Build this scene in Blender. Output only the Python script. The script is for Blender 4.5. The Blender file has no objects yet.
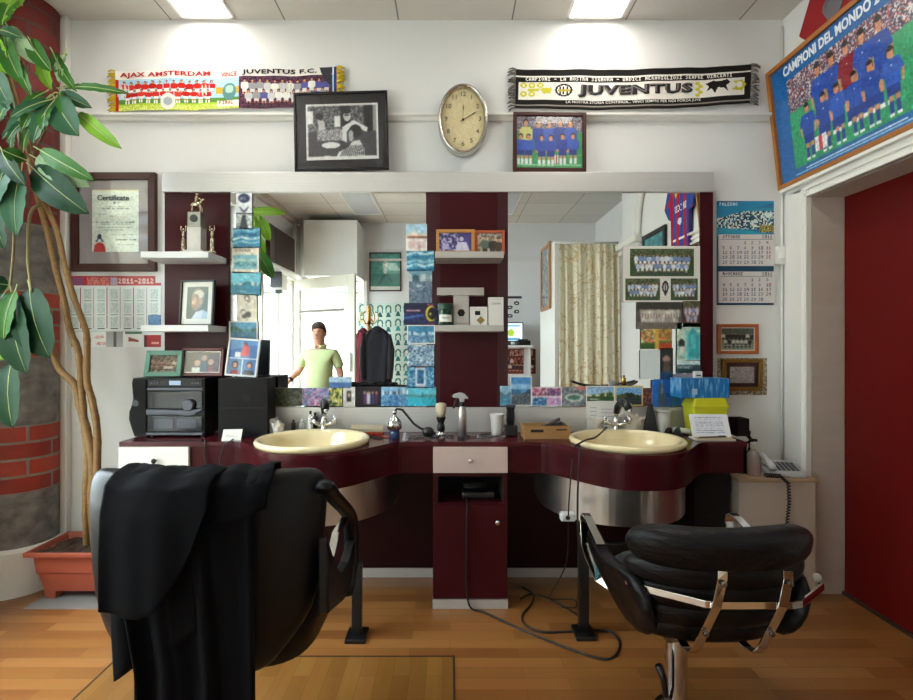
import bpy, bmesh, math, random
import numpy as np
from mathutils import Vector, Matrix, Euler
R = math.radians; PI = math.pi
random.seed(5); rng = np.random.default_rng(5)
S = bpy.context.scene; COL = S.collection
F, VX, VY, CH = 500.0, 450.0, 345.0, 1.30      # focal length in px, vanishing point, camera height (m)
YW, YM = 2.84, 2.765                           # back wall, mirror glass
XL, XR, XR2, XD, YB, ZC = -2.30, 1.89, 2.20, 2.06, -2.04, 3.146
ZT = 0.822                                     # worktop height
def P(px, py, Y): return Vector(((px-VX)*Y/F, Y, CH-(py-VY)*Y/F))
def Mv(px, py, Yv):                            # a point seen in the mirror at unfolded distance Yv
    v = P(px, py, Yv); v.y = 2*YM-Yv; return v
def FL(px, py, z=0.0):                         # a point on the plane z seen at that place
    Y = (CH-z)*F/(py-VY); return Vector(((px-VX)*Y/F, Y, z))
def hx(s):
    s = s.lstrip('#'); return tuple(int(s[i:i+2], 16)/255 for i in (0, 2, 4))
def lin(c):
    if isinstance(c, str): c = hx(c)
    return tuple(((v+.055)/1.055)**2.4 if v > .04045 else v/12.92 for v in c[:3])
# ------------------------------------------------------------------ materials
MATS = {}
def newmat(name):
    m = bpy.data.materials.new(name); m.use_nodes = True; MATS[name] = m
    nt = m.node_tree; return m, nt, nt.nodes['Principled BSDF']
def L(nt, a, b): nt.links.new(a, b)
def N(nt, t, **k):
    n = nt.nodes.new(t)
    for a, v in k.items(): setattr(n, a, v)
    return n
def coords(nt, scale=(1, 1, 1), kind='Object', rot=(0, 0, 0)):
    tc = N(nt, 'ShaderNodeTexCoord'); mp = N(nt, 'ShaderNodeMapping')
    mp.inputs['Scale'].default_value = scale; mp.inputs['Rotation'].default_value = rot
    L(nt, tc.outputs[kind], mp.inputs['Vector']); return mp.outputs['Vector']
def mixc(nt, fac, a, b, mode='MIX'):
    n = N(nt, 'ShaderNodeMix', data_type='RGBA', blend_type=mode)
    for i, v in ((0, fac), (6, a), (7, b)):
        if hasattr(v, 'is_linked') or hasattr(v, 'links'): L(nt, v, n.inputs[i])
        else: n.inputs[i].default_value = v if not isinstance(v, tuple) else (*v[:3], 1)
    return n.outputs[2]
def mat(name, c, rough=.5, metal=0, c2=None, ns=(8, 8, 8), bump=0, bs=(60, 60, 60), coat=0, spec=.5, detail=3, sheen=0):
    if name in MATS: return MATS[name]
    m, nt, b = newmat(name)
    b.inputs['Roughness'].default_value = rough; b.inputs['Metallic'].default_value = metal
    b.inputs['Coat Weight'].default_value = coat; b.inputs['Specular IOR Level'].default_value = spec
    if sheen: b.inputs['Sheen Weight'].default_value = sheen
    c = lin(c); c2 = lin(c2) if c2 else tuple(v*.93 for v in c)
    no = N(nt, 'ShaderNodeTexNoise'); no.inputs['Detail'].default_value = detail; no.inputs['Scale'].default_value = 1
    L(nt, coords(nt, ns), no.inputs['Vector'])
    L(nt, mixc(nt, no.outputs['Fac'], c, c2), b.inputs['Base Color'])
    if bump:
        n2 = N(nt, 'ShaderNodeTexNoise'); n2.inputs['Scale'].default_value = 1; n2.inputs['Detail'].default_value = 4
        L(nt, coords(nt, bs), n2.inputs['Vector'])
        bp = N(nt, 'ShaderNodeBump'); bp.inputs['Strength'].default_value = bump; bp.inputs['Distance'].default_value = .004
        L(nt, n2.outputs['Fac'], bp.inputs['Height']); L(nt, bp.outputs['Normal'], b.inputs['Normal'])
    return m
def m_print(name='print', rough=.35, spec=.5):
    if name in MATS: return MATS[name]
    m, nt, b = newmat(name); a = N(nt, 'ShaderNodeAttribute', attribute_name='Col')
    L(nt, a.outputs['Color'], b.inputs['Base Color']); b.inputs['Roughness'].default_value = rough
    b.inputs['Specular IOR Level'].default_value = spec; return m
def m_glass(name='pane_glass', tint=(1, 1, 1), refl=1.0):
    if name in MATS: return MATS[name]
    m, nt, b = newmat(name); nt.nodes.remove(b)
    t = N(nt, 'ShaderNodeBsdfTransparent'); t.inputs[0].default_value = (*tint, 1)
    g = N(nt, 'ShaderNodeBsdfGlossy'); g.inputs['Roughness'].default_value = .02
    fr = N(nt, 'ShaderNodeLayerWeight'); pw = N(nt, 'ShaderNodeMath', operation='POWER'); pw.inputs[1].default_value = 5
    L(nt, fr.outputs['Facing'], pw.inputs[0]); ml = N(nt, 'ShaderNodeMath', operation='MULTIPLY_ADD'); ml.inputs[1].default_value = .9*refl; ml.inputs[2].default_value = .05*refl
    fr.inputs[0].default_value = .5
    mx = N(nt, 'ShaderNodeMixShader'); L(nt, pw.outputs[0], ml.inputs[0]); L(nt, ml.outputs[0], mx.inputs[0])
    L(nt, t.outputs[0], mx.inputs[1]); L(nt, g.outputs[0], mx.inputs[2])
    L(nt, mx.outputs[0], nt.nodes['Material Output'].inputs[0]); return m
def m_emit(name, c, s):
    if name in MATS: return MATS[name]
    m, nt, b = newmat(name); b.inputs['Base Color'].default_value = (*lin(c), 1)
    b.inputs['Emission Color'].default_value = (*lin(c), 1); b.inputs['Emission Strength'].default_value = s; return m
# ------------------------------------------------------------------ mesh building
BASIS = {}
def wm(o):
    M = BASIS.get(o.name, Matrix.Identity(4))
    return wm(o.parent) @ M if o.parent else M
class MB:
    def __init__(s): s.v = []; s.f = []; s.mi = []; s.T = Matrix.Identity(4); s.m = 0
    def add(s, vs, fs):
        o = len(s.v)
        for p in vs: s.v.append(tuple(s.T @ Vector(p)))
        for f in fs: s.f.append(tuple(i+o for i in f)); s.mi.append(s.m)
        return s
    def box(s, x0, y0, z0, x1, y1, z1):
        if x0 > x1: x0, x1 = x1, x0
        if y0 > y1: y0, y1 = y1, y0
        if z0 > z1: z0, z1 = z1, z0
        return s.add([(x0,y0,z0),(x1,y0,z0),(x1,y1,z0),(x0,y1,z0),(x0,y0,z1),(x1,y0,z1),(x1,y1,z1),(x0,y1,z1)],
              [(0,3,2,1),(4,5,6,7),(0,1,5,4),(1,2,6,5),(2,3,7,6),(3,0,4,7)])
    def prism(s, poly, h0, h1, axis='z'):          # poly: list of 2-D points, counter-clockwise seen from +axis
        n = len(poly)
        def q(a, b, c):
            return (a, b, c) if axis == 'z' else ((a, c, b) if axis == 'y' else (c, a, b))
        vs = [q(a, b, h0) for a, b in poly]+[q(a, b, h1) for a, b in poly]
        fs = [tuple(range(n-1, -1, -1)), tuple(range(n, 2*n))]+[(i, (i+1) % n, n+(i+1) % n, n+i) for i in range(n)]
        if axis == 'y': fs = [tuple(reversed(f)) for f in fs]
        return s.add(vs, fs)
    def loft(s, rings, closed=True, cap=True):
        n = len(rings[0]); vs = [p for r in rings for p in r]; fs = []
        for k in range(len(rings)-1):
            for i in range(n if closed else n-1):
                j = (i+1) % n; fs.append((k*n+i, k*n+j, (k+1)*n+j, (k+1)*n+i))
        if cap and closed:
            fs.append(tuple(range(n-1, -1, -1))); o = (len(rings)-1)*n; fs.append(tuple(range(o, o+n)))
        return s.add(vs, fs)
    def lathe(s, prof, c=(0, 0, 0), n=24, sx=1, sy=1, axis='z', cap=True):
        rings = []
        for r, h in prof:
            ring = []
            for i in range(n):
                a = 2*PI*i/n; x, y = r*math.cos(a)*sx, r*math.sin(a)*sy
                if axis == 'z': ring.append((c[0]+x, c[1]+y, c[2]+h))
                elif axis == 'y': ring.append((c[0]+x, c[1]+h, c[2]-y))
                else: ring.append((c[0]+h, c[1]+x, c[2]+y))
            rings.append(ring)
        return s.loft(rings, True, cap)
    def ball(s, c, r, n=16, k=10):
        if not hasattr(r, '__len__'): r = (r, r, r)
        rings = [[(c[0]+r[0]*math.sin(PI*t/k)*math.cos(2*PI*i/n), c[1]+r[1]*math.sin(PI*t/k)*math.sin(2*PI*i/n), c[2]-r[2]*math.cos(PI*t/k)) for i in range(n)] for t in [.02]+list(range(1, k))+[k-.02]]
        return s.loft(rings)
    def tube(s, path, r, n=8, closed=False, flat=None, up=None, cap=True):
        pts = [Vector(p) for p in path]; rings = []; u0 = None; m = len(pts)
        for i, p in enumerate(pts):
            if closed: t = pts[(i+1) % m]-pts[i-1]
            else: t = pts[min(i+1, m-1)]-pts[max(i-1, 0)]
            if t.length < 1e-9: t = Vector((0, 0, 1))
            t.normalize()
            if up is not None: u0 = Vector(up)
            elif u0 is None: u0 = Vector((0, 0, 1)) if abs(t.z) < .9 else Vector((1, 0, 0))
            u = u0-t*u0.dot(t)
            if u.length < 1e-6: u = t.orthogonal()
            u.normalize(); w = t.cross(u); u0 = u
            rr = r[i] if hasattr(r, '__len__') else r
            ra, rb = (rr, rr) if flat is None else (rr*flat, rr)
            rings.append([tuple(p+u*math.cos(2*PI*k/n+(PI/n if n == 4 else 0))*ra+w*math.sin(2*PI*k/n+(PI/n if n == 4 else 0))*rb) for k in range(n)])
        if closed: rings.append(rings[0]); cap = False
        return s.loft(rings, True, cap)
    def build(s, name, mats, parent=None, smooth=False, bevel=0, seg=2, sub=0, subs=None, fixn=True, solid=0, origin=None, angle=35):
        me = bpy.data.meshes.new(name)
        V = [Vector(p) for p in s.v]
        o = bpy.data.objects.new(name, me)
        if parent is not None:
            o.parent = parent; Mi = wm(parent).inverted(); V = [Mi @ p for p in V]
        else:
            if origin is None:
                a = np.array([tuple(p) for p in V]); origin = ((a[:, 0].min()+a[:, 0].max())/2, (a[:, 1].min()+a[:, 1].max())/2, a[:, 2].min())
            org = Vector(tuple(float(q) for q in origin)); V = [p-org for p in V]; o.location = org
            BASIS[o.name] = Matrix.Translation(org)
        me.from_pydata([tuple(p) for p in V], [], s.f)
        if not isinstance(mats, (list, tuple)): mats = [mats]
        for m in mats: me.materials.append(m)
        if any(s.mi): me.polygons.foreach_set('material_index', s.mi)
        if fixn:
            bm = bmesh.new(); bm.from_mesh(me); bmesh.ops.recalc_face_normals(bm, faces=bm.faces); bm.to_mesh(me); bm.free()
        if smooth: me.polygons.foreach_set('use_smooth', [True]*len(me.polygons))
        me.update(); COL.objects.link(o)
        if solid:
            md = o.modifiers.new('Solid', 'SOLIDIFY'); md.thickness = solid; md.offset = 0
        if bevel:
            md = o.modifiers.new('Bevel', 'BEVEL'); md.width = bevel; md.segments = seg; md.limit_method = 'ANGLE'; md.angle_limit = R(angle)
        if sub:
            md = o.modifiers.new('Sub', 'SUBSURF'); md.levels = sub; md.render_levels = sub
        return o
def tag(o, label=None, cat=None, group=None, kind=None):
    if label: o['label'] = label
    if cat: o['category'] = cat
    if group: o['group'] = group
    if kind: o['kind'] = kind
    return o
def thing(name, loc, label, cat, group=None, rz=0, rx=0, ry=0):
    o = bpy.data.objects.new(name, None); COL.objects.link(o); o.empty_display_size = .05
    o.rotation_mode = 'XYZ'; o.location = loc; o.rotation_euler = (rx, ry, rz)
    BASIS[o.name] = Matrix.Translation(Vector(loc)) @ Euler((rx, ry, rz)).to_matrix().to_4x4()
    return tag(o, label, cat, group)
def mbt(o):                                     # a builder working in the local frame of a thing
    b = MB(); b.T = wm(o); return b
def struct(b, name, m, **k): return tag(b.build(name, m, **k), kind='structure')
# ------------------------------------------------------------------ printed pictures (painted into a colour attribute)
F3 = {'A':'757','B':'656'}
GL = dict(zip('ABCDEFGHIJKLMNOPQRSTUVWXYZ0123456789-/.', (
 '25755 65656 34443 65556 74647 74644 34553 55755 72227 11152 55655 44447 57755 67755 25552 65644 25563 65655 34216 72222 55557 55552 55775 55255 55222 71247 '
 '75557 26227 61247 61216 55711 74616 34652 71222 25252 25316 00700 11244 00002').split()))
class Cv:
    def __init__(s, w, h, bg='#ffffff'): s.w, s.h = w, h; s.a = np.ones((h, w, 3))*np.array(hx(bg))
    def _r(s, x0, y0, x1, y1):
        return max(0, int(round(x0*s.w))), max(0, int(round(y0*s.h))), min(s.w, max(int(round(x1*s.w)), int(round(x0*s.w))+1)), min(s.h, max(int(round(y1*s.h)), int(round(y0*s.h))+1))
    def rect(s, x0, y0, x1, y1, c):
        a, b, c1, d = s._r(x0, y0, x1, y1); s.a[b:d, a:c1] = hx(c); return s
    def grad(s, x0, y0, x1, y1, c0, c1):
        a, b, c, d = s._r(x0, y0, x1, y1)
        t = np.linspace(0, 1, max(1, d-b))[:, None, None]; t = np.round(t*8)/8
        s.a[b:d, a:c] = np.array(hx(c0))*(1-t)+np.array(hx(c1))*t; return s
    def ell(s, cx, cy, rx, ry, c):
        Yg, Xg = np.mgrid[0:s.h, 0:s.w]
        k = (((Xg+.5)/s.w-cx)/rx)**2+(((Yg+.5)/s.h-cy)/ry)**2 <= 1; s.a[k] = hx(c); return s
    def poly(s, pts, c):
        Yg, Xg = np.mgrid[0:s.h, 0:s.w]; X = (Xg+.5)/s.w; Y = (Yg+.5)/s.h; ins = np.zeros(X.shape, bool); n = len(pts)
        for i in range(n):
            x1, y1 = pts[i]; x2, y2 = pts[(i+1) % n]
            if y1 == y2: continue
            k = ((y1 > Y) != (y2 > Y)) & (X < (x2-x1)*(Y-y1)/(y2-y1)+x1); ins ^= k
        s.a[ins] = hx(c); return s
    def noise(s, x0, y0, x1, y1, cols, p=1.0, cell=1):
        a, b, c, d = s._r(x0, y0, x1, y1); C = np.array([hx(q) for q in cols])
        h, w = -(-(d-b)//cell), -(-(c-a)//cell)
        idx = rng.integers(0, len(cols), (h, w)).repeat(cell, 0).repeat(cell, 1)[:d-b, :c-a]
        msk = (rng.random((h, w)) < p).repeat(cell, 0).repeat(cell, 1)[:d-b, :c-a]
        s.a[b:d, a:c][msk] = C[idx][msk]; return s
    def soft(s, k=.5):
        a = np.pad(s.a, ((1, 1), (1, 1), (0, 0)), 'edge'); b = sum(a[i:i+s.h, j:j+s.w] for i in range(3) for j in range(3))/9
        s.a = np.round(s.a*(1-k)+b*k, 2); return s
    def mottle(s, k=.10, cell=3):
        h, w = -(-s.h//cell), -(-s.w//cell); m = (1+rng.normal(0, k, (h, w))).repeat(cell, 0).repeat(cell, 1)[:s.h, :s.w, None]
        s.a = np.clip(s.a*m, 0, 1); return s
    def jit(s, k=.03):
        s.a = np.clip(s.a+np.round(rng.normal(0, k, (s.h, s.w, 1)), 2), 0, 1); return s
    def text(s, x, y, t, c, px=1):                 # x, y fractions of the upper left; px cells per font dot
        cx, cy = int(x*s.w), int(y*s.h)
        for ch in t:
            g = GL.get(ch.upper())
            if g:
                for r in range(5):
                    for k in range(3):
                        if int(g[r]) >> (2-k) & 1: s.a[cy+r*px:cy+(r+1)*px, cx+k*px:cx+(k+1)*px] = hx(c)
            cx += 4*px
        return s
    def figure(s, cx, top, h, w, shirt, short, skin='#c98f6c', hair='#2a1c16', sock=None, stripe=None):
        s.rect(cx-w*.36, top+h*.2, cx+w*.36, top+h*.55, shirt)
        if stripe: s.rect(cx-w*.1, top+h*.2, cx+w*.1, top+h*.55, stripe)
        s.rect(cx-w*.5, top+h*.24, cx-w*.34, top+h*.5, shirt); s.rect(cx+w*.34, top+h*.24, cx+w*.5, top+h*.5, shirt)
        s.rect(cx-w*.32, top+h*.53, cx+w*.32, top+h*.7, short)
        s.rect(cx-w*.28, top+h*.7, cx-w*.06, top+h*.8, skin); s.rect(cx+w*.06, top+h*.7, cx+w*.28, top+h*.8, skin)
        if sock: s.rect(cx-w*.28, top+h*.8, cx-w*.06, top+h, sock); s.rect(cx+w*.06, top+h*.8, cx+w*.28, top+h, sock)
        s.ell(cx, top+h*.09, w*.2, h*.1, hair); s.ell(cx, top+h*.12, w*.16, h*.08, skin); return s
    def team(s, x0, y0, x1, y1, n, shirts, short, sock=None, back=None, skin='#c98f6c', hair='#2a1c16', stripe=None):
        if back: s.noise(x0, y0, x1, y0+(y1-y0)*.35, back)
        w = (x1-x0)/n
        for r in range(2):
            for i in range(n-r):
                cx = x0+w*(i+.5+.5*r); top = y0+(y1-y0)*(.06+.34*r+random.uniform(-.02, .02))
                s.figure(cx, top, (y1-y0)*(.62-.08*r), w*.98, random.choice(shirts), short, skin, hair, sock, stripe)
        return s
def patch_mesh(b, cv, fn, maxrun=None):
    """append the canvas to builder-like arrays; fn(u, v) -> point, v=0 at the top"""
    vs, fs, cs = [], [], []
    for r in range(cv.h):
        c = 0
        while c < cv.w:
            e = c+1
            while e < cv.w and (maxrun is None or e-c < maxrun) and np.array_equal(cv.a[r, e], cv.a[r, c]): e += 1
            o = len(vs)
            for u, v in ((c, r+1), (e, r+1), (e, r), (c, r)): vs.append(fn(u/cv.w, v/cv.h))
            fs.append((o, o+1, o+2, o+3)); cs.append(lin(tuple(cv.a[r, c]))); c = e
    return vs, fs, cs
def printed(name, cv, fn, parent=None, m=None, maxrun=None, body=None, bodymat=None, smooth=False):
    """one mesh: the printed front from fn and, when body is an MB, the card behind it"""
    vs, fs, cs = patch_mesh(None, cv, fn, maxrun)
    b = MB(); nf = 0
    if body: b.v = list(body.v); b.f = list(body.f); nf = len(b.f)
    o0 = len(b.v); b.v += [tuple(p) for p in vs]; b.f += [tuple(i+o0 for i in f) for f in fs]; b.mi = [1]*nf+[0]*len(fs)
    ob = b.build(name, [m or m_print(), bodymat or mat('paper_white', '#e8e6e0', .7)], parent, fixn=False, smooth=smooth)
    at = ob.data.color_attributes.new('Col', 'FLOAT_COLOR', 'CORNER')
    arr = np.ones((len(ob.data.loops), 4)); k = sum(len(f) for f in b.f[:nf]); arr[:k, :3] = .8
    if cs: arr[k:, :3] = np.repeat(np.array(cs), 4, axis=0)
    at.data.foreach_set('color', arr.ravel().astype(np.float32)); return ob
def spot(x0, y0, x1, y1, Y):                     # pixel box on a plane at distance Y -> centre X, bottom Z, width, height
    a = P(x0, y1, Y); b = P(x1, y0, Y); return (a.x+b.x)/2, a.z, b.x-a.x, b.z-a.z
def card(name, label, cat, box, Y, cv, rz=0, roll=0, tilt=0, th=.0012, border=0, group=None, loc=None, m=None, bm=None):
    """a flat printed card with its base centre at loc; front faces -Y before rotation"""
    if loc is None: cx, z, w, h = spot(*box, Y); loc = (cx, Y, z)
    else: w, h = box
    M = Matrix.Translation(Vector(loc)) @ Euler((tilt, roll, rz)).to_matrix().to_4x4()
    b = MB(); b.T = M; b.box(-w/2, 0, 0, w/2, th, h)
    fn = lambda u, v: M @ Vector((-w/2+border+u*(w-2*border), -.0003, h-border-v*(h-2*border)))
    o = printed(name, cv, fn, None, m, None, b, bm)
    return tag(o, label, cat, group)
def framed(name, label, box, Y, cv, fm, fw=.02, fd=.02, board=0, bmat=None, rz=0, roll=0, tilt=0, loc=None, cat='picture frame', group=None, glass=True, stand=False, pw=None):
    if loc is None: cx, z, w, h = spot(*box, Y); loc = (cx, Y, z)
    else: w, h = box
    t = thing(name, loc, label, cat, group, rz, tilt, roll); T = wm(t)
    b = MB(); b.T = T
    o, i = [(-w/2, 0), (w/2, 0), (w/2, h), (-w/2, h)], [(-w/2+fw, fw), (w/2-fw, fw), (w/2-fw, h-fw), (-w/2+fw, h-fw)]
    for k in range(4):
        j = (k+1) % 4; q = [o[k], o[j], i[j], i[k]]
        b.prism(q, 0, fd, 'y')
    b.box(-w/2+fw*.5, fd*.55, fw*.5, w/2-fw*.5, fd*.98, h-fw*.5)
    b.build('frame', fm, t, bevel=min(.003, fw*.15), angle=40)
    y = fd*.5
    if board:
        d = MB(); d.T = T; d.box(-w/2+fw*.8, y, fw*.8, w/2-fw*.8, y+.002, h-fw*.8); d.build('mat_board', bmat or mat('mat_white', '#e9e8e2', .8), t)
        y -= .0008
    k = fw+board; cv.mottle(.03, 3).soft(.6)
    if pw is None: pw = (k, k, k, k)                 # left, bottom, right, top inset
    printed('picture', cv, lambda u, v: T @ Vector((-w/2+pw[0]+u*(w-pw[0]-pw[2]), y-.0002, h-pw[3]-v*(h-pw[1]-pw[3]))), t)
    if glass:
        g = MB(); g.T = T; g.add([(-w/2+fw*.9, y-.002, fw*.9), (w/2-fw*.9, y-.002, fw*.9), (w/2-fw*.9, y-.002, h-fw*.9), (-w/2+fw*.9, y-.002, h-fw*.9)], [(0, 1, 2, 3)])
        g.build('glass', m_glass('picture_glass', (1, 1, 1), .8), t, fixn=False)
    return t
def lettering(text, size, T, m, parent, bold=0, depth=.0006, name='lettering', align='CENTER', sx=1, shear=0):
    cu = bpy.data.curves.new('tmp', 'FONT'); cu.body = text; cu.size = size; cu.align_x = align; cu.align_y = 'BOTTOM'
    cu.extrude = depth; cu.offset = bold; cu.resolution_u = 3; cu.shear = shear; cu.space_character = 1+bold*10
    o = bpy.data.objects.new('tmp', cu); COL.objects.link(o); bpy.context.view_layer.update()
    me = bpy.data.meshes.new_from_object(o.evaluated_get(bpy.context.evaluated_depsgraph_get()))
    bpy.data.objects.remove(o); bpy.data.curves.remove(cu)
    A = Matrix(((1, 0, 0, 0), (0, 0, -1, 0), (0, 1, 0, 0), (0, 0, 0, 1)))   # text plane xy -> xz, front -y
    b = MB(); b.T = T @ A @ Matrix.Diagonal((sx, 1, 1, 1))
    b.add([tuple(v.co) for v in me.vertices], [tuple(p.vertices) for p in me.polygons]); bpy.data.meshes.remove(me)
    return b.build(name, m, parent, fixn=False)
# ================================================================== common materials
m_wall = mat('white_wall_paint', '#e7e7e6', .75, c2='#dfdfde', ns=(1.5, 1.5, 1.5), bump=.08, bs=(90, 90, 90))
m_white = mat('white_gloss_paint', '#ecebe6', .35, c2='#e2e0da', ns=(3, 3, 3))
m_beige = mat('peeling_cream_paint', '#c9bdb2', .7, c2='#b3a498', ns=(5, 5, 14), bump=.3, bs=(25, 25, 60), detail=6)
m_burg = mat('burgundy_laminate', '#400d14', .32, c2='#390b11', ns=(6, 6, 1), spec=.2)
m_black = mat('black_plastic', '#0c0c0d', .35, c2='#111112')
m_blackm = mat('matt_black', '#0a0a0b', .8, c2='#0e0e10')
m_chrome = mat('chrome', '#d9d9da', .08, 1, c2='#cfcfd0')
m_gold = mat('brass', '#c9a05a', .25, 1, c2='#a87d3c')
m_card = mat('paper_white', '#e8e6e0', .7)
def brushed(name, c, rough=.33, sc=(400, 400, 2), rot=(0, 0, 0), metal=1):
    m, nt, b = newmat(name); b.inputs['Metallic'].default_value = metal
    no = N(nt, 'ShaderNodeTexNoise'); no.inputs['Scale'].default_value = 1; no.inputs['Detail'].default_value = 2
    L(nt, coords(nt, sc, rot=rot), no.inputs['Vector'])
    c = lin(c); L(nt, mixc(nt, no.outputs['Fac'], c, tuple(v*.86 for v in c)), b.inputs['Base Color'])
    mr = N(nt, 'ShaderNodeMapRange'); mr.inputs[3].default_value = rough-.06; mr.inputs[4].default_value = rough+.1
    L(nt, no.outputs['Fac'], mr.inputs[0]); L(nt, mr.outputs[0], b.inputs['Roughness']); return m
m_alu_h = brushed('brushed_aluminium', '#dcdad8', .48, (2, 300, 300), metal=.7)
m_alu_v = brushed('brushed_steel_sheet', '#d6d3d0', .3, (45, 45, .6))
m_mirror = newmat('mirror_silver'); _b = m_mirror[2]; m_mirror = m_mirror[0]
_b.inputs['Metallic'].default_value = 1; _b.inputs['Roughness'].default_value = 0; _b.inputs['Base Color'].default_value = (.9, .92, .91, 1)
# floor: narrow laminate strips
def floor_mat(name, rot, c1, c2, c3):
    m, nt, b = newmat(name)
    v = coords(nt, (1, 1, 1), rot=(0, 0, rot))
    br = N(nt, 'ShaderNodeTexBrick', offset=.37, offset_frequency=2, squash=1)
    for k, x in (('Scale', 1), ('Mortar Size', .0007), ('Mortar Smooth', .2), ('Bias', 0), ('Brick Width', .46), ('Row Height', .065)): br.inputs[k].default_value = x
    br.inputs['Color1'].default_value = (0, 0, 0, 1); br.inputs['Color2'].default_value = (1, 1, 1, 1); br.inputs['Mortar'].default_value = (.3, .3, .3, 1)
    L(nt, v, br.inputs['Vector'])
    r = N(nt, 'ShaderNodeValToRGB'); e = r.color_ramp; e.elements[0].color = (*lin(c1), 1); e.elements[1].color = (*lin(c3), 1)
    q = e.elements.new(.5); q.color = (*lin(c2), 1); L(nt, br.outputs['Color'], r.inputs[0])
    mp = N(nt, 'ShaderNodeMapping'); mp.inputs['Scale'].default_value = (3, 60, 1); L(nt, v, mp.inputs['Vector'])
    no = N(nt, 'ShaderNodeTexNoise'); no.inputs['Scale'].default_value = 1; no.inputs['Detail'].default_value = 5; L(nt, mp.outputs[0], no.inputs['Vector'])
    dk = mixc(nt, .22, r.outputs[0], no.outputs['Color'], 'SOFT_LIGHT')
    gap = mixc(nt, br.outputs['Fac'], dk, lin('#5d3a1c')); L(nt, gap, b.inputs['Base Color'])
    b.inputs['Roughness'].default_value = .28; b.inputs['Specular IOR Level'].default_value = .55
    bp = N(nt, 'ShaderNodeBump'); bp.inputs['Strength'].default_value = .15; bp.inputs['Distance'].default_value = .002
    L(nt, no.outputs['Fac'], bp.inputs['Height']); L(nt, bp.outputs[0], b.inputs['Normal']); return m
m_floor = floor_mat('laminate_floor', 0, '#85532a', '#946131', '#a67240')
m_floor2 = floor_mat('laminate_hatch', PI/2, '#7e5426', '#895d2b', '#966a34')
# ceiling tiles
m_ceil, nt, b_ = newmat('ceiling_tiles')
br = N(nt, 'ShaderNodeTexBrick', offset=0, offset_frequency=1)
for k, x in (('Scale', 1), ('Mortar Size', .004), ('Mortar Smooth', .1), ('Bias', 0), ('Brick Width', .645), ('Row Height', .645)): br.inputs[k].default_value = x
for k, x in (('Color1', '#d8d3cb'), ('Color2', '#cfcac2'), ('Mortar', '#77736d')): br.inputs[k].default_value = (*lin(x), 1)
mp = N(nt, 'ShaderNodeMapping'); mp.inputs['Location'].default_value = (-.352+.645*6, .33, 0)
tc = N(nt, 'ShaderNodeTexCoord'); L(nt, tc.outputs['Object'], mp.inputs['Vector']); L(nt, mp.outputs[0], br.inputs['Vector'])
no = N(nt, 'ShaderNodeTexNoise'); no.inputs['Scale'].default_value = 120; L(nt, tc.outputs['Object'], no.inputs['Vector'])
L(nt, mixc(nt, .1, br.outputs['Color'], no.outputs['Color'], 'SOFT_LIGHT'), b_.inputs['Base Color']); b_.inputs['Roughness'].default_value = .85
# pillar: bands of brick and grey stone, mapped around the shaft (u = metres round, v = height)
m_pillar, nt, b_ = newmat('brick_and_stone_pillar')
uv = N(nt, 'ShaderNodeUVMap', uv_map='UVMap')
br = N(nt, 'ShaderNodeTexBrick', offset=.5)
for k, x in (('Scale', 1), ('Mortar Size', .008), ('Mortar Smooth', .3), ('Bias', 0), ('Brick Width', .24), ('Row Height', .088)): br.inputs[k].default_value = x
for k, x in (('Color1', '#b3432c'), ('Color2', '#8e2c1f'), ('Mortar', '#857a70')): br.inputs[k].default_value = (*lin(x), 1)
L(nt, uv.outputs[0], br.inputs['Vector'])
no = N(nt, 'ShaderNodeTexNoise'); no.inputs['Scale'].default_value = 14; no.inputs['Detail'].default_value = 6; L(nt, uv.outputs[0], no.inputs['Vector'])
rp = N(nt, 'ShaderNodeValToRGB'); rp.color_ramp.elements[0].color = (*lin('#56524e'), 1); rp.color_ramp.elements[1].color = (*lin('#8f8b86'), 1)
rp.color_ramp.elements[0].position = .3; rp.color_ramp.elements[1].position = .75; L(nt, no.outputs['Fac'], rp.inputs[0])
sx = N(nt, 'ShaderNodeSeparateXYZ'); L(nt, uv.outputs[0], sx.inputs[0])
def band(z0, z1):
    a = N(nt, 'ShaderNodeMath', operation='GREATER_THAN'); a.inputs[1].default_value = z0; L(nt, sx.outputs[1], a.inputs[0])
    c = N(nt, 'ShaderNodeMath', operation='LESS_THAN'); c.inputs[1].default_value = z1; L(nt, sx.outputs[1], c.inputs[0])
    d = N(nt, 'ShaderNodeMath', operation='MULTIPLY'); L(nt, a.outputs[0], d.inputs[0]); L(nt, c.outputs[0], d.inputs[1]); return d.outputs[0]
def addm(x, y):
    d = N(nt, 'ShaderNodeMath', operation='ADD'); L(nt, x, d.inputs[0]); L(nt, y, d.inputs[1]); return d.outputs[0]
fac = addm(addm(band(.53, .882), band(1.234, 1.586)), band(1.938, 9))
brick = mixc(nt, .5, br.outputs['Color'], no.outputs['Color'], 'SOFT_LIGHT'); brick = mixc(nt, band(1.93, 9), brick, mixc(nt, 1.0, brick, lin('#a87a78'), 'MULTIPLY'))  # upper bricks multiplied darker: weaker light up there, put into the colour
L(nt, mixc(nt, fac, rp.outputs[0], brick), b_.inputs['Base Color']); b_.inputs['Roughness'].default_value = .6
bp = N(nt, 'ShaderNodeBump'); bp.inputs['Strength'].default_value = .5; bp.inputs['Distance'].default_value = .008; bp.invert = True
mm = N(nt, 'ShaderNodeMath', operation='MULTIPLY'); L(nt, br.outputs['Fac'], mm.inputs[0]); L(nt, fac, mm.inputs[1])
L(nt, mm.outputs[0], bp.inputs['Height']); L(nt, bp.outputs[0], b_.inputs['Normal'])
# red door
m_red = mat('dark_red_door_paint', '#660e0c', .4, c2='#5a0c0b', spec=.2, ns=(2, 3, 1), bump=.1, bs=(30, 30, 30))
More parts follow.
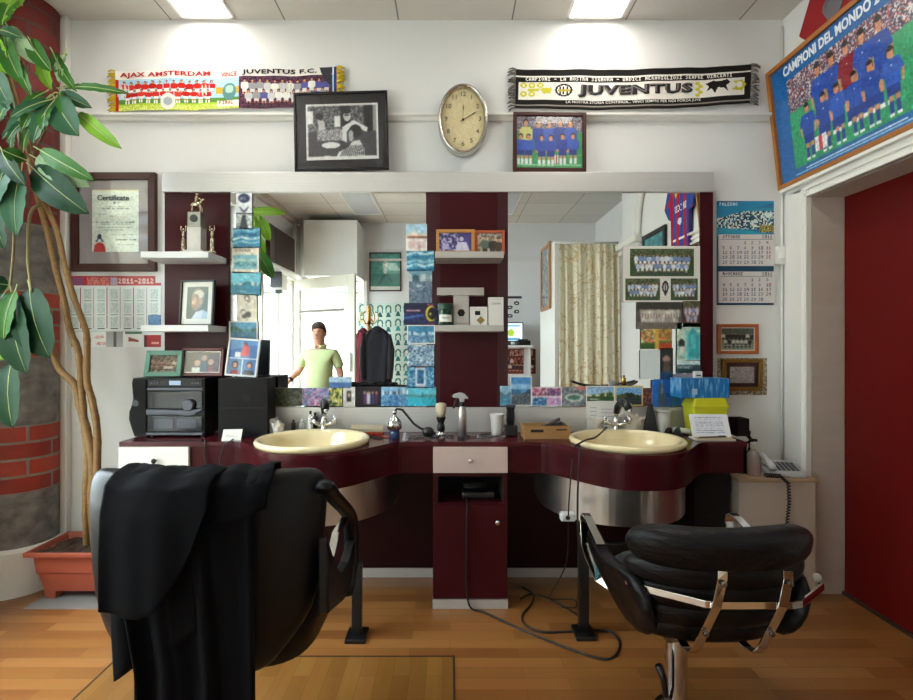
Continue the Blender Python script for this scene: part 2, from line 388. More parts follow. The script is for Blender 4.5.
# ================================================================== shell
b = MB(); b.box(-2.95, -2.3, -.05, 2.5, 3.0, 0); struct(b, 'floor', m_floor, origin=(0, 0, 0))
b = MB(); b.box(-2.95, -2.3, ZC, 2.5, 3.0, ZC+.05); struct(b, 'ceiling', m_ceil, origin=(0, 0, ZC))
b = MB(); b.box(-2.95, YW, 0, 2.5, YW+.15, ZC); struct(b, 'wall_back', m_wall)
# left wall: shop front
b = MB(); t = -.2
for q in ((.0, .0, .12),):
    b.box(XL-.2, 2.25, 0, XL, 2.42, ZC); b.box(-2.95, 2.42, 0, -2.9, YW, ZC); b.box(-2.95, 2.37, 0, XL-.2, 2.42, ZC); b.box(XL-.2, -.15, 0, XL, .12, ZC)
    b.box(XL-.2, .12, 0, XL, 2.25, .50); b.box(XL-.2, .12, 2.80, XL, 2.25, ZC)
    b.box(XL-.2, YB-.1, 0, XL, -1.95, ZC); b.box(XL-.2, -1.95, 0, XL, -.15, .08); b.box(XL-.2, -1.95, 2.27, XL, -.15, ZC)
struct(b, 'wall_left', m_wall)
# rear wall with the corner entrance
b = MB(); b.box(-1.30, YB-.15, 0, 2.5, YB, ZC); b.box(-2.5, YB-.15, 2.25, -1.30, YB, ZC); struct(b, 'wall_rear', m_wall)
b = MB(); b.box(-2.05, YB, 2.27, -1.30, -1.47, 3.05); struct(b, 'wall_bulkhead', m_white, bevel=.004)
b = MB(); b.box(-1.302, YB-.02, 0, -1.25, YB+.05, 2.27); struct(b, 'trim_1', m_white)
# right wall: door pier, lintel, long pier, recessed rear stretch; unseen slab added behind the door to block outside light
b = MB(); b.box(XR, 2.62, 0, 2.5, YW, ZC); b.box(XR, 1.55, 2.08, 2.5, 2.62, ZC); b.box(2.3, 1.55, 0, 2.5, 2.62, 2.08); b.box(XR, .03, 0, 2.5, 1.55, ZC)
b.box(XR2, YB-.1, 0, 2.5, .03, ZC); struct(b, 'wall_right', m_wall)
b = MB(); b.box(XR+.002, 2.612, 0, XD, 2.622, 2.08); b.box(XR+.002, 1.55, 2.072, XD, 2.612, 2.082); struct(b, 'trim_2', m_beige)
# door casing (architrave) on the room side
b = MB()
for x0, y0, y1 in ((.0, 2.62, 2.80),):
    b.prism([(XR-.012, 2.615), (XR-.012, 2.80), (XR, 2.80), (XR, 2.615)][::-1], 0, 2.165)
    b.prism([(XR-.024, 2.655), (XR-.024, 2.72), (XR-.012, 2.73), (XR-.012, 2.645)][::-1], 0, 2.13)
    b.prism([(XR-.030, 2.612), (XR-.030, 2.630), (XR, 2.630), (XR, 2.612)][::-1], 0, 2.11)
    b.box(XR-.012, 1.40, 2.075, XR, 2.62, 2.165); b.box(XR-.024, 1.40, 2.115, XR-.012, 2.72, 2.13); b.box(XR-.030, 1.40, 2.075, XR, 2.63, 2.092)
    b.box(XR-.04, 1.38, 2.150, XR, 2.81, 2.168)
    b.box(XR-.012, 1.37, 0, XR, 1.55, 2.165)
struct(b, 'trim_3', m_white, bevel=.002)
b = MB(); b.box(XD, 1.56, .012, XD+.04, 2.612, 2.078); d = struct(b, 'door_1', m_red, bevel=.003)
b = MB(); b.box(XD-.012, 1.56, .0, XD+.0, 2.612, .014); tag(b.build('threshold', mat('dark_steel', '#5c5650', .35, .8), d))
b = MB()
for z in (1.72, 1.36, .9): b.lathe([(.006, 0), (.006, .004)], (XD-.002, 2.60, z), 8, axis='x')
b.build('fixing_screw', mat('screw_rust', '#2a0c0a', .5, .5), d)
# picture rail ledge across the back wall, and the same rail at the rear
b = MB(); zl = 2.600
b.prism([(YW, zl-.035), (YW-.020, zl-.030), (YW-.028, zl-.018), (YW-.046, zl-.012), (YW-.046, zl), (YW, zl)], -2.17, 1.80, 'x'); struct(b, 'trim_4', m_white)
b = MB(); b.prism([(YB, zl-.035), (YB+.02, zl-.03), (YB+.04, zl-.012), (YB+.04, zl), (YB, zl)][::-1], -1.25, XR2, 'x'); struct(b, 'trim_5', m_white)
# corner strips, pipe, skirting
b = MB(); b.box(-2.19, 2.80, 0, -2.15, YW, ZC); struct(b, 'trim_6', m_white, bevel=.004)
b = MB(); b.tube([(1.878, 2.828, 0.3), (1.878, 2.828, 1.6), (1.878, 2.828, 3.1)], .007, 8); struct(b, 'trim_7', m_white, smooth=True)
b = MB(); b.box(-2.13, YW-.018, 0, 1.47, YW, .09); struct(b, 'baseboard_back', m_white, bevel=.003)
b = MB(); b.box(XR-.016, .03, 0, XR, 1.37, .1); struct(b, 'baseboard_right', m_white, bevel=.003)
b = MB(); b.box(-1.25, YB, 0, XR2, YB+.016, .1); struct(b, 'baseboard_rear', m_white, bevel=.003)
b = MB(); b.box(-2.30, -2.0, 3.06, -2.22, 2.8, ZC); struct(b, 'trim_8', m_beige, bevel=.004)
b = MB(); b.tube([(-2.16, -1.78, 2.30), (-2.16, -1.78, ZC)], .028, 12); b.tube([(-2.24, -1.70, 2.30), (-2.24, -1.70, ZC)], .02, 12); struct(b, 'trim_9', m_white, smooth=True)
# transom ledge over the shop front
b = MB(); b.prism([(XL, 2.33), (XL, 2.24), (XL+.05, 2.24), (XL+.09, 2.30), (XL+.09, 2.33)][::1], -1.95, -.05, 'y'); struct(b, 'trim_10', m_white)
# arch moulding and capital on the recessed right wall (seen in the mirror)
b = MB(); pts = [(XR-.02, .55+.62*(1-math.cos(a)), 2.38+.74*math.sin(a)) for a in np.linspace(0, 1.35, 14)]
b.tube(pts, .05, 8, flat=.6); struct(b, 'trim_11', m_white, smooth=True)
b = MB(); b.box(XR-.08, .04, 2.32, XR, .62, 2.39); b.box(XR-.05, .05, 2.26, XR, .58, 2.32); struct(b, 'trim_12', m_white, bevel=.012)
# brick pillar
def pillar():
    r, cy = .18, 2.725; cx = -(.778*cy+1.267*r); n = 40; b = MB()
    b.lathe([(r, .245), (r, ZC)], (cx, cy, 0), n, cap=False)
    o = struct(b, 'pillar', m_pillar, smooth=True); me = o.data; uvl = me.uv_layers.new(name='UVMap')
    for p in me.polygons:
        us = []
        for li in p.loop_indices:
            v = me.vertices[me.loops[li].vertex_index].co+o.location; a = math.atan2(v.y-cy, v.x-cx); us.append((li, a, v.z))
        mx = max(u[1] for u in us)
        for li, a, z in us:
            if mx-a > PI: a += 2*PI
            uvl.data[li].uv = (a*r+3, z)
    b = MB(); b.lathe([(r+.018, 0), (r+.018, .23), (r+.012, .245), (r-.02, .25)], (cx, cy, 0), n)
    struct(b, 'baseboard_pillar', m_white, smooth=False)
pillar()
# windows of the shop front
m_pane = m_glass('window_glass', (.97, .99, .99), 1)
def window(name, rect, axis, at, mull=(), trans=(), f=.05, d=.06):
    a0, z0, a1, z1 = rect; b = MB()
    def bx(p0, q0, p1, q1):
        if axis == 'x': b.box(at-d/2, p0, q0, at+d/2, p1, q1)
        else: b.box(p0, at-d/2, q0, p1, at+d/2, q1)
    bx(a0, z0, a0+f, z1); bx(a1-f, z0, a1, z1); bx(a0+f, z0, a1-f, z0+f); bx(a0+f, z1-f, a1-f, z1)
    for q in mull: bx(q-f/2, z0+f, q+f/2, z1-f)
    for q in trans: bx(a0+f, q-f/2, a1-f, q+f/2)
    o = struct(b, name, mat('cream_frame_paint', '#c4bfae', .5), bevel=.004)
    g = MB()
    if axis == 'x': g.add([(at, a0+f, z0+f), (at, a1-f, z0+f), (at, a1-f, z1-f), (at, a0+f, z1-f)], [(0, 1, 2, 3)])
    else: g.add([(a0+f, at, z0+f), (a1-f, at, z0+f), (a1-f, at, z1-f), (a0+f, at, z1-f)], [(0, 1, 2, 3)])
    g.build('pane', m_pane, o, fixn=False); return o
window('window_1', (.12, .50, 2.25, 2.80), 'x', XL-.10, (1.2,), (2.2,))
window('window_2', (-1.95, .08, -.15, 2.27), 'x', XL-.08, (-1.35, -.75), (), .07)
# open glazed entrance door, hinged at the rear left corner
m_frame = mat('cream_frame_paint', '#c4bfae', .5)
def entrance():
    A = Vector((-2.26, -1.77, 0)); B = Vector((-1.255, -1.11, 0)); u = (B-A).normalized(); w = (B-A).length
    M = Matrix.Translation(A) @ Matrix.Rotation(math.atan2(u.y, u.x), 4, 'Z')
    b = MB(); b.T = M; z1 = 2.25
    b.box(0, -.02, .01, .11, .02, z1); b.box(w-.13, -.02, .01, w, .02, z1); b.box(.11, -.02, .01, w-.13, .02, .30); b.box(.11, -.02, z1-.16, w-.13, .02, z1)
    o = struct(b, 'door_2', m_frame, bevel=.004)
    b = MB(); b.T = M; b.add([(.11, 0, .3), (w-.13, 0, .3), (w-.13, 0, z1-.16), (.11, 0, z1-.16)], [(0, 1, 2, 3)]); b.build('pane', m_pane, o, fixn=False)
    b = MB(); b.T = M; b.box(.11, .002, 1.76, w-.20, .014, 1.80); b.build('push_bar', mat('dark_steel', '#5c5650', .35, .8), o)
    b = MB(); b.T = M; b.box(w-.09, .02, .95, w-.05, .06, 1.2); b.build('door_handle', m_chrome, o, bevel=.005)
    m = mat('faded_red_vinyl', '#d9a79a', .6)
    lettering('KAPPER', .10, M @ Matrix.Translation((.55, .004, 1.9)) @ Matrix.Rotation(PI, 4, 'Z'), m, o)
entrance()
# light fittings in the ceiling
m_tube = m_emit('lit_diffuser', '#fff8ee', 9)
def troffer(x0, x1, y0, y1, label):
    t = thing('ceiling_light', ((x0+x1)/2, (y0+y1)/2, ZC), label, 'ceiling light', 'recessed fluorescent ceiling lights')
    b = mbt(t); w, h = (x1-x0)/2, (y1-y0)/2
    b.box(-w, -h, -.012, -w+.015, h, .0); b.box(w-.015, -h, -.012, w, h, .0); b.box(-w, -h, -.012, w, -h+.015, 0); b.box(-w, h-.015, -.012, w, h, 0)
    b.build('frame', m_white, t)
    b = mbt(t); b.box(-w+.015, -h+.015, -.006, w-.015, h-.015, -.001); b.build('diffuser', m_tube, t)
troffer(-1.51, -1.21, 1.60, 2.815, 'recessed strip light above the two team scarves hung at left')
troffer(.655, .97, 1.60, 2.815, 'recessed strip light above the black and white scarf')
m_tube = m_emit('dim_diffuser', '#b8bcc0', .05)
troffer(-1.34, -.96, -1.50, -.30, 'dim ceiling panel seen reflected in the left mirror')
troffer(.60, .88, -1.50, -.30, 'dim ceiling panel glimpsed at the inner edge of the right mirror')
# street outside
b = MB(); b.box(-30, -30, -.25, -2.5, 10, -.20); b.box(-2.5, -30, -.25, 12, -2.2, -.20)
tag(b.build('street_ground', mat('street_paving', '#b9b3a8', .8, c2='#a39d92', ns=(2, 2, 2)), origin=(0, 0, -.2)), kind='structure')
def building(loc, w, h, rz, wallc, label, awn):
    t = thing('street_building', loc, label, 'building', None, rz)
    b = mbt(t); b.box(-w/2, 0, 0, w/2, 2, h); b.build('facade', mat('facade_'+wallc[1:], wallc, .8), t)
    b = mbt(t); b.box(-w/2, -.5, 3.2, w/2, 0, 3.45); b.build('cornice', mat('grey_stone', '#6f7470', .8), t)
    b = mbt(t); b.box(-w/2, -.03, 2.5, w/2, 0, 3.1); b.build('fascia', mat('fascia_'+awn[1:], awn, .6), t)
    k = int(w/2)
    for i in range(k):
        for z in (.6, 4.4, 7.2):
            x = -w/2+1+i*w/k
            f = mbt(t); f.box(x-.6, -.05, z, x+.6, .02, z+1.7); fr = f.build('window', m_white, t)
            g = mbt(t); g.box(x-.52, -.07, z+.08, x+.52, -.051, z+1.62); g.build('pane', mat('far_window_glass', '#8fa0a6', .15), fr)
building((-4, -11, -.2), 22, 11, PI, '#e4d9b8', 'cream building across the street, seen through the open entrance door', '#d8b9a0')
building((-16, -2, -.2), 16, 11, -PI/2-PI, '#dcd6c8', 'pale building beyond the shop front window', '#c9c2b2')
# floor hatch
t = thing('floor_hatch', (-.68, 1.5, 0), 'square floor hatch with strips running crosswise, beside the draped chair', 'floor hatch')
b = MB(); b.box(-1.375, .8, 0, .012, 2.08, .0025); b.build('panel', m_floor2, t)
b = MB(); b.box(.012, .8, 0, .020, 2.088, .0045); b.box(-1.383, 2.08, 0, .012, 2.088, .0035); b.box(-1.383, .8, 0, -1.375, 2.08, .0035)
b.build('edging', mat('dark_edging', '#3c2a1c', .5), t)
# switch by the calendar
t = thing('light_switch', (1.862, YW, 1.755), 'small white surface switch box right of the wall calendar', 'light switch')
b = mbt(t); b.box(-.024, -.035, 0, .024, 0, .10); b.build('housing', m_white, t, bevel=.004)
b = mbt(t); b.box(-.014, -.041, .03, .014, -.034, .07); b.build('rocker', mat('rocker_white', '#f2f1ec', .3), t, bevel=.002)
# ================================================================== mirror unit
u = thing('mirror_unit', (-.066, YW, ZT), 'long wall mirror unit with two mirrors, burgundy panels and brushed metal top bar', 'mirror')
YP = 2.775                                       # face of the burgundy boards
b = MB(); b.box(-1.584, YP, .955, -1.225, YW-.002, 2.2); b.build('side_panel', m_burg, u)
b = MB(); b.box(1.381, 2.760, .955, 1.452, YW-.002, 2.2); b.build('side_panel', m_burg, u)
b = MB(); b.box(-.132, 2.760, .955, .320, YW-.002, 2.2); b.build('centre_panel', m_burg, u)
b = MB(); b.box(-.132, 2.7585, .955, -.055, 2.760, 2.143); b.box(.262, 2.7585, .955, .320, 2.760, 2.143); b.build('panel_edging', mat('burgundy_edge', '#3a0b12', .3), u)
b = MB(); b.box(-1.225, 2.763, .955, -1.214, YW-.002, 2.2); b.build('shadow_gap', m_blackm, u)
for x0, x1 in ((-1.214, -.132), (.320, 1.381)):
    b = MB(); b.box(x0, YM, .96, x1, YM+.006, 2.16); b.build('mirror_glass', m_mirror, u)
b = MB(); b.box(-1.584, 2.750, 2.143, 1.452, YW-.002, 2.253); b.build('top_bar', m_alu_h, u, bevel=.003)
b = MB(); b.box(-1.214, 2.772, .96, -.132, YW-.002, 2.15); b.box(.32, 2.772, .96, 1.381, YW-.002, 2.15); b.build('backing_board', m_blackm, u)
# ================================================================== counter
vn = thing('vanity_counter', (-.066, YW, 0), 'burgundy barber counter curving out around two washbasins', 'counter')
BX = (-.645, .860)
def fy(x):
    y = 2.470
    for c in BX:
        t = abs(x-c)/.42
        if t < 1: y -= .305*(.5*(1+math.cos(PI*t**1.45)))
    return y
xs = sorted(set([-1.632, 1.466]+[round(-1.632+i*3.098/180, 4) for i in range(181)]))
def front(off, z, x0=-1.632, x1=1.466): return [(x, fy(x)+off, z) for x in xs if x0-1e-6 <= x <= x1+1e-6]
BAS = ((-.666, 2.432), (.857, 2.432)); BA, BB = .272, .256
def slab(z0, z1, off):
    bm = bmesh.new(); loops = []
    out = [bm.verts.new((x, y, z1)) for x, y, _ in front(off, 0)]+[bm.verts.new((1.466, YM+.0, z1)), bm.verts.new((-1.632, YM+.0, z1))]
    es = [bm.edges.new((out[i], out[(i+1) % len(out)])) for i in range(len(out))]
    for cx, cy in BAS:
        vs = [bm.verts.new((cx+(BA-.03)*math.cos(2*PI*k/48), cy+(BB-.03)*math.sin(2*PI*k/48), z1)) for k in range(48)]
        es += [bm.edges.new((vs[i], vs[(i+1) % 48])) for i in range(48)]
    r = bmesh.ops.triangle_fill(bm, use_beauty=True, edges=es)
    fs = [f for f in r['geom'] if isinstance(f, bmesh.types.BMFace)]
    e = bmesh.ops.extrude_face_region(bm, geom=fs)
    for v in e['geom']:
        if isinstance(v, bmesh.types.BMVert): v.co.z = z0
    b = MB(); bm.verts.ensure_lookup_table(); bm.verts.index_update(); b.add([tuple(v.co) for v in bm.verts], [tuple(v.index for v in f.verts) for f in bm.faces]); bm.free(); return b
slab(ZT-.022, ZT, -.004).build('worktop', mat('worktop_laminate', '#4d121b', .24, c2='#430f17', ns=(4, 4, 4), spec=.4), vn)
b = MB(); f0, f1 = front(0, .667), front(0, ZT-.022); g0, g1 = front(.018, .667), front(.018, ZT-.022)
b.loft([f0, f1, g1, g0, f0], closed=False, cap=False); b.box(1.45, 2.47, .667, 1.466, YM, ZT-.022); b.box(-1.632, 2.47, .667, -1.617, YM, ZT-.022)
b.build('apron', m_burg, vn, smooth=False)
b = MB(); b.box(-1.22, 2.751, ZT, 1.452, 2.764, .957); b.build('splashback', m_alu_h, vn)
b = MB(); b.box(-1.617, 2.80, .052, 1.45, 2.822, .80); b.box(-1.617, 2.60, 0.05, -1.63, 2.80, .667); b.build('back_board', mat('burgundy_dark_board', '#27090e', .4, spec=.2), vn)
b = MB(); b.box(-1.617, 2.797, 0, 1.45, 2.815, .052); b.build('kick_strip', m_alu_h, vn)
b = MB(); b.box(1.27, 2.60, 0, 1.455, 2.797, .667); b.build('shade_block', m_blackm, vn)  # matt black block standing in for the shade under the counter's right end
for cx in (-.655, .835):                         # curved metal skirts under the basins
    b = MB(); ring = []
    for k in range(41):
        a = PI+PI*k/40; ring.append((cx+.365*math.cos(a), 2.64+.385*math.sin(a)))
    ring = [(cx-.365, 2.797)]+ring+[(cx+.365, 2.797)]
    b.loft([[(x, y, .478) for x, y in ring], [(x, y, .68) for x, y in ring]], closed=False, cap=False)
    b.add([(x, y, .482) for x, y in ring], [tuple(range(len(ring)))])
    b.build('basin_skirt', m_alu_v, vn, smooth=False)
# drawers
dm = mat('drawer_front_pale', '#c9b3ab', .4, c2='#c2aba3')
def drawer(x0, x1, m, kx, km):
    b = MB(); b.box(x0, 2.452, .672, x1, 2.470, .798); d = b.build('drawer', m, vn, bevel=.0015)
    b = MB(); b.lathe([(.004, 0), (.004, -.014), (.011, -.018), (.013, -.024), (.009, -.029)], (kx, 2.452, .735), 16, axis='y'); b.build('knob', km, d, smooth=True)
drawer(-.083, .283, dm, .10, m_chrome)
drawer(-1.626, -1.283, m_white, -1.44, m_black)
# pedestal cupboard
pc = thing('pedestal_cabinet', (.10, 2.65, 0), 'burgundy cupboard under the middle drawer with an open black niche above its door', 'cabinet')
b = MB(); b.box(-.085, 2.482, .045, -.066, 2.79, .665); b.box(.266, 2.482, .045, .285, 2.79, .665); b.box(-.066, 2.482, .5, .266, 2.79, .518); b.box(-.066, 2.482, .648, .266, 2.79, .665); b.box(-.066, 2.70, .05, .266, 2.79, .65)
b.build('body', m_burg, pc, bevel=.001)
b = MB(); b.box(-.066, 2.484, .518, -.060, 2.70, .648); b.box(.260, 2.484, .518, .266, 2.70, .648); b.box(-.066, 2.69, .518, .266, 2.699, .648); b.build('niche_lining', m_blackm, pc)
b = MB(); b.box(-.082, 2.464, .050, .282, 2.481, .512); d = b.build('door', m_burg, pc, bevel=.0015)
b = MB(); b.lathe([(.004, 0), (.004, -.014), (.011, -.018), (.013, -.024), (.009, -.029)], (.232, 2.464, .432), 16, axis='y'); b.build('knob', m_chrome, d, smooth=True)
b = MB(); b.box(-.086, 2.464, 0, .286, 2.79, .045); b.build('kick_plate', m_alu_h, pc)
t = thing('clipper_set', (.13, 2.58, .519), 'black device with a coiled lead lying in the niche under the middle drawer', 'clipper')
b = mbt(t); b.box(-.07, -.05, 0, .10, .05, .035); b.build('case', m_black, t, bevel=.01)
b = mbt(t); b.tube([(.0+.06*math.cos(a), .0+.03*math.sin(a), .045+.006*a/3) for a in np.linspace(0, 12, 40)], .004, 6); b.build('lead', mat('rubber_lead', '#141415', .5), t, smooth=True)
# ================================================================== basins and taps
m_basin = mat('cream_vitreous_china', '#efe0b8', .12, c2='#ead9aa', ns=(2, 2, 2), coat=.5)
def basin(cx, cy, label):
    t = thing('washbasin', (cx, cy, ZT), label, 'washbasin', 'cream washbasins')
    b = mbt(t); r = BA
    prof = [(r-.045, -.01), (r-.012, 0), (r, .010), (r+.001, .023), (r-.008, .031), (r-.022, .030), (r-.036, .016), (r-.047, -.02), (r-.066, -.07), (r-.11, -.118), (r-.18, -.140), (.024, -.146)]
    b.lathe(prof, (0, 0, 0), 64, sy=BB/BA, cap=False); b.build('bowl', m_basin, t, smooth=True)
    b = mbt(t); b.lathe([(.026, -.146), (.026, -.142), (.018, -.141), (.016, -.148), (.001, -.149)], (0, 0, 0), 24); b.build('drain', m_chrome, t, smooth=True)
    b = mbt(t); b.lathe([(.010, 0), (.010, .003), (.002, .003)], (0, .195, -.07), 16, axis='y'); b.build('overflow', m_chrome, t)
basin(*BAS[0], 'oval cream washbasin in the left curve of the counter')
basin(*BAS[1], 'oval cream washbasin in the right curve, black lead lying over its rim')
def tap(cx, cy, label):
    t = thing('basin_tap', (cx, cy, ZT), label, 'tap', 'chrome mixer taps with black spray heads')
    b = mbt(t); b.lathe([(.026, 0), (.026, .012), (.018, .018), (.016, .06), (.020, .075), (.014, .085), (.012, .10)], (0, 0, 0), 24); b.build('body', m_chrome, t, smooth=True)
    for s in (-1, 1):
        b = mbt(t); b.tube([(0, 0, .045), (s*.035, -.01, .058), (s*.058, -.015, .075)], (.011, .010, .012), 12)
        k = b.build('tap_handle', m_chrome, t, smooth=True)
        b = mbt(t)
        for q in range(4):
            a = q*PI/2+.5; d = Vector((math.cos(a)*.4*s, math.cos(a)*.2, math.sin(a)))
            c = Vector((s*.062, -.016, .08)); b.tube([c, c+d*.026], (.007, .0055), 8)
        b.ball((s*.066, -.02, .083), .010); b.build('cross_head', m_chrome, k, smooth=True)
    b = mbt(t); b.tube([(0, 0, .09), (0, -.004, .13), (.006, -.03, .165), (.018, -.07, .172)], (.012, .012, .013, .013), 12); b.build('spout', m_chrome, t, smooth=True)
    b = mbt(t); b.tube([(.002, .0, .115), (.004, -.014, .148), (.012, -.045, .178), (.026, -.085, .170), (.032, -.10, .145)], (.016, .019, .021, .022, .020), 12); h = b.build('spray_head', m_black, t, smooth=True)
    b = mbt(t); b.ball((.036, -.104, .140), (.012, .010, .012)); b.build('nozzle', m_chrome, h, smooth=True)
tap(-.675, 2.68, 'chrome tap with black spray head behind the left basin')
tap(.89, 2.68, 'chrome tap with black spray head behind the right basin, in front of white papers')
# ================================================================== wall shelves
m_shelf = mat('silver_grey_laminate', '#b9b4ae', .35, c2='#aeaaa4'); m_shelf_w = mat('pale_grey_laminate', '#dfe0e0', .35)
def shelf(x0, x1, z, m, label):
    o = MB().box(x0, 2.565, z-.032, x1, YP if x1 < -1 else 2.758, z).build('wall_shelf', m, bevel=.001); tag(o, label, 'shelf', 'shelves on the burgundy panels')
shelf(-1.587, -1.24, 1.780, m_shelf_w, 'upper shelf on the left burgundy panel, holding the trophies')
shelf(-1.587, -1.24, 1.402, m_shelf_w, 'lower shelf on the left burgundy panel, under the framed portrait')
shelf(-.077, .276, 1.780, m_shelf, 'upper shelf on the middle panel, holding two small picture frames')
shelf(-.077, .276, 1.402, m_shelf, 'lower shelf on the middle panel, holding product boxes')
# ================================================================== cabinet by the door
t = thing('side_cabinet', (1.675, 2.69, 0), 'off-white painted box cabinet in the corner under the telephone', 'cabinet')
m_cab = mat('grubby_off_white', '#d2c6b8', .55, c2='#c3b6a7', ns=(3, 3, 3))
b = MB(); b.box(1.478, 2.56, 0.012, 1.872, 2.82, .60); b.build('body', m_cab, t, bevel=.002)
b = MB(); b.box(1.468, 2.545, .60, 1.88, 2.822, .618); b.build('top_board', mat('cabinet_top', '#bda585', .5, c2='#ac9474'), t, bevel=.002)
b = MB(); b.box(1.49, 2.58, 0, 1.86, 2.81, .012); b.build('plinth', m_cab, t)
# ================================================================== footrests
def footrest(x0, x1, y, z, label):
    t = thing('footrest', ((x0+x1)/2, y, 0), label, 'footrest', 'black metal footrests')
    for x in (x0, x1):
        b = MB(); b.box(x-.045, y-.06, 0, x+.045, y+.05, .018); b.build('foot_plate', m_black, t, bevel=.004)
        b = MB(); b.box(x-.022, y-.018, .018, x+.022, y+.018, z+.05); b.build('post', m_black, t, bevel=.003)
    b = MB(); b.box(x0+.022, y-.016, z-.03, x1-.022, y+.016, z+.01); b.build('crossbar', m_black, t, bevel=.003)
footrest(-.99, -.414, 2.23, .28, 'black metal footrest in front of the draped chair, under the left basin')
footrest(.60, 1.13, 2.25, .40, 'black metal footrest in front of the chrome armed chair, under the right basin')
# ================================================================== pictures, scarves, clock and calendars on the back wall
SKY = ['#5f9fd0', '#8cc0e2', '#3f7fb8', '#b8dcee']; SEA = ['#1f6f9c', '#2f8fb4', '#165a86', '#4fb0c8']; GRN = ['#2f5a2a', '#4a7a35', '#1f3f1f', '#6d8f4a']; CROWD = ['#30304a', '#8a3a3a', '#c9b8a8', '#4a5a7a', '#20202a', '#a89a88']
def scape(w, h, top=SKY, mid=('#6a6a5a', '#8a8070', '#4a4a42'), low=SEA, hz=.45, seed=0, bld=True, wave=.06):
    c = Cv(w, h); c.noise(0, 0, 1, 1, top[:2]); ph = random.uniform(0, 6)
    hh = .06
    for i in range(w):
        if i % 3 == 0: hh = min(.14, max(0, hh+random.uniform(-.05, .05))); cc = random.choice(mid)
        y = hz-.08-wave*math.sin(i/w*6+ph)-hh; c.rect(i/w, y, (i+1)/w, hz+.06, cc)
    c.noise(0, hz+.04, 1, 1, low); 
    for k in range(4):
        y = random.uniform(hz+.1, .95); x = random.uniform(0, .6); c.rect(x, y, x+.35, y+.03, random.choice(['#dfeef2', low[0]]))
    return c
# certificate
cv = Cv(90, 118, '#dfeadd'); cv.noise(0, 0, 1, 1, ['#dfeadd', '#dae6da', '#e4ede2'], cell=3)
cv.rect(0, 0, 1, .02, '#d2c890')
for k, (y, a, b_) in enumerate([(.20, .42, .60), (.27, .30, .72), (.30, .22, .8), (.39, .12, .3), (.42, .34, .5), (.52, .08, .92), (.55, .2, .85), (.60, .1, .9), (.64, .12, .7), (.72, .4, .9), (.80, .5, .95), (.88, .55, .9)]):
    for i in range(int(a*90), int(b_*90)):
        if random.random() < .62: cv.rect(i/90, y, (i+1)/90, y+.012, '#5a6e6e')
cv.ell(.48, .21, .03, .02, '#4a6a78')
cv.ell(.16, .95, .12, .10, '#b8231f'); cv.rect(.03, .95, .29, 1, '#b8231f'); cv.ell(.16, .76, .045, .05, '#1d3850'); cv.poly([(.06, .84), (.26, .84), (.2, .78), (.12, .78)], '#34586e'); cv.ell(.16, .82, .04, .025, '#e8eee8')
m_wood = mat('dark_stained_wood', '#4a2319', .4, c2='#341711', ns=(3, 3, 40), spec=.3)
bx = (70, 172, 155, 271); cx, z, w_, h_ = spot(*bx, YW-.03)
t = framed('framed_certificate', 'large dark wood frame with a pale green certificate, red seal at its lower left', bx, YW-.03, cv, m_wood, .042, .028, board=.001,
           bmat=mat('mount_grey_mauve', '#9d9697', .8, c2='#958e90'), pw=(.115, .11, .10, .095), cat='picture frame')
T_ = wm(t)
lettering('Certificate', .042, T_ @ Matrix.Translation((-.002, .008, h_-.165)), mat('print_ink', '#24404c', .6), t, bold=.0006)
# year calendar poster 2011-2012
cv = Cv(190, 142, '#e3ecec'); cv.rect(0, 0, 1, .135, '#b51f25'); cv.noise(.03, .02, .18, .13, ['#7a5a9a', '#a8383c', '#8a4a7a']); cv.noise(.22, .02, .46, .13, ['#c9605a', '#d98a80', '#c04044'], cell=2); cv.noise(.47, .02, .54, .13, ['#b8a8c8', '#8a8ab8', '#d8c8c8'])
cv.text(.555, .04, '2011-2012', '#f0d8d8', 2); cv.rect(.94, 0, 1, .10, '#d8d8d8')
for i in range(7):
    for j in range(3):
        x0, y0 = .02+i*.1395, .16+j*.195; cv.rect(x0-.010, y0, x0-.003, y0+.19, '#a83a4a'); cv.rect(x0+.03, y0+.185, x0+.11, y0+.195, '#3a3038')
        cv.noise(x0+.03, y0+.025, x0+.11, y0+.165, ['#e3ecec', '#c4d6d2', '#a8bfba'], cell=1)
cv.noise(.865, .55, 1, .73, ['#4f7fb8', '#3a6aa0', '#7fa8d0'])
cv.rect(0, .765, 1, .79, '#d0dcd6'); cv.noise(0, .79, .10, 1, ['#8a9a3a', '#c8b85a', '#2a2a20']); cv.rect(.11, .8, .42, .99, '#efeeec'); cv.noise(.3, .84, .4, .88, ['#c86a70', '#efeeec']); cv.noise(.32, .93, .42, .97, ['#c86a70', '#efeeec'])
cv.grad(.42, .78, .60, 1, '#9a9a98', '#b4b4b2'); cv.rect(.50, .78, .53, 1, '#4e4e4c'); cv.rect(.61, .79, .80, 1, '#eef0ee'); cv.rect(.62, .785, .80, .82, '#3f7a62'); cv.poly([(.66, .86), (.76, .9), (.77, .93), (.66, .92)], '#9a4a3a')
cv.rect(.82, .83, 1, 1, '#a8141c'); cv.noise(.82, .83, .85, 1, ['#5a0a10']); cv.rect(.9, .93, .98, .96, '#e8a89a')
card('wall_calendar', 'wide red headed year planner 2011-2012 sheet under the certificate', 'calendar', (66, 276, 161, 347), YW-.0015, cv)
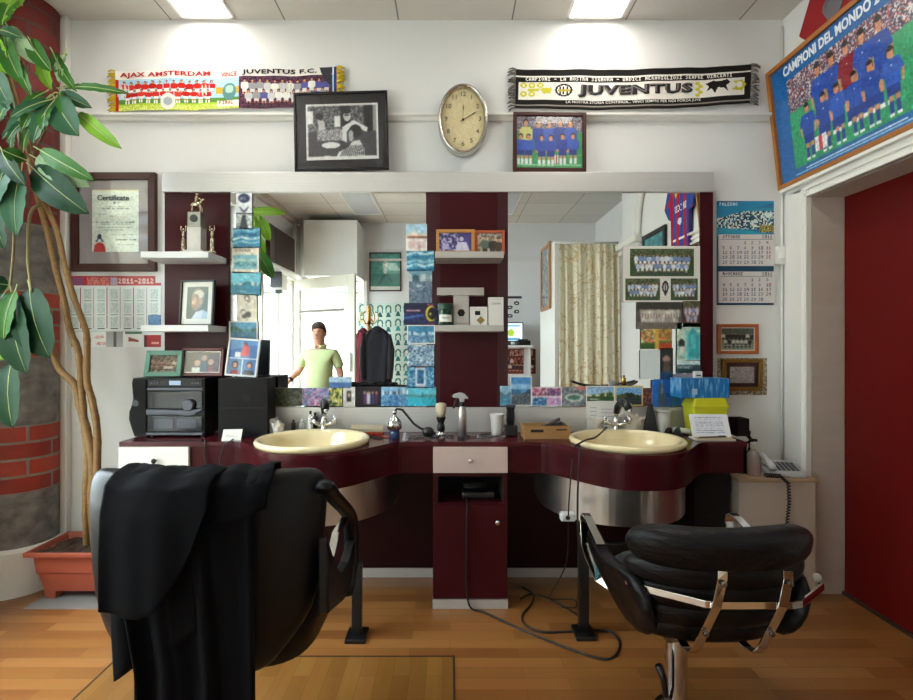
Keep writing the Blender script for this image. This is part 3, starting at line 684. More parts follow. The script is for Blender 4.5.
# scarves
def scarf(name, label, cv, tl, tr, bl, br, sag, Yc, wav=.006, fr=None, frc=None):
    A, B, C_, D = (P(*q, Yc) for q in (tl, tr, bl, br))
    def fn(u, v, off=0):
        p = (A*(1-u)+B*u)*(1-v)+(C_*(1-u)+D*u)*v; p = p.copy(); p.z -= sag*4*u*(1-u)*(.6+.4*v)
        p.y += wav*math.sin(u*17+v*2)+wav*.5*math.sin(u*41)-off; return p
    t = thing(name, (A+B+C_+D)/4, label, 'scarf')
    printed('knitted_panel', cv, fn, t, m_print('wool_print', .85, .2), 4)
    b = MB(); n = 60; g0 = [fn(i/n, 0, -.003) for i in range(n+1)]; g1 = [fn(i/n, 1, -.003) for i in range(n+1)]; b.loft([g0, g1], closed=False); b.build('backing', mat('white_knit', '#d8d4cc', .9), t, smooth=True)
    for s, u in ((-1, 0), (1, 1)):
        b = MB()
        for k in range(26):
            v = k/25; p = fn(u, v); q = p+Vector((s*random.uniform(.03, .05), random.uniform(-.004, .004), random.uniform(-.03, .012)*1)); mm = (p+q)/2+Vector((0, -.003, .004))
            b.tube([p, mm, q], (.0045, .005, .003), 5)
        b.build('fringe', frc, t, smooth=True)
    return t, fn
def scarf_text(t, fn, s, u0, u1, v0, v1, m, bold=0):
    """letters following the cloth between u0..u1 and v0 (top)..v1"""
    cu = bpy.data.curves.new('tmp', 'FONT'); cu.body = s; cu.size = 1; cu.offset = bold; cu.resolution_u = 2; cu.space_character = 1+bold*2
    o = bpy.data.objects.new('tmp', cu); COL.objects.link(o); bpy.context.view_layer.update()
    me = bpy.data.meshes.new_from_object(o.evaluated_get(bpy.context.evaluated_depsgraph_get())); bpy.data.objects.remove(o); bpy.data.curves.remove(cu)
    xs_ = [v.co.x for v in me.vertices]; ys_ = [v.co.y for v in me.vertices]; a, b2, c, d = min(xs_), max(xs_), min(ys_), max(ys_)
    b = MB(); b.add([tuple(fn(u0+(v.co.x-a)/(b2-a)*(u1-u0), v1+(v.co.y-c)/(d-c)*(v0-v1), .0035)) for v in me.vertices], [tuple(p.vertices) for p in me.polygons]); bpy.data.meshes.remove(me)
    b.build('lettering', m, t, fixn=False)
RD = ['#c8281e', '#d83a2c', '#b81f1c']
cv = Cv(300, 52, '#a9cfe6'); cv.rect(0, 0, .56, .22, '#f0ece6'); cv.rect(0, .22, .012, 1, '#b81f1c')
cv.noise(.02, .24, .46, .40, ['#a9cfe6', '#bcdcee', '#8fbcd8']); cv.rect(.012, .72, .56, .82, '#5a8a3a'); cv.rect(.012, .82, .56, 1, '#a8c83a'); cv.noise(.012, .86, .56, 1, ['#c8d84a', '#e8e89a', '#a8c83a'])
cv.team(.02, .22, .45, .86, 13, RD, '#f0ece6', '#f0ece6'); cv.ell(.24, .78, .035, .2, '#e8e6e0'); cv.ell(.24, .78, .02, .10, '#a8b0b8')
cv.rect(.455, .45, .56, .62, '#c8a83a'); cv.ell(.515, .56, .032, .22, '#5a8a8a'); cv.ell(.515, .50, .02, .10, '#a8c8b8'); cv.rect(.46, .78, .56, .95, '#e8e2d8'); cv.text(.47, .80, 'FINAL', '#a8603a', 1)
cv.rect(.56, 0, 1, .20, '#f0ece6'); cv.noise(.56, .2, .98, 1, ['#3a2838', '#7a3a4a', '#5a4a6a', '#281c28'], 1)
cv.team(.57, .22, .97, 1.0, 12, ['#e8e6e0', '#9a9aa0', '#c8c6c8', '#5a5a9a'], '#d8d6d8', '#5a3a3a'); cv.rect(.985, 0, 1, 1, '#2a3a8a'); cv.poly([(.92, 0), (.98, .0), (.975, .5), (.94, .3)], '#3a3a42')
m_yel = mat('yellow_fringe', '#d8b81e', .85, c2='#b89a10'); m_redink = mat('red_knit_letters', '#b01c1c', .8); m_blkink = mat('black_knit_letters', '#15131a', .8)
t, fn = scarf('football_scarf', 'long printed scarf with red team at left and striped team at right, yellow fringes', cv, (115, 71), (337, 67), (115, 111), (337, 106), .002, YW-.022, fr=1, frc=m_yel)
scarf_text(t, fn, 'AJAX AMSTERDAM', .02, .43, .04, .19, m_redink, .03); scarf_text(t, fn, 'VINCE', .475, .55, .06, .18, m_redink, .02); scarf_text(t, fn, 'JUVENTUS F.C.', .575, .91, .03, .18, m_blkink, .04)
W_, K_, G_ = '#e6e2da', '#1c1918', '#c9c23a'
cv = Cv(300, 56, W_); cv.rect(0, 0, 1, .16, K_); cv.rect(0, .16, 1, .19, W_); cv.rect(0, .19, 1, .33, K_); cv.rect(0, .72, 1, .74, W_); cv.rect(0, .76, 1, .89, K_); cv.rect(0, .93, 1, 1, K_); cv.rect(0, .89, 1, .93, '#8a857e')
cv.rect(0, .33, .012, .76, K_); cv.rect(.975, .33, 1, .76, K_); cv.text(.045, .205, 'CAMPIONI - LA NOSTRA SIGNORA - UNDICI MERAVIGLIOSI SEMPRE VINCENTI', W_, 1)
for x, y in ((.035, .40), (.07, .40), (.105, .40), (.035, .62), (.07, .62)): cv.ell(x, y, .014, .07, G_); cv.ell(x, y, .006, .03, '#f0f0c0')
cv.rect(.055, .48, .10, .56, G_); cv.poly([(.10, .48), (.155, .45), (.15, .60), (.12, .62)], G_)
cv.ell(.205, .52, .037, .16, K_); cv.ell(.205, .52, .028, .12, W_)
for i in range(3): cv.rect(.185+i*.016, .43, .192+i*.016, .62, K_)
cv.rect(.18, .50, .232, .56, '#b8a83a')
for k in range(5): cv.ell(.777+.012*(k % 2), .40+k*.075, .010, .045, G_)
cv.poly([(.81, .42), (.84, .36), (.87, .38), (.90, .34), (.915, .42), (.895, .5), (.905, .66), (.885, .55), (.86, .54), (.85, .68), (.835, .55), (.815, .62), (.825, .5)], K_)
cv.poly([(.925, .40), (.965, .38), (.98, .5), (.965, .66), (.92, .62), (.94, .5)], G_); cv.ell(.952, .5, .012, .08, W_)
m_bf = mat('black_white_fringe', '#2a2827', .9, c2='#8a8680', ns=(90, 90, 90))
t, fn = scarf('football_scarf', 'sagging black and white scarf above the team photo with large capitals across it', cv, (516, 69), (751, 64.5), (515, 108), (750, 103), .022, YW-.024, .004, 1, m_bf)
for du, m in ((.0035, m_blkink),): scarf_text(t, fn, 'JUVENTUS', .262+du, .752+du, .385, .705, m, .07)
scarf_text(t, lambda u, v, off=0: fn(u, v, off+.0015), 'JUVENTUS', .262, .745, .40, .665, mat('grey_knit_letters', '#6a6562', .8), -.005)
scarf_text(t, fn, 'LA NOSTRA STORIA CONTINUA... VINCI SEMPRE PER NOI FORZA JUVE', .215, .79, .785, .87, mat('white_knit_letters', '#e8e4dc', .8), .01)
# framed barber photograph leaning above the mirror
cv = Cv(112, 82, '#55565a'); cv.noise(0, 0, 1, .55, ['#4a4b50', '#6a6b70', '#8a8b8e', '#33343a'], cell=2); cv.noise(0, .5, 1, 1, ['#3f4046', '#36373c', '#4a4b50'])
cv.rect(0, .12, .10, .35, '#e8e8e8'); cv.rect(.39, .22, .47, .42, '#e2e2e2'); cv.rect(.48, 0, .62, .5, '#1f2024'); cv.rect(.80, .02, .93, .5, '#1c1d22'); cv.rect(.93, .02, .97, .5, '#8a8b8e')
cv.ell(.19, .22, .05, .06, '#1a1a1e'); cv.poly([(.16, .28), (.25, .30), (.28, .55), (.18, .55)], '#c0c0c2'); cv.noise(.15, .46, .5, .66, ['#d0d0d2', '#8a8b8e', '#5a5b60'], cell=1)
cv.ell(.34, .74, .13, .055, '#d8d8da'); cv.ell(.57, .22, .05, .10, '#c8c8ca'); cv.ell(.57, .14, .055, .045, '#141418'); cv.rect(.54, .20, .60, .22, '#141418'); cv.poly([(.5, .42), (.66, .30), (.86, .44), (.84, .52), (.68, .40), (.56, .5), (.56, .7), (.50, .66)], '#dadadc')
cv.ell(.68, .50, .09, .12, '#24252a'); cv.ell(.62, .58, .035, .1, '#a8a8aa')
cv.poly([(.4, 1), (.45, .86), (.58, .78), (.64, .68), (.74, .66), (.80, .80), (.80, 1)], '#d8d8d8')
for k in range(12): cv.poly([(.44+k*.03, 1), (.455+k*.03, 1), (.56+k*.022, .74), (.55+k*.022, .74)], '#1f2024')
cv.rect(.24, .93, .33, 1, '#c8c8ca')
for r4 in ((0, 0, 1, .04), (0, .94, 1, 1), (0, 0, .025, 1), (.975, 0, 1, 1)): cv.rect(*r4, '#dcdcda')
bx = (298, 91, 391, 171)
cx, z, w_, h_ = spot(*bx, 2.772)
framed('framed_photograph', 'black mounted black and white barber photograph leaning on the mirror top bar', (.520, .442), 0, cv, mat('black_frame_lacquer', '#101014', .25), .012, .018, board=.001,
       bmat=mat('mount_black', '#1b1c22', .35), tilt=R(-2), roll=R(-1.6), loc=(-.596, 2.752, 2.263), pw=(.066, .062, .055, .066))
# the same picture paper has a white margin: a paler sheet behind it
def italia(w, h, rows=2, seed=1):
    c = Cv(w, h); c.noise(0, 0, 1, .3, CROWD+['#6a7aa8', '#b0b8d0']); c.rect(0, .3, 1, 1, '#3f8a5a'); c.noise(0, .7, 1, 1, ['#3f9a62', '#4aa86a', '#358a55'])
    return c
cv = italia(104, 82); BL = ['#2a4aa8', '#3458b8', '#22409a']
for i, x in enumerate((.14, .34, .50, .66, .82)): cv.figure(x, .06+random.uniform(-.02, .03), .80, .20, '#c8c87a' if i == 0 else random.choice(BL), '#24388a')
for i, x in enumerate((.06, .18, .38, .52, .70, .86)): cv.figure(x, .34+random.uniform(-.02, .02), .60, .18, random.choice(BL), '#24388a', sock='#e8e8ee')
cv.rect(.58, .74, .63, .92, '#e8e8ee'); cv.rect(.60, .74, .62, .92, '#c83a3a'); cv.rect(.02, .93, .98, .95, '#9ad0a8')
framed('framed_photograph', 'brown framed blue shirted team photo leaning on the mirror top bar under the scarf', (.405, .332), 0, cv, m_wood, .021, .02, tilt=R(-2), roll=R(.6), loc=(.549, 2.752, 2.257))
# clock
def clock():
    c = P(463, 119.5, 2.78); t = thing('wall_clock', (c.x, 2.79, c.z), 'oval silver rimmed wall clock with cream face showing two', 'clock'); rx, rz = .140, .195
    b = mbt(t)
    rings = []
    for k, (s, y) in enumerate(((.93, .045), (1, .04), (1.0, .0), (.985, -.022), (.95, -.034), (.90, -.030), (.865, -.016), (.84, -.010), (.83, .0))):
        rings.append([(rx*s*math.cos(a), y, rz*(s if s > .99 else 1-(1-s)*rx/rz*1.05)*math.sin(a)) for a in np.linspace(0, 2*PI, 64, endpoint=False)])
    b.loft(rings, cap=False); b.build('rim', mat('clock_silver', '#c8c4bd', .22, 1), t, smooth=True)
    cvf = Cv(64, 90, '#e0cfa0'); cvf.noise(0, 0, 1, 1, ['#e0cfa0', '#dccb9c', '#e4d4a8'], cell=3)
    T = wm(t); fx, fz = rx*.86, rz*.89
    def fn(u, v):
        x, z = (u*2-1), (1-v*2); 
        r = math.hypot(x, z); k = 1 if r <= 1 else 1/r
        return T @ Vector((x*k*fx, -.004, z*k*fz))
    printed('face', cvf, fn, t, m_print('print_matt', .6), 4)
    ink = mat('numeral_brown', '#4a3418', .6)
    for n in range(1, 13):
        a = PI/2-n*PI/6; lettering(str(n), .036, T @ Matrix.Translation((fx*.78*math.cos(a), -.006, fz*.80*math.sin(a)-.013)), ink, t, name='numeral')
    for ln, a, wd in ((.085, PI/2-.02, .008), (.088, PI/2-1.05, .006)):
        b = mbt(t); d = Vector((math.cos(a), 0, math.sin(a))); p = Vector((0, -.010, 0))
        b.tube([p-d*.02, p+d*ln*.7], .0022, 4, flat=.5); b.tube([p+d*ln*.62, p+d*ln*.78, p+d*ln], (.003, wd, .0008), 6, flat=.3); b.build('clock_hand', m_blackm, t)
    b = mbt(t); b.lathe([(.006, -.014), (.006, -.006)], (0, 0, 0), 12, axis='y'); b.build('hub', m_blackm, t)
    b = mbt(t); b.add([(fx*math.cos(a), -.016, fz*math.sin(a)) for a in np.linspace(0, 2*PI, 48, endpoint=False)], [tuple(range(48))]); b.build('glass', m_glass('picture_glass', (1, 1, 1), .8), t, fixn=False)
clock()
# three-month calendar at right
def wallcal():
    cx, z, w, h = spot(717, 201, 774, 305, YW-.006); t = thing('wall_calendar', (cx, YW-.004, z), 'hanging calendar with teal city picture over two white month pads, by the switch', 'calendar'); T = wm(t)
    b = mbt(t); b.box(-w/2, 0, 0, w/2, .003, h); b.build('backing_card', mat('calendar_card_blue', '#15506e', .4), t)
    c = Cv(86, 52, '#1c7aa8'); c.grad(0, 0, 1, .45, '#0f5a88', '#4fb0cc'); c.noise(.0, .28, 1, .8, ['#0e3a54', '#c8e0e4', '#1f6a8a', '#e8e8d8', '#2a4a5a'], cell=2)
    c.poly([(0, .1), (1, -.1), (1, .05), (.35, .35), (0, .5)], '#1f86b4'); c.poly([(0, 1), (0, .75), (.6, .86), (1, .98), (1, 1)], '#2fa0c0'); c.noise(.75, .7, 1, .9, ['#8a7a3a', '#2a2a1a', '#c8b86a']); c.text(.05, .04, 'PALERMO', '#d8ecf4', 1)
    printed('picture', c, lambda u, v: T @ Vector((-w/2+u*w, -.0012, h-v*h*.335)), t)
    for k, (z0, mon) in enumerate(((.335, '2011 OTTOBRE'), (.0, '2011 NOVEMBRE'))):
        c = Cv(86, 48, '#d9d3d2'); c.text(.08, .04, mon[5:], '#4a4a5a'); c.text(.78, .04, mon[:4], '#4a4a5a')
        c.rect(.04, .155, .96, .17, '#8a8a92')
        d = 1
        for r in range(5):
            for q in range(7):
                if r == 0 and q < 3+k: continue
                if d > 30+1-k: break
                c.text(.07+q*.13, .22+r*.155, '%d' % d, '#4a5a78' if q < 6 else '#8a3a3a'); d += 1
        zz = h*(.02+z0+.0)+(.0 if k else h*.02)
        b = mbt(t); b.box(-w/2+.006, -.010, zz, w/2-.001, -.001, zz+h*.30)
        M = T
        o = printed('month_pad', c, lambda u, v: M @ Vector((-w/2+.006+u*(w-.007), -.0103, zz+h*.30-v*h*.30)), t, None, None, b, m_card)
wallcal()
m_or = mat('orange_wood', '#b5622c', .4, c2='#9a4f20', ns=(4, 4, 40)); m_gilt = mat('old_gilt', '#9a7434', .35, .6, c2='#6b4c1e', ns=(30, 30, 30))
cv = Cv(56, 34, '#8a9a86'); cv.noise(0, 0, 1, .35, ['#5a6a5a', '#3a4a3a', '#7a8a76']); cv.team(0, .15, 1, .95, 8, ['#1f1f22', '#d8d8d2'], '#2a2a2a', '#3a3a3a', skin='#b8a890')
framed('small_picture', 'orange wood frame with a small team photo below the wall calendar', (718, 324, 759, 354), YW-.022, cv, m_or, .018, .02, board=.006)
b = card('backing_sheet', 'old paper sheet pinned to the wall behind the gilt frame', 'paper', (717, 358, 767, 395), YW-.0014, Cv(40, 30, '#a89880').noise(0, 0, 1, 1, ['#a89880', '#8a7a62', '#c0b49c', '#6a5a44']))
cv = Cv(40, 26, '#8a8280'); cv.noise(0, 0, 1, 1, ['#8a8280', '#a8a09c', '#6a6462', '#b8b0aa']); cv.rect(.2, .35, .8, .7, '#9a928e')
framed('small_picture', 'gilt frame with a dark mount and grey engraving, lowest on the wall at right', (723, 359, 763, 391), YW-.028, cv, m_gilt, .022, .022, board=.022, bmat=mat('mount_dark_red', '#3a1818', .6))
# ------------------------------------------------ the big framed team poster over the door, tipped forward
def poster():
    h, w = .66, 1.00; t = thing('framed_poster', (XR-.012, 2.318, 2.172), 'large framed blue team poster tipped forward over the red door', 'poster', None, -PI/2, 0, 0)
    BASIS[t.name] = Matrix.Translation((XR-.012, 2.318, 2.172)) @ Euler((0, 0, -PI/2)).to_matrix().to_4x4() @ Matrix.Rotation(R(6.3), 4, 'X')
    t.matrix_basis = BASIS[t.name]; T = wm(t)
    m = mat('honey_wood', '#b07030', .4, c2='#93581f', ns=(4, 4, 40)); fw = .022
    b = MB(); b.T = T
    o, i = [(-w/2, 0), (w/2, 0), (w/2, h), (-w/2, h)], [(-w/2+fw, fw), (w/2-fw, fw), (w/2-fw, h-fw), (-w/2+fw, h-fw)]
    for k in range(4):
        j = (k+1) % 4; b.prism([o[k], o[j], i[j], i[k]], -.03, .004, 'y')
    b.build('frame', m, t)
    b = MB(); b.T = T; b.box(-w/2+.01, -.012, .01, w/2-.01, -.002, h-.01); b.build('backing_board', mat('hardboard', '#6a4a2a', .8), t)
    c = Cv(300, 190, '#1a63a8')
    x0, x1, y0, y1 = .12, .93, .16, .91
    c.rect(x0, y0, x1, y1, '#2a9a68'); c.noise(x0, .42, x1, y1, ['#2a9a68', '#2fa572', '#259060'], cell=3)
    c.noise(x0, y0, x1, .44, ['#3a3a5a', '#8a6a7a', '#c8b8b8', '#a83a3a', '#e0e0e0', '#5a5a7a', '#2a2a3a'], cell=2)
    c.poly([(x0, .44), (x1, .36), (x1, .55), (x0, .56)], '#2f9f6c')
    for k in range(10): c.rect(x0+.09*k, .60, x0+.09*k+.05, .61, '#4ab884')
    BL2 = ['#2350b0', '#1c48a4', '#2a5abc']
    def man(cx, top, hh, w2, sh, gk=False):
        c.poly([(cx-w2*.42, top+hh*.19), (cx+w2*.42, top+hh*.19), (cx+w2*.36, top+hh*.56), (cx-w2*.36, top+hh*.56)], sh)
        c.poly([(cx-w2*.42, top+hh*.2), (cx-w2*.60, top+hh*.38), (cx-w2*.46, top+hh*.42), (cx-w2*.3, top+hh*.28)], sh); c.poly([(cx+w2*.42, top+hh*.2), (cx+w2*.60, top+hh*.38), (cx+w2*.46, top+hh*.42), (cx+w2*.3, top+hh*.28)], sh)
        c.poly([(cx-w2*.60, top+hh*.38), (cx-w2*.52, top+hh*.56), (cx-w2*.42, top+hh*.56), (cx-w2*.46, top+hh*.4)], '#c98a68'); c.poly([(cx+w2*.60, top+hh*.38), (cx+w2*.52, top+hh*.56), (cx+w2*.42, top+hh*.56), (cx+w2*.46, top+hh*.4)], '#c98a68')
        c.rect(cx-w2*.34, top+hh*.55, cx+w2*.34, top+hh*.70, '#183c90')
        c.rect(cx-w2*.28, top+hh*.70, cx-w2*.06, top+hh*.78, '#c98a68'); c.rect(cx+w2*.06, top+hh*.70, cx+w2*.28, top+hh*.78, '#c98a68')
        c.rect(cx-w2*.27, top+hh*.78, cx-w2*.08, top+hh*.95, '#1c3c90'); c.rect(cx+w2*.08, top+hh*.78, cx+w2*.27, top+hh*.95, '#1c3c90'); c.rect(cx-w2*.3, top+hh*.95, cx-w2*.06, top+hh, '#e8e8e8'); c.rect(cx+w2*.06, top+hh*.95, cx+w2*.3, top+hh, '#e8e8e8')
        c.ell(cx, top+hh*.085, w2*.20, hh*.09, '#1c1410'); c.ell(cx, top+hh*.105, w2*.165, hh*.075, '#c98a68'); c.ell(cx, top+hh*.04, w2*.17, hh*.035, '#1c1410'); c.rect(cx-w2*.05, top+hh*.27, cx+w2*.02, top+hh*.29, '#e8e8f0')
    for i in range(5): man(.345+i*.091, .18, .62, .105, '#8a1c2c' if i == 2 else BL2[i % 3])
    for i in range(6): man((.245, .36, .45, .555, .645, .75)[i], .43, .46, .10, BL2[i % 3])
    
    c.rect(.28, .74, .36, .86, '#e8e8ee'); c.rect(.305, .74, .33, .86, '#c83a3a'); c.ell(.93, .70, .018, .03, '#e8e8e8')
    c.rect(.2, .935, .8, .945, '#cfe0f0'); c.rect(.12, .96, .9, .968, '#9ac0e0')
    c.mottle(.06, 3).soft(.5).mottle(.04, 1)
    printed('print', c, lambda u, v: T @ Vector((-w/2+fw*.8+u*(w-fw*1.6), -.0135, h-fw*.8-v*(h-fw*1.6))), t, m_print('print_poster', .3))
    lettering('CAMPIONI DEL MONDO 2006', .066, T @ Matrix.Translation((-w/2+.12, -.015, h-.098)), mat('poster_white_letters', '#eef4fa', .5), t, bold=.0022, align='LEFT', sx=.76)
    g = MB(); g.T = T; g.add([(-w/2+fw, -.02, fw), (w/2-fw, -.02, fw), (w/2-fw, -.02, h-fw), (-w/2+fw, -.02, h-fw)], [(0, 1, 2, 3)]); g.build('glass', m_glass('poster_glass', (1, 1, 1), .5), t, fixn=False)
poster()
# red shirt hung above the poster, striped shirt further along the wall
def shirt(name, label, y, z, w, h, X, canvas=None, m=None, ry=0):
    t = thing(name, (X, y, z), label, 'football shirt', None, -PI/2, 0, ry); T = wm(t)
    out = [(-.26, .0), (.26, .0), (.27, .52), (.36, .46), (.50, .62), (.34, .93), (.14, 1.0), (.08, .955), (0, .94), (-.08, .955), (-.14, 1.0), (-.34, .93), (-.50, .62), (-.36, .46), (-.27, .52)]
    if canvas is None:
        b = MB(); b.T = T; b.prism([(x*w, q*h) for x, q in out], -.012, .012, 'y'); b.build('body', m, t, bevel=.006)
    else:
        import bisect
        k = canvas.h; 
        def span(v):
            q = 1-v; xsn = []
            n = len(out)
            for i in range(n):
                (x1, y1), (x2, y2) = out[i], out[(i+1) % n]
                if (y1 > q) != (y2 > q): xsn.append(x1+(q-y1)*(x2-x1)/(y2-y1))
            return (min(xsn), max(xsn)) if xsn else (-.1, .1)
        def fn(u, v):
            vv = min(max(v, .004), .94); a, b2 = span(vv); x = -.5+u; x = min(max(x, a), b2); return T @ Vector((x*w, -.013-.004*math.sin(u*25), (1-v)*h if v > .06 else (1-max(v, .0))*h))
        b = MB(); b.T = T; b.prism([(x*w, q*h) for x, q in out], -.010, .010, 'y'); b.build('lining', m, t)
        printed('body', canvas, fn, t, m_print('cloth_print', .8, .2), 3)
    b = MB(); b.T = T; b.tube([(-.08*w, -.014, .965*h), (-.04*w, -.018, .93*h), (0, -.02, .915*h), (.04*w, -.018, .93*h), (.08*w, -.014, .965*h)], .008, 6); b.build('collar', mat('collar_red', '#a8141c', .8), t, smooth=True)
    return t
t = shirt('football_shirt', 'red shirt with a grey emblem hung above the framed team poster', 2.42, 2.66, .50, .46, 1.872, None, mat('red_cloth', '#a3151a', .8, c2='#86101a'))
b = MB(); b.T = wm(t); b.lathe([(.075, -.016), (.075, -.013)], (0, 0, .30), 6, axis='y'); b.tube([(-.06, -.017, .31), (0, -.018, .36), (.06, -.017, .31)], .008, 6); b.build('emblem', mat('grey_emblem', '#6f6a70', .7), t)
c = Cv(60, 60, '#2a4a9a')
for k in range(10):
    if k % 2: c.rect(k/10, 0, (k+1)/10, 1, '#a81c38')
c.rect(0, .08, .18, .5, '#2a4a9a'); c.rect(.82, .08, 1, .5, '#2a4a9a'); c.rect(0, .30, .18, .38, '#a81c38'); c.rect(.82, .30, 1, .38, '#a81c38')
c.text(.30, .42, 'UNICEF', '#e8e8f0', 1); c.ell(.5, .62, .05, .04, '#d8d8e8'); c.ell(.62, .25, .05, .06, '#d8c83a')
shirt('football_shirt', 'red and blue striped shirt seen reflected at the top of the right mirror', 1.50, 2.05, .58, .66, 1.865, c, mat('blue_cloth', '#24408a', .8))
# ================================================================== cards stuck on and standing along the mirrors
YC = 2.7590                                      # against the glass
def pc(box, cv, label, Y=YC-.003, roll=0, border=0, name='postcard', cat='postcard', group=None, tilt=0, rz=0):
    cv.mottle(.06, 5).soft(.9).soft(.6); return card(name, label, cat, box, Y, cv, roll=R(roll), border=border, group=group, tilt=tilt, rz=rz)
g1 = 'cards up the left edge of the left mirror'
c = Cv(28, 36, '#e6eaee'); c.ell(.5, .25, .36, .22, '#2a3658'); c.text(.22, .2, 'JFC', '#dfe6f0', 1); c.poly([(.2, .6), (.5, .85), (.8, .6), (.8, .7), (.5, .97), (.2, .7)], '#3a4668')
pc((236, 193, 252, 214), c, 'white card with a navy shield emblem, highest on the left mirror edge', group=g1)
c = Cv(26, 26, '#c9d2d4'); c.noise(0, 0, 1, 1, ['#c9d2d4', '#7a868c', '#e6eaea'], cell=2); c.poly([(.4, .1), (.6, .3), (.75, 1), (.2, 1)], '#2a3238'); c.ell(.5, .2, .1, .1, '#1a2026')
pc((236, 213, 252, 229), c, 'black and white figure card just under the shield card', group=g1)
def wave(w, h, cols): 
    c = Cv(w, h, cols[0])
    for i in range(5):
        y = i/5+.02; c.poly([(0, y+.1), (.35, y-.02), (.7, y+.1), (1, y), (1, y+.14), (.6, y+.2), (.3, y+.08), (0, y+.22)], cols[1+i % (len(cols)-1)])
    c.noise(0, 0, 1, 1, cols, .25); return c
pc((233, 228, 260, 248), wave(48, 34, ['#1a7fb0', '#8cc8d8', '#0f5a88', '#d8ecea']), 'blue and white coastal bay card above the FIRENZE card', group=g1, roll=-1)
c = Cv(50, 46, '#e4dfd0'); c.text(.14, .08, 'FIRENZE', '#5a5a4a', 1); c.rect(.06, .3, .94, .85, '#7ab8c8'); c.noise(.06, .55, .94, .75, ['#1f6a88', '#4a98a8', '#c8dcd4']); c.poly([(.06, .5), (.3, .42), (.6, .5), (.94, .45), (.94, .56), (.06, .58)], '#a8c8c0'); c.rect(.2, .93, .7, .95, '#c89a8a')
pc((232, 247, 259, 273), c, 'cream card lettered FIRENZE', group=g1)
c = scape(48, 36, ['#4aa8c0', '#8accd8'], ('#2a6a78', '#c8d8d0', '#5a98a0'), ['#1a6a8a', '#2f8aa8'], .55); pc((231, 272, 260, 295), c, 'teal city card below the FIRENZE card', group=g1, roll=2)
c = Cv(36, 46, '#d8d2c2'); 
for k in range(7): c.ell(random.uniform(.25, .75), random.uniform(.15, .85), .12, .09, '#4a4640'); c.ell(random.uniform(.25, .75), random.uniform(.15, .85), .10, .08, '#d8d2c2')
c.ell(.5, .15, .13, .12, '#3a3630'); c.ell(.5, .17, .09, .08, '#d8d2c2'); pc((237, 294, 257, 321), c, 'cream card with a dark ink drawing of a figure', group=g1)
c = scape(46, 28, ['#6aa8c8', '#4a88a8'], ('#3a6a5a', '#5a8a7a', '#2a4a4a'), ['#2a5a7a', '#4a7a8a'], .4); pc((229, 321, 258, 345), c, 'pale bordered blue lake card, behind the white photo frame', border=.008, group=g1)
g2 = 'cards up the right edge of the left mirror'
c = Cv(36, 46, '#a8cce0'); c.rect(0, .35, 1, .52, '#d8cfc0'); c.poly([(.2, .4), (.4, .2), (.6, .4)], '#e8ddd0'); c.rect(.05, .45, 1, .53, '#8a4a38'); c.rect(0, .53, 1, 1, '#e4dcd8'); c.noise(.1, .65, .9, .9, ['#e4dcd8', '#c8b8b8', '#d8a8a8'])
pc((406, 224, 427, 251), c, 'card with a white church over red roofs, highest right in the left mirror', group=g2)
pc((407, 251, 434, 271), wave(48, 34, ['#2f8ab0', '#d8e8ec', '#1f6a90', '#a8d0dc']), 'blue card with snowy shapes, overlapping the left edge of the middle panel', group=g2, roll=-1)
c = scape(42, 56, ['#5a90a8', '#88b0c0'], ('#3a5a68', '#8aa0a8', '#b8c8cc'), ['#4a6a80', '#a8a0b0', '#2a4a60'], .3); c.noise(0, .4, 1, 1, ['#c8c8d8', '#3a5a70', '#6a8aa0'], .35); pc((409, 270, 432, 304), c, 'tall blue grey card of rocks and water, third beside the middle panel', group=g2)
c = Cv(64, 42, '#1c1a3e'); c.noise(0, .45, 1, 1, ['#1c1a3e', '#2a3a78', '#14122e'], cell=2); c.poly([(0, .62), (.6, .5), (.6, .6), (0, .75)], '#3f68b8'); c.ell(.82, .48, .17, .36, '#e0c832'); c.ell(.86, .48, .14, .28, '#15122c'); c.ell(.80, .5, .03, .08, '#e8d84a'); c.rect(.06, .32, .5, .38, '#c89aa8'); c.noise(.7, .02, .92, .12, ['#c84a6a', '#1c1a3e']); c.noise(.7, .88, .92, .98, ['#c84a6a', '#1c1a3e'])
pc((404, 303, 437, 325), c, 'dark night card with a yellow crescent moon', Y=2.752, group=g2)
pc((407, 325, 435, 344), scape(48, 34, ['#4a98c0', '#2f78a8'], ('#c8d8e0', '#1f4a78', '#8ab8d0'), ['#1f5a90', '#b8d4e4'], .5), 'blue harbour card below the moon card', border=.006, Y=2.752, group=g2)
c = Cv(48, 42, '#5a8ab0'); c.noise(0, 0, 1, 1, ['#5a8ab0', '#b8ccd8', '#2a4a70', '#8aa8c0', '#e0e8ec'], cell=2); pc((407, 345, 434, 367), c, 'busy blue and white crowd card, second from the bottom beside the middle panel', group=g2)
c = Cv(48, 40, '#3a80b0'); c.noise(0, 0, .3, 1, ['#3a80b0', '#a8d0e0', '#1a5a8a'], cell=2); c.noise(.7, 0, 1, 1, ['#3a80b0', '#a8d0e0', '#1a5a8a'], cell=2); c.rect(.32, .1, .68, .9, '#dfe6ea'); c.noise(.38, .18, .62, .8, ['#1a4a78', '#3a80b0'], cell=2); c.rect(.36, 0, .66, .08, '#d87a5a'); c.rect(.36, .92, .66, 1, '#d8a898')
pc((407, 366, 434, 388), c, 'blue card with three small views, lowest on the right edge of the left mirror', group=g2)
g3 = 'cards along the foot of the left mirror'
c = Cv(60, 30, '#26301f'); c.noise(0, 0, 1, 1, ['#26301f', '#3f5236', '#1a2016', '#5a6a4a', '#6a5a4a'], cell=2); c.noise(.6, .6, 1, .9, ['#a898a8', '#3a4230'], .4); pc((267, 388, 302, 406), c, 'dark green garden card beside the black loudspeaker', group=g3)
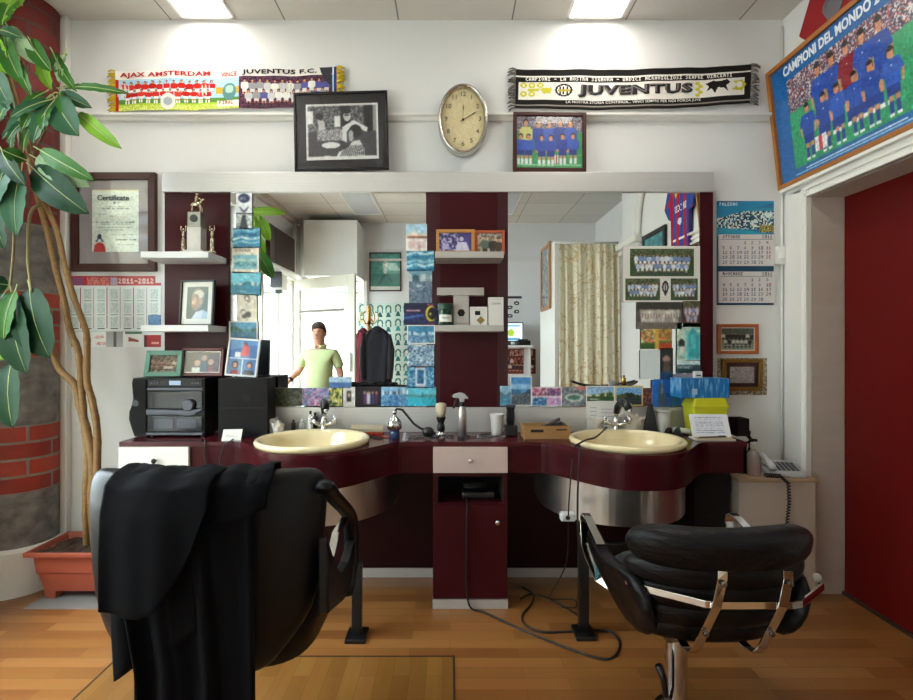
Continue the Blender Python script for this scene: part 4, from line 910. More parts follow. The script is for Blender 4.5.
c = Cv(48, 30, '#8a8ac0'); c.noise(0, 0, 1, 1, ['#8a7ab0', '#c87aa0', '#3a4a88', '#e0b8c8', '#5aa0c8'], cell=2); c.noise(.2, .5, .8, 1, ['#c8487a', '#e8c8d0'], .4, 2); pc((302, 388, 329, 406), c, 'pink and purple card behind the left tap', group=g3)
c = Cv(26, 30, '#c8c060'); c.noise(0, 0, 1, 1, ['#c8c060', '#2a3a2a', '#e0d8a8', '#5a6a3a'], cell=3); pc((329, 388, 342, 406), c, 'narrow yellow and green card right of the pink card', group=g3)
c = Cv(40, 22, '#3a68a8'); c.noise(0, 0, 1, .5, ['#c8d8e8', '#8ab0d0']); c.noise(0, .6, 1, 1, ['#2a4a88', '#5a88c0']); pc((329, 377, 351, 388), c, 'small blue card above the bottom row, beside the man in the mirror', group=g3)
c = Cv(22, 30, '#e2dedc'); c.rect(.32, .2, .7, .72, '#1c1a20'); c.ell(.5, .4, .12, .12, '#c8a088'); pc((343, 387, 355, 407), c, 'white card with a tiny dark portrait', group=g3)
c = Cv(42, 30, '#1c1420'); c.rect(.3, .35, .44, .9, '#5a2a6a'); c.rect(.46, .25, .6, .9, '#d8d8e8'); c.rect(.64, .4, .76, .9, '#3a3a7a'); c.rect(.8, .3, .9, .9, '#4a2a4a')
for x in (.36, .53, .7, .85): c.ell(x, .3, .05, .08, '#c8907a')
pc((356, 387, 380, 406), c, 'dark card of people in evening clothes', group=g3)
pc((381, 387, 408, 406), scape(48, 30, ['#5a98c8', '#a8cce0'], ('#e0e4e8', '#3a5a78', '#8aa8b8'), ['#1f5a98', '#c8dcea', '#3a80b8'], .35), 'blue marina card left of the turquoise card', group=g3)
c = Cv(48, 30, '#28a8c8'); c.noise(0, 0, 1, .4, ['#58c0d8', '#78d0e0']); c.noise(0, .4, 1, .55, ['#2a6a78', '#7ab8b8']); c.rect(.5, .3, .54, .7, '#0f5a70'); c.noise(0, .55, 1, 1, ['#18a0c0', '#28b0cc', '#60d0dc']); pc((408, 387, 436, 406), c, 'turquoise lagoon card at the inner corner of the left mirror', group=g3)
g4 = 'cards along the foot of the right mirror'
pc((500, 386, 511, 406), scape(20, 36, ['#a8d0e8', '#8ac0e0'], ('#5a7a88',), ['#4a90b0'], .5), 'narrow pale blue card tucked beside the tall city card', group=g4)
c = Cv(38, 50, '#5a9ad0'); c.rect(0, .0, 1, .45, '#4a8cc8'); c.rect(0, .25, 1, .45, '#8ab8dc'); c.poly([(0, .8), (1, .42), (1, 1), (0, 1)], '#38485a'); c.noise(0, .6, 1, 1, ['#38485a', '#5a6878', '#c8b8a0', '#28343f'], .8); c.rect(0, .45, .5, .6, '#3a78a8'); pc((510, 376, 532, 406), c, 'tall white edged bay city card at the left end of the right mirror', border=.007, Y=2.756, group=g4)
c = Cv(54, 32, '#e0dce0')
for i, (x, y) in enumerate(((.02, .05), (.5, .05), (.02, .55), (.5, .55))): c.noise(x, y, x+.46, y+.42, [['#d05a7a', '#f0c8d0', '#3a2a4a'], ['#8a6ab8', '#e87a8a', '#3a3a6a'], ['#2a68a8', '#7ab8d8', '#1a3a6a'], ['#d87ab0', '#e8d0e0', '#9a8ac8']][i], cell=2)
pc((532, 387, 562, 406), c, 'card with four small pink and blue pictures', group=g4)
c = Cv(44, 32, '#6a7a88'); c.noise(0, 0, 1, 1, ['#6a7a88', '#8a9098', '#3a4858', '#a8a8a8'], cell=2); c.ell(.5, .55, .38, .22, '#c8ccc8'); c.ell(.5, .55, .28, .13, '#4a7a6a'); c.rect(.6, 0, 1, .15, '#c87a78'); pc((562, 387, 586, 406), c, 'aerial card of a pale oval stadium', group=g4)
pc((586, 386, 615, 406), scape(50, 34, ['#5a98d8', '#c8dcec'], ('#d8c8a8', '#4a6a3a', '#2f4a2a'), ['#2f4f2a', '#4a6a35', '#1a3018'], .5), 'white bordered card of a hill town above green trees', border=.006, group=g4)
card('postcard', 'cream bordered card of dark trees under blue sky', 'postcard', (615, 386, 643, 406), YC-.003, scape(48, 30, ['#4a90d0', '#90c0e4'], ('#2a3a28', '#1a281a', '#4a5a3a'), ['#1a2a1a', '#2a3f5a'], .55), border=.008, group=g4, bm=mat('cream_card', '#d8c48a', .6))
c = Cv(20, 30, '#5a2a2a'); c.noise(0, 0, 1, 1, ['#5a2a2a', '#8a4a3a', '#3a1a1a', '#a8887a'], cell=2); pc((643, 388, 652, 406), c, 'dark red sliver of a card beside the grey comb stand', group=g4)
c = Cv(36, 46, '#1f60b8'); c.poly([(.4, .1), (.6, .1), (.75, 1), (.15, 1)], '#4a5a70'); c.poly([(.48, 0), (.52, 0), (.56, .5), (.44, .5)], '#8aa0b8'); c.noise(0, 0, .3, 1, ['#1f60b8', '#2a78d0']); c.noise(.7, .5, 1, 1, ['#0f3a70', '#1f60b8']); pc((652, 380, 672, 407), c, 'deep blue card with a grey tower, right part of the right mirror', Y=2.754, group=g4)
pc((672, 388, 700, 406), scape(46, 30, ['#5a98b8', '#88b8cc'], ('#3a6a7a', '#5a8a98'), ['#2a6a90', '#1f5a80'], .4), 'blue sea card half behind the yellow box', group=g4)
card('leaflet', 'lilac grey leaflet behind the blue tissue box', 'leaflet', (672, 374, 701, 392), 2.757, Cv(10, 8, '#a8a0b0'))
# sheets on the right mirror
g5 = 'sheets on the right mirror'
def squad(w, h, grass='#35502c', sh=('#b8c8e0', '#e0e4ec', '#7a90c0'), n=13):
    c = Cv(w, h, grass); c.noise(0, 0, 1, .3, [grass, '#4a5a3a', '#2a3a22', '#8a8a6a']); c.noise(0, .8, 1, 1, [grass, '#44603a'])
    c.team(.06, .12, .95, 1.0, n, list(sh), '#e0e0e8', '#3a3a5a', skin='#b88a70'); return c
def sheet():
    cx, z, w, h = spot(623, 246, 700, 302, 2.7605); t = thing('photo_sheet', (cx, 2.7605, z), 'white sheet with three team photos and a black shield, top right of the right mirror', 'photo sheet', g5); T = wm(t)
    b = mbt(t); b.box(-w/2, 0, 0, w/2, .0012, h); b.build('paper', m_card, t)
    def sub(x0, y0, x1, y1, c):
        c.mottle(.08, 2).soft(.6); printed('photo', c, lambda u, v: T @ Vector((-w/2+(x0+u*(x1-x0))*w, -.0006, h-(y0+v*(y1-y0))*h)), t)
    sub(.09, .05, .92, .54, squad(110, 48)); sub(.03, .58, .48, .97, squad(60, 36, n=9)); sub(.62, .58, .97, .97, squad(46, 36, n=7))
    c = Cv(16, 26, '#e6e6e4'); c.ell(.5, .4, .42, .4, '#1c1c20'); c.poly([(.1, .5), (.9, .5), (.5, 1)], '#1c1c20'); c.ell(.5, .42, .24, .26, '#d8d8d8'); c.rect(.44, .2, .56, .8, '#1c1c20')
    sub(.50, .62, .60, .90, c)
sheet()
c = squad(80, 44, '#5a554e', ('#d8d4cc', '#c8c4bc', '#a8a49c'), 14); c.rect(0, 0, 1, .28, '#3a3632'); c.noise(0, .75, 1, 1, ['#6a655e', '#7a756c']); pc((637, 302, 682, 329), c, 'sepia team photo under the white sheet of teams', name='team_photo', cat='photograph', group=g5)
c = squad(30, 40, '#4a2a30', ('#8a90c8', '#c8c8d8', '#3a3a6a'), 4); pc((683, 301, 700, 327), c, 'small colour team photo right of the sepia one', name='team_photo', cat='photograph', group=g5)
c = Cv(52, 32, '#4a7a3a'); c.noise(0, .0, .45, .7, ['#d8c86a', '#4a7a3a', '#e0d8b8', '#c8503a'], cell=2); c.rect(0, .75, .45, 1, '#3a6a2f'); c.rect(.45, 0, .58, 1, '#d8b04a'); c.noise(.58, 0, 1, .6, ['#d8a04a', '#c85a3a', '#5a7a3a'], cell=2); c.rect(.58, .7, 1, 1, '#b84a30')
pc((641, 329, 672, 349), c, 'green and orange flyer below the sepia team photo', name='flyer', cat='flyer', group=g5)
card('paper_sheet', 'blank pale blue paper below the green and orange flyer', 'paper', (640, 350, 661, 379), YC-.002, Cv(8, 8, '#dbe6ea'))
c = Cv(22, 44, '#1c2226'); c.ell(.5, .35, .3, .12, '#a8887a'); c.poly([(.3, .4), (.7, .4), (.8, .75), (.2, .75)], '#5a4a42'); c.noise(0, .75, 1, 1, ['#2a5a90', '#1a3a5a']); pc((660, 348, 673, 380), c, 'narrow dark portrait card beside the teal poster', group=g5)
c = Cv(42, 62, '#7ac8c8'); c.noise(0, 0, .4, 1, ['#7ac8c8', '#c8dcd0', '#d8d8b0'], cell=2); c.noise(0, 0, 1, .25, ['#d8d8b0', '#c8dcd8', '#7ac8c8'], cell=3); c.poly([(.5, .3), (.7, .1), (.95, .4), (.95, .9), (.5, .95)], '#3ab0b8'); c.ell(.2, .55, .14, .12, '#2a3a3a'); c.ell(.22, .72, .12, .1, '#e8ece8'); c.rect(.6, .3, .8, .7, '#58c8cc')
pc((677, 323, 700, 360), c, 'pale teal poster near the edge of the right mirror', name='poster', cat='poster', group=g5)
c = Cv(44, 22, '#cfe4e4'); c.rect(0, .3, 1, 1, '#2a4a50'); c.text(.06, .45, 'DATAKEY', '#e0f0f0', 1); pc((677, 361, 700, 373), c, 'strip lettered in white capitals under the teal poster', name='poster', cat='poster', group=g5)
# ================================================================== frames on the shelves and the hi-fi
m_tan = mat('tan_wood', '#c08a4a', .4, c2='#a8743a', ns=(4, 4, 40))
c = Cv(54, 34, '#4a3f88'); c.noise(0, 0, .6, 1, ['#4a3f88', '#8a80b8', '#2a2458', '#c8c0e0'], cell=3); c.ell(.7, .28, .09, .16, '#2a2450'); c.ell(.69, .33, .07, .12, '#d8d0e4'); c.poly([(.5, 1), (.56, .5), (.84, .5), (.95, 1)], '#dcd8ec'); c.rect(.1, .6, .3, .9, '#b8b0d8')
def onshelf(bx, Y, z): cx, _, w, h = spot(*bx, Y); return dict(loc=(cx, Y, z)), (w, h)
k, s_ = onshelf((436, 227, 475, 252.5), 2.64, 1.781); framed('small_picture', 'tan wood frame with a violet toned photo of a man, on the middle upper shelf', s_, 0, c, m_tan, .018, .018, tilt=R(-6), **k)
c = Cv(40, 30, '#a8a090'); c.noise(0, 0, 1, 1, ['#a8a090', '#c8c0b0', '#78705f'], cell=3); c.figure(.3, .1, 1.3, .32, '#5a6a60', '#3a3a3a'); c.figure(.62, .15, 1.3, .36, '#2a2a2a', '#3a3a3a'); c.figure(.85, .2, 1.3, .3, '#4a3a30', '#3a3a3a')
k, s_ = onshelf((475, 228, 505, 253), 2.655, 1.781); framed('small_picture', 'orange wood frame with a photo of three people, on the middle upper shelf', s_, 0, c, mat('orange_red_wood', '#b4502a', .4), .015, .018, tilt=R(-6), **k)
# portrait on the left lower shelf
c = Cv(56, 76, '#16301e'); c.noise(0, 0, 1, 1, ['#16301e', '#1c3a24', '#102418'], cell=3)
c.poly([(.25, 1), (.45, .78), (.8, .72), (1, .85), (1, 1)], '#c8d0dc'); c.poly([(.72, 1), (.8, .72), (1, .8), (1, 1)], '#9ab0c8'); c.ell(.52, .36, .30, .32, '#7a6a52'); c.ell(.56, .24, .24, .14, '#c8c0a8'); c.ell(.42, .48, .20, .26, '#8a6242'); c.ell(.36, .44, .09, .12, '#c89a70'); c.rect(.24, .38, .4, .40, '#3a2a1c'); c.ell(.66, .46, .07, .10, '#a87a58'); c.rect(.28, .62, .42, .64, '#5a3020'); c.ell(.3, .5, .05, .05, '#d8aa80')
k, s_ = onshelf((177, 280, 213, 326.5), 2.66, 1.403); t = framed('framed_portrait', 'black frame with a white mount around an elderly man in profile, left lower shelf', s_, 0, c, m_black, .009, .02, board=.022, tilt=R(-5), rz=R(-6), pw=(.036, .038, .036, .036), **k)
# hi-fi frames
m_green = mat('green_marbled_frame', '#6f9c8a', .35, c2='#4f7f6c', ns=(20, 20, 20)); m_dred = mat('dark_red_frame', '#5e141c', .35)
c = Cv(46, 32, '#3a2a22'); c.noise(0, 0, 1, 1, ['#3a2a22', '#6a4a3a', '#a88a70', '#2a3a2a'], cell=2); c.team(.05, .2, .95, 1.1, 5, ['#8a6a50', '#c8b8a0', '#4a3a30'], '#3a2a22')
k, s_ = onshelf((143, 347, 180, 373.5), 2.66, 1.133); framed('small_picture', 'green marbled frame with a dark group photo, on the hi-fi', s_, 0, c, m_green, .026, .018, tilt=R(-12), **k)
c = Cv(50, 34, '#2a201c'); c.noise(0, 0, 1, 1, ['#2a201c', '#4a3a30', '#5a1a18'], cell=2); c.ell(.35, .55, .10, .16, '#c8a088'); c.ell(.55, .3, .09, .15, '#b88a70'); c.ell(.75, .5, .09, .15, '#c8a088'); c.rect(.2, .75, .45, 1, '#d8d8d0'); c.rect(.5, .5, .62, .9, '#3a4a5a'); c.rect(.68, .7, .85, 1, '#8a2a20')
k, s_ = onshelf((179, 345, 222, 374), 2.68, 1.133); framed('small_picture', 'dark red frame with a family photo, on the hi-fi', s_, 0, c, m_dred, .018, .018, board=.006, tilt=R(-10), **k)
c = Cv(50, 66, '#d8dce0'); c.rect(.0, .0, 1, .52, '#5a90c8'); c.poly([(0, .3), (1, .1), (1, .52), (0, .52)], '#3a6aa8'); c.ell(.55, .12, .08, .06, '#8a5a4a'); c.poly([(.45, .15), (.68, .15), (.72, .45), (.4, .45)], '#c81c2c'); c.rect(.2, .35, .4, .5, '#e8e8e8')
c.rect(.02, .55, .48, 1, '#4a78a8'); c.ell(.25, .72, .12, .11, '#2a1814'); c.ell(.25, .73, .08, .08, '#d09a80'); c.poly([(.08, 1), (.15, .86), (.36, .86), (.43, 1)], '#8a1c28'); c.rect(.52, .55, 1, 1, '#3a68a0'); c.ell(.76, .71, .10, .10, '#1a1210'); c.ell(.76, .735, .075, .075, '#c8907a'); c.poly([(.56, 1), (.62, .86), (.9, .86), (.96, 1)], '#14161c')
k, s_ = onshelf((224, 335, 256, 373.5), 2.66, 1.133); framed('small_picture', 'white frame with a red figure above two portraits, on the right loudspeaker', s_, 0, c, mat('frame_white', '#dfe3e6', .35), .010, .016, tilt=R(-8), roll=R(4), **k)
# trophies
m_tr = mat('trophy_silver', '#b8ac94', .2, 1); m_marble = mat('white_marble', '#d9d4ce', .25, c2='#aaa39b', ns=(14, 14, 14), detail=8)
t = thing('trophy', (-1.337, 2.64, 1.781), 'tall trophy with a rider on a square column, on the upper left shelf', 'trophy', 'trophies on the upper left shelf')
b = mbt(t); b.box(-.052, -.045, 0, .052, .045, .014); b.build('base', m_marble, t, bevel=.003)
b = mbt(t); b.box(-.036, -.032, .014, .036, .032, .135); b.build('column', m_marble, t, bevel=.002)
b = mbt(t); b.box(-.037, -.033, .135, .037, .033, .142); b.box(-.034, -.030, .142, .034, .030, .215); b.build('upper_block', mat('trophy_block', '#8f8b80', .3, .6), t, bevel=.002)
b = mbt(t); b.lathe([(.020, -.034), (.020, -.031)], (0, 0, .18), 20, axis='y'); b.build('medallion', mat('medallion', '#3c3f3c', .4, .5), t)
b = mbt(t); b.ball((-.002, 0, .262), (.026, .012, .013)); b.tube([(.018, 0, .266), (.030, 0, .284), (.038, 0, .288)], (.009, .007, .004)); b.tube([(-.026, 0, .264), (-.036, 0, .252)], (.004, .002), 6)
for x, y, dx in ((.014, .006, .012), (.018, -.006, .004), (-.018, .006, -.008), (-.020, -.006, -.002)): b.tube([(x, y, .255), (x+dx, y, .235), (x+dx*.6, y, .215)], (.005, .0035, .003), 6)
b.tube([(-.004, 0, .27), (-.002, 0, .295), (0, 0, .305)], (.008, .009, .005)); b.ball((.001, 0, .313), .007); b.tube([(0, 0, .298), (.016, .004, .29), (.024, .004, .283)], .003, 6); b.build('horse_and_rider', m_tr, t, smooth=True)
def smalltrophy(x, label):
    t = thing('trophy', (x, 2.63, 1.781), label, 'trophy', 'trophies on the upper left shelf')
    b = mbt(t); b.lathe([(.019, 0), (.019, .012), (.012, .016), (.010, .045), (.012, .05), (.009, .055), (.009, .075), (.006, .082)], (0, 0, 0), 20); b.build('base', m_tr, t, smooth=True)
    b = mbt(t); b.tube([(0, 0, .08), (.001, 0, .10), (0, 0, .118)], (.005, .009, .007)); b.ball((0, 0, .126), .0065); b.tube([(-.005, 0, .113), (-.014, 0, .127), (-.011, 0, .144)], .003, 6); b.tube([(.005, 0, .113), (.014, 0, .127), (.010, 0, .146)], .003, 6); b.build('figurine', m_tr, t, smooth=True)
smalltrophy(-1.402, 'small figurine trophy left of the tall one'); smalltrophy(-1.252, 'small figurine trophy right of the tall one')
# product boxes on the middle lower shelf
def sp(x0, x1, Y=2.63): return (x0-VX)*Y/F, (x1-VX)*Y/F
zS = 1.403
x0, x1 = sp(438, 453); t = thing('pomade_jar', ((x0+x1)/2, 2.63, zS), 'dark green jar with a white label at the left end of the middle lower shelf', 'jar')
b = mbt(t); b.lathe([(.034, 0), (.038, .006), (.040, .08), (.039, .082)], n=28); b.build('jar_body', mat('green_glass', '#0f3a28', .1, coat=.5), t, smooth=True)
b = mbt(t); b.lathe([(.0405, 0), (.0415, .003), (.0415, .028), (.039, .032)], (0, 0, .082), 28); b.build('lid', mat('green_lid', '#123f2d', .3), t, smooth=True)
b = mbt(t); b.loft([[(.0405*math.sin(a), -.0405*math.cos(a), z) for a in np.linspace(-.9, .9, 14)] for z in (.018, .055)], closed=False); b.build('jar_label', m_card, t); lettering('PROVA', .012, wm(t) @ Matrix.Translation((0, -.042, .032)), mat('label_green_ink', '#1c5a40', .6), t)
def pbox(name, x0, x1, z0, h, dy, m, label, deco=None, Y=2.63):
    a, c_ = sp(x0, x1, Y); t = thing(name, ((a+c_)/2, Y+dy/2, z0), label, 'box'); w = c_-a
    b = mbt(t); b.box(-w/2, -dy/2, 0, w/2, dy/2, h); b.build('carton', m, t, bevel=.0015); b = mbt(t); b.box(-w/2+.001, -dy/2-.0006, h-.012, w/2-.001, -dy/2, h-.0112); b.build('lid_seam', mat('seam_grey', '#9a9690', .7), t)
    if deco: deco(t, w, h, dy)
    return t
m_sbox = mat('silver_carton', '#b9b3ae', .3, c2='#a8a29d'); m_wbox = mat('white_carton', '#e0dcd8', .45)
def d1(t, w, h, dy): b = mbt(t); b.lathe([(.021, -dy/2-.001), (.021, -dy/2)], (0, 0, h*.42), 6, axis='y'); b.build('emblem', m_blackm, t)
pbox('product_box', 453.5, 469, zS, .158, .055, m_sbox, 'tall silver grey carton with a black emblem, holding up the flat carton', d1)
pbox('product_box', 437, 484, zS+.159, .040, .06, m_sbox, 'flat silver carton lying across the tall one')
def d2(t, w, h, dy):
    b = mbt(t); b.box(-.020, -dy/2-.001, h*.55, .008, -dy/2, h*.78); b.build('emblem', m_blackm, t); b = mbt(t); b.lathe([(.022, -dy/2-.001), (.022, -dy/2)], (.010, 0, h*.28), 4, axis='y'); b.build('emblem', mat('gold_print', '#8a7434', .5), t)
pbox('product_box', 470, 487.5, zS, .098, .06, m_wbox, 'low white carton with black and gold emblems', d2)
def d3(t, w, h, dy): lettering('CREMA', .016, wm(t) @ Matrix.Translation((0, -dy/2-.001, h*.72)), mat('pale_ink', '#8a8a82', .6), t)
pbox('product_box', 488.5, 503.5, zS, .148, .055, m_wbox, 'tall white carton at the right end of the middle lower shelf', d3)
# ================================================================== things on the counter
m_cream = mat('cream_bristle', '#d9cdb4', .8, c2='#bfb090', ns=(300, 300, 4)); m_steel = mat('polished_steel', '#8a888a', .22, 1); m_paper = mat('paper_tissue', '#dcdad6', .85, bump=.3, bs=(40, 40, 40))
m_clear = None
def mk_clear(name, tint, mixk=.12):
    m, nt, b = newmat(name); nt.nodes.remove(b); t = N(nt, 'ShaderNodeBsdfTransparent'); t.inputs[0].default_value = (*tint, 1)
    g = N(nt, 'ShaderNodeBsdfPrincipled'); g.inputs['Base Color'].default_value = (*tint, 1); g.inputs['Roughness'].default_value = .08
    mx = N(nt, 'ShaderNodeMixShader'); mx.inputs[0].default_value = mixk; L(nt, t.outputs[0], mx.inputs[1]); L(nt, g.outputs[0], mx.inputs[2]); L(nt, mx.outputs[0], nt.nodes['Material Output'].inputs[0]); return m
m_clear = mk_clear('clear_plastic', (.9, .92, .93), .25)
def onc(px, Y, z=ZT): return ((px-VX)*Y/F, Y, z)
# hi-fi
m_hf = mat('hifi_black', '#0c0c0e', .35, c2='#111113', spec=.25); m_hfs = mat('hifi_glossy_window', '#101116', .1, spec=.35); m_hfg = mat('hifi_grey', '#4a4c56', .35, .4); m_grille = mat('speaker_grille', '#0b0b0d', .9, bump=.6, bs=(600, 600, 600))
t = thing('stereo_system', (-1.425, 2.70, ZT), 'black hi-fi tower with three silver trimmed decks at the left end of the counter', 'stereo')
b = mbt(t); b.box(-.150, -.10, .008, .150, .055, .305); b.build('cabinet', m_hf, t, bevel=.003)
for x in (-.13, .13):
    for y in (-.08, .03): mbt(t).lathe([(.012, 0), (.012, .008)], (x, y, 0), 10).build('foot', m_black, t)
b = mbt(t); b.box(-.140, -.108, .262, .140, -.10, .300); k = b.build('cd_deck', m_hf, t, bevel=.002); b = mbt(t); b.box(-.03, -.110, .270, .03, -.108, .293); b.build('display', mat('lcd_blue', '#9cb4d8', .2), k)
b = mbt(t)
for x in (-.12, -.105, -.09, .09, .105, .12): b.box(x-.004, -.112, .276, x+.004, -.108, .284)
b.build('button', m_hfg, k)
b = mbt(t); b.box(-.145, -.113, .244, .145, -.10, .256); b.build('trim_strip', m_hfg, t, bevel=.002)
b = mbt(t); b.box(-.140, -.108, .150, .140, -.10, .236); k = b.build('tuner_window', m_hfs, t, bevel=.002)
b = mbt(t); b.lathe([(.030, 0), (.030, -.016), (.026, -.022), (.004, -.022)], (.075, -.108, .168), 28, axis='y'); b.build('volume_knob', m_hfg, k, smooth=False)
b = mbt(t); b.prism([(-.145, .118), (.02, .118), (.06, .112), (.10, .118), (.145, .140), (.145, .150), (.10, .142), (.04, .140), (-.145, .146)], -.120, -.10, 'y'); b.build('trim_strip', m_hfg, t, bevel=.002)
b = mbt(t); b.box(-.140, -.108, .030, .140, -.10, .108); k = b.build('tape_deck', m_hfs, t, bevel=.002); b = mbt(t); b.box(-.11, -.110, .045, -.01, -.108, .095); b.box(.01, -.110, .045, .11, -.108, .095); b.build('cassette_door', mat('cassette_tint', '#2c2e38', .12, .3), k)
b = mbt(t); b.box(-.148, -.116, .010, .148, -.10, .024); b.build('trim_strip', m_hfg, t, bevel=.003)
t = thing('loudspeaker', (-1.625, 2.70, ZT), 'black loudspeaker with a curved side, left of the hi-fi', 'loudspeaker', 'black hi-fi loudspeakers')
b = mbt(t); pts = [(.045, 0), (.045, .305), (-.030, .305), (-.036, .28), (-.030, .20), (-.034, .17), (-.050, .13), (-.052, .09), (-.040, .05), (-.030, .02), (-.022, 0)]
b.prism(pts[::-1], -.09, .10, 'y'); b.build('cabinet', m_hf, t, bevel=.002)
b = mbt(t); b.prism([(x*.86+.002, .008+z*.95) for x, z in pts][::-1], -.096, -.09, 'y'); k = b.build('grille', m_grille, t, bevel=.002); b = mbt(t); b.lathe([(.017, -.099), (.017, -.096)], (-.012, 0, .175), 20, axis='y'); b.build('tweeter', m_black, k)
t = thing('loudspeaker', (-1.070, 2.665, ZT), 'black loudspeaker between the hi-fi and the left basin, side turned to the room', 'loudspeaker', 'black hi-fi loudspeakers', R(4))
b = mbt(t); b.box(-.132, -.075, 0, .118, .075, .305); b.build('cabinet', mat('black_ash_vinyl', '#0d0c0e', .55, c2='#121112', ns=(60, 60, 6), spec=.2), t, bevel=.003)
b = mbt(t); b.lathe([(.024, -.078), (.024, -.075)], (.012, 0, .205), 24, axis='y'); b.build('bass_port', m_blackm, t)
b = mbt(t); b.box(-.118, -.0765, .150, .104, -.075, .153); b.build('seam', m_black, t)
# note card
t = thing('note_card', onc(231, 2.50), 'small white note card propped on the counter before the right loudspeaker', 'note card', rz=R(8)); b = mbt(t); b.T = wm(t) @ Matrix.Rotation(R(-35), 4, 'X'); b.box(-.046, 0, 0, .046, .002, .062); b.build('card', m_card, t)
b = mbt(t); b.T = wm(t) @ Matrix.Rotation(R(-35), 4, 'X'); b.box(-.03, -.0006, .02, .03, -.0001, .0215); b.box(-.03, -.0006, .028, .01, -.0001, .0295); b.build('print_lines', mat('grey_print', '#8a8a90', .7), t)
# crumpled wrappers
def crumple(name, loc, w, d, h, label, m, cat='paper', seed=0, rz=0):
    random.seed(seed); t = thing(name, loc, label, cat, None, rz); b = mbt(t); rings = []
    for k in range(5):
        f = k/4; rings.append([((w/2)*(.8+.35*f)*math.cos(a)*(1+random.uniform(-.12, .12)), (d/2)*(.8+.35*f)*math.sin(a)*(1+random.uniform(-.12, .12)), h*f*(1 if k < 4 else 1+random.uniform(-.25, .15))) for a in np.linspace(0, 2*PI, 14, endpoint=False)])
    rings += [[(x*.86, y*.86, z-.004) for x, y, z in rings[-1]], [(x*.6, y*.6, h*.35) for x, y, z in rings[-1]]]
    b.loft(rings); b.build('paper_body', m, t)
    b = mbt(t); b.loft([[(x*.75, y*.75, h*.5+random.uniform(0, .01)) for x, y, z in rings[3]], [(x*.35, y*.45, h*.95+random.uniform(-.01, .02)) for x, y, z in rings[3]]]); b.build('fold', m, t); return t
crumple('paper_bag', onc(268, 2.66), .09, .06, .09, 'crumpled white paper bag at the left side of the left basin, rear one', m_paper, 'bag', 3)
crumple('paper_cup', onc(278, 2.63), .06, .05, .07, 'crumpled white paper cup right beside the paper bag', mat('paper_cup_white', '#d6cfc8', .7), 'cup', 4)
# little bottles
def bottle(px, Y, r, h, m, label, cap=None, capm=None, z=ZT, cat='bottle', group='small bottles beside the left tap'):
    t = thing('small_bottle', onc(px, Y, z), label, cat, group); b = mbt(t); b.lathe([(r*.9, 0), (r, .003), (r, h*.72), (r*.85, h*.78), (r*.4, h*.82), (r*.4, h*.86)], n=18); b.build('bottle_body', m, t, smooth=True)
    b = mbt(t); b.lathe([(r*.5, h*.86), (r*.5, h*.99), (r*.42, h)], n=14); b.build('cap', capm or m_black, t); return t
bottle(293.5, 2.70, .011, .075, m_black, 'slim black bottle at the rear left rim of the left basin')
bottle(302, 2.70, .017, .075, m_clear, 'squat clear bottle right of the slim black bottle', capm=m_white)
bottle(310.5, 2.68, .013, .125, mat('white_bottle', '#e6e8ea', .3), 'tall slim white bottle just left of the left tap')
bottle(315, 2.735, .014, .11, m_black, 'black bottle behind the white bottle near the left tap')
# brushes
t = thing('neck_brush', onc(368, 2.665), 'wide brush with white bristles and a red back right of the left tap', 'brush', rz=R(-4))
b = mbt(t); b.box(-.085, -.025, 0, .085, .020, .018); b.build('brush_back', mat('red_lacquer', '#8c2a1c', .25), t, bevel=.007)
b = mbt(t)
for i in range(34):
    x = -.080+.160*i/33
    for y in (-.018, -.006, .006): b.tube([(x, y, .018), (x*1.04, y-.004, .035), (x*1.08+random.uniform(-.002, .002), y-.002, .052+random.uniform(-.002, .003))], .0024, 4)
b.build('bristles', m_cream, t)
def razor(px, py, ln, rz, m, label, nm='comb', cat='comb'):
    p = FL(px, py, ZT); t = thing(nm, p, label, cat, None, rz); b = mbt(t); b.box(-ln/2, -.006, 0, ln/2, .012, .004); b.build('spine', m, t, bevel=.001)
    b = mbt(t)
    for i in range(int(ln/.005)): b.box(-ln/2+.003+i*.005, -.022, .0005, -ln/2+.0055+i*.005, -.006, .0035)
    b.build('teeth', m, t)
razor(373, 437, .15, R(-50), m_black, 'black comb lying at the right rim of the left basin'); razor(382, 436, .15, R(-48), mat('red_plastic', '#9a3322', .3), 'red comb lying right of the black comb')
# atomiser
t = thing('atomiser', onc(394.5, 2.56), 'chrome vintage atomiser flask with a black hose and squeeze bulb', 'atomiser')
b = mbt(t); b.lathe([(.026, 0), (.027, .004), (.027, .034), (.024, .04)], n=24); b.build('glass_base', mat('blue_liquid_glass', '#24406e', .08, coat=.4), t, smooth=True)
b = mbt(t); b.lathe([(.024, .04), (.036, .05), (.040, .068), (.037, .085), (.024, .102), (.012, .112), (.010, .128), (.013, .130), (.012, .138), (.003, .142)], n=28); b.build('flask', m_chrome, t, smooth=True)
b = mbt(t); b.tube([(0, 0, .132), (.012, 0, .152), (.04, 0, .146), (.07, 0, .11), (.10, -.005, .075), (.13, -.01, .055), (.155, -.01, .045)], .006, 8); h_ = b.build('hose', mat('rubber_hose', '#1c1c1f', .5), t, smooth=True)
b = mbt(t); b.ball((.172, -.01, .034), (.032, .026, .027)); b.ball((.205, -.01, .026), .008); b.build('squeeze_bulb', m_black, t, smooth=True)
t = thing('stopper', onc(405, 2.50), 'small clear cone cap right of the atomiser', 'cap'); b = mbt(t); b.lathe([(.014, 0), (.015, .004), (.008, .03), (.010, .034), (.003, .04)], n=16); b.build('cap_body', m_clear, t, smooth=True)
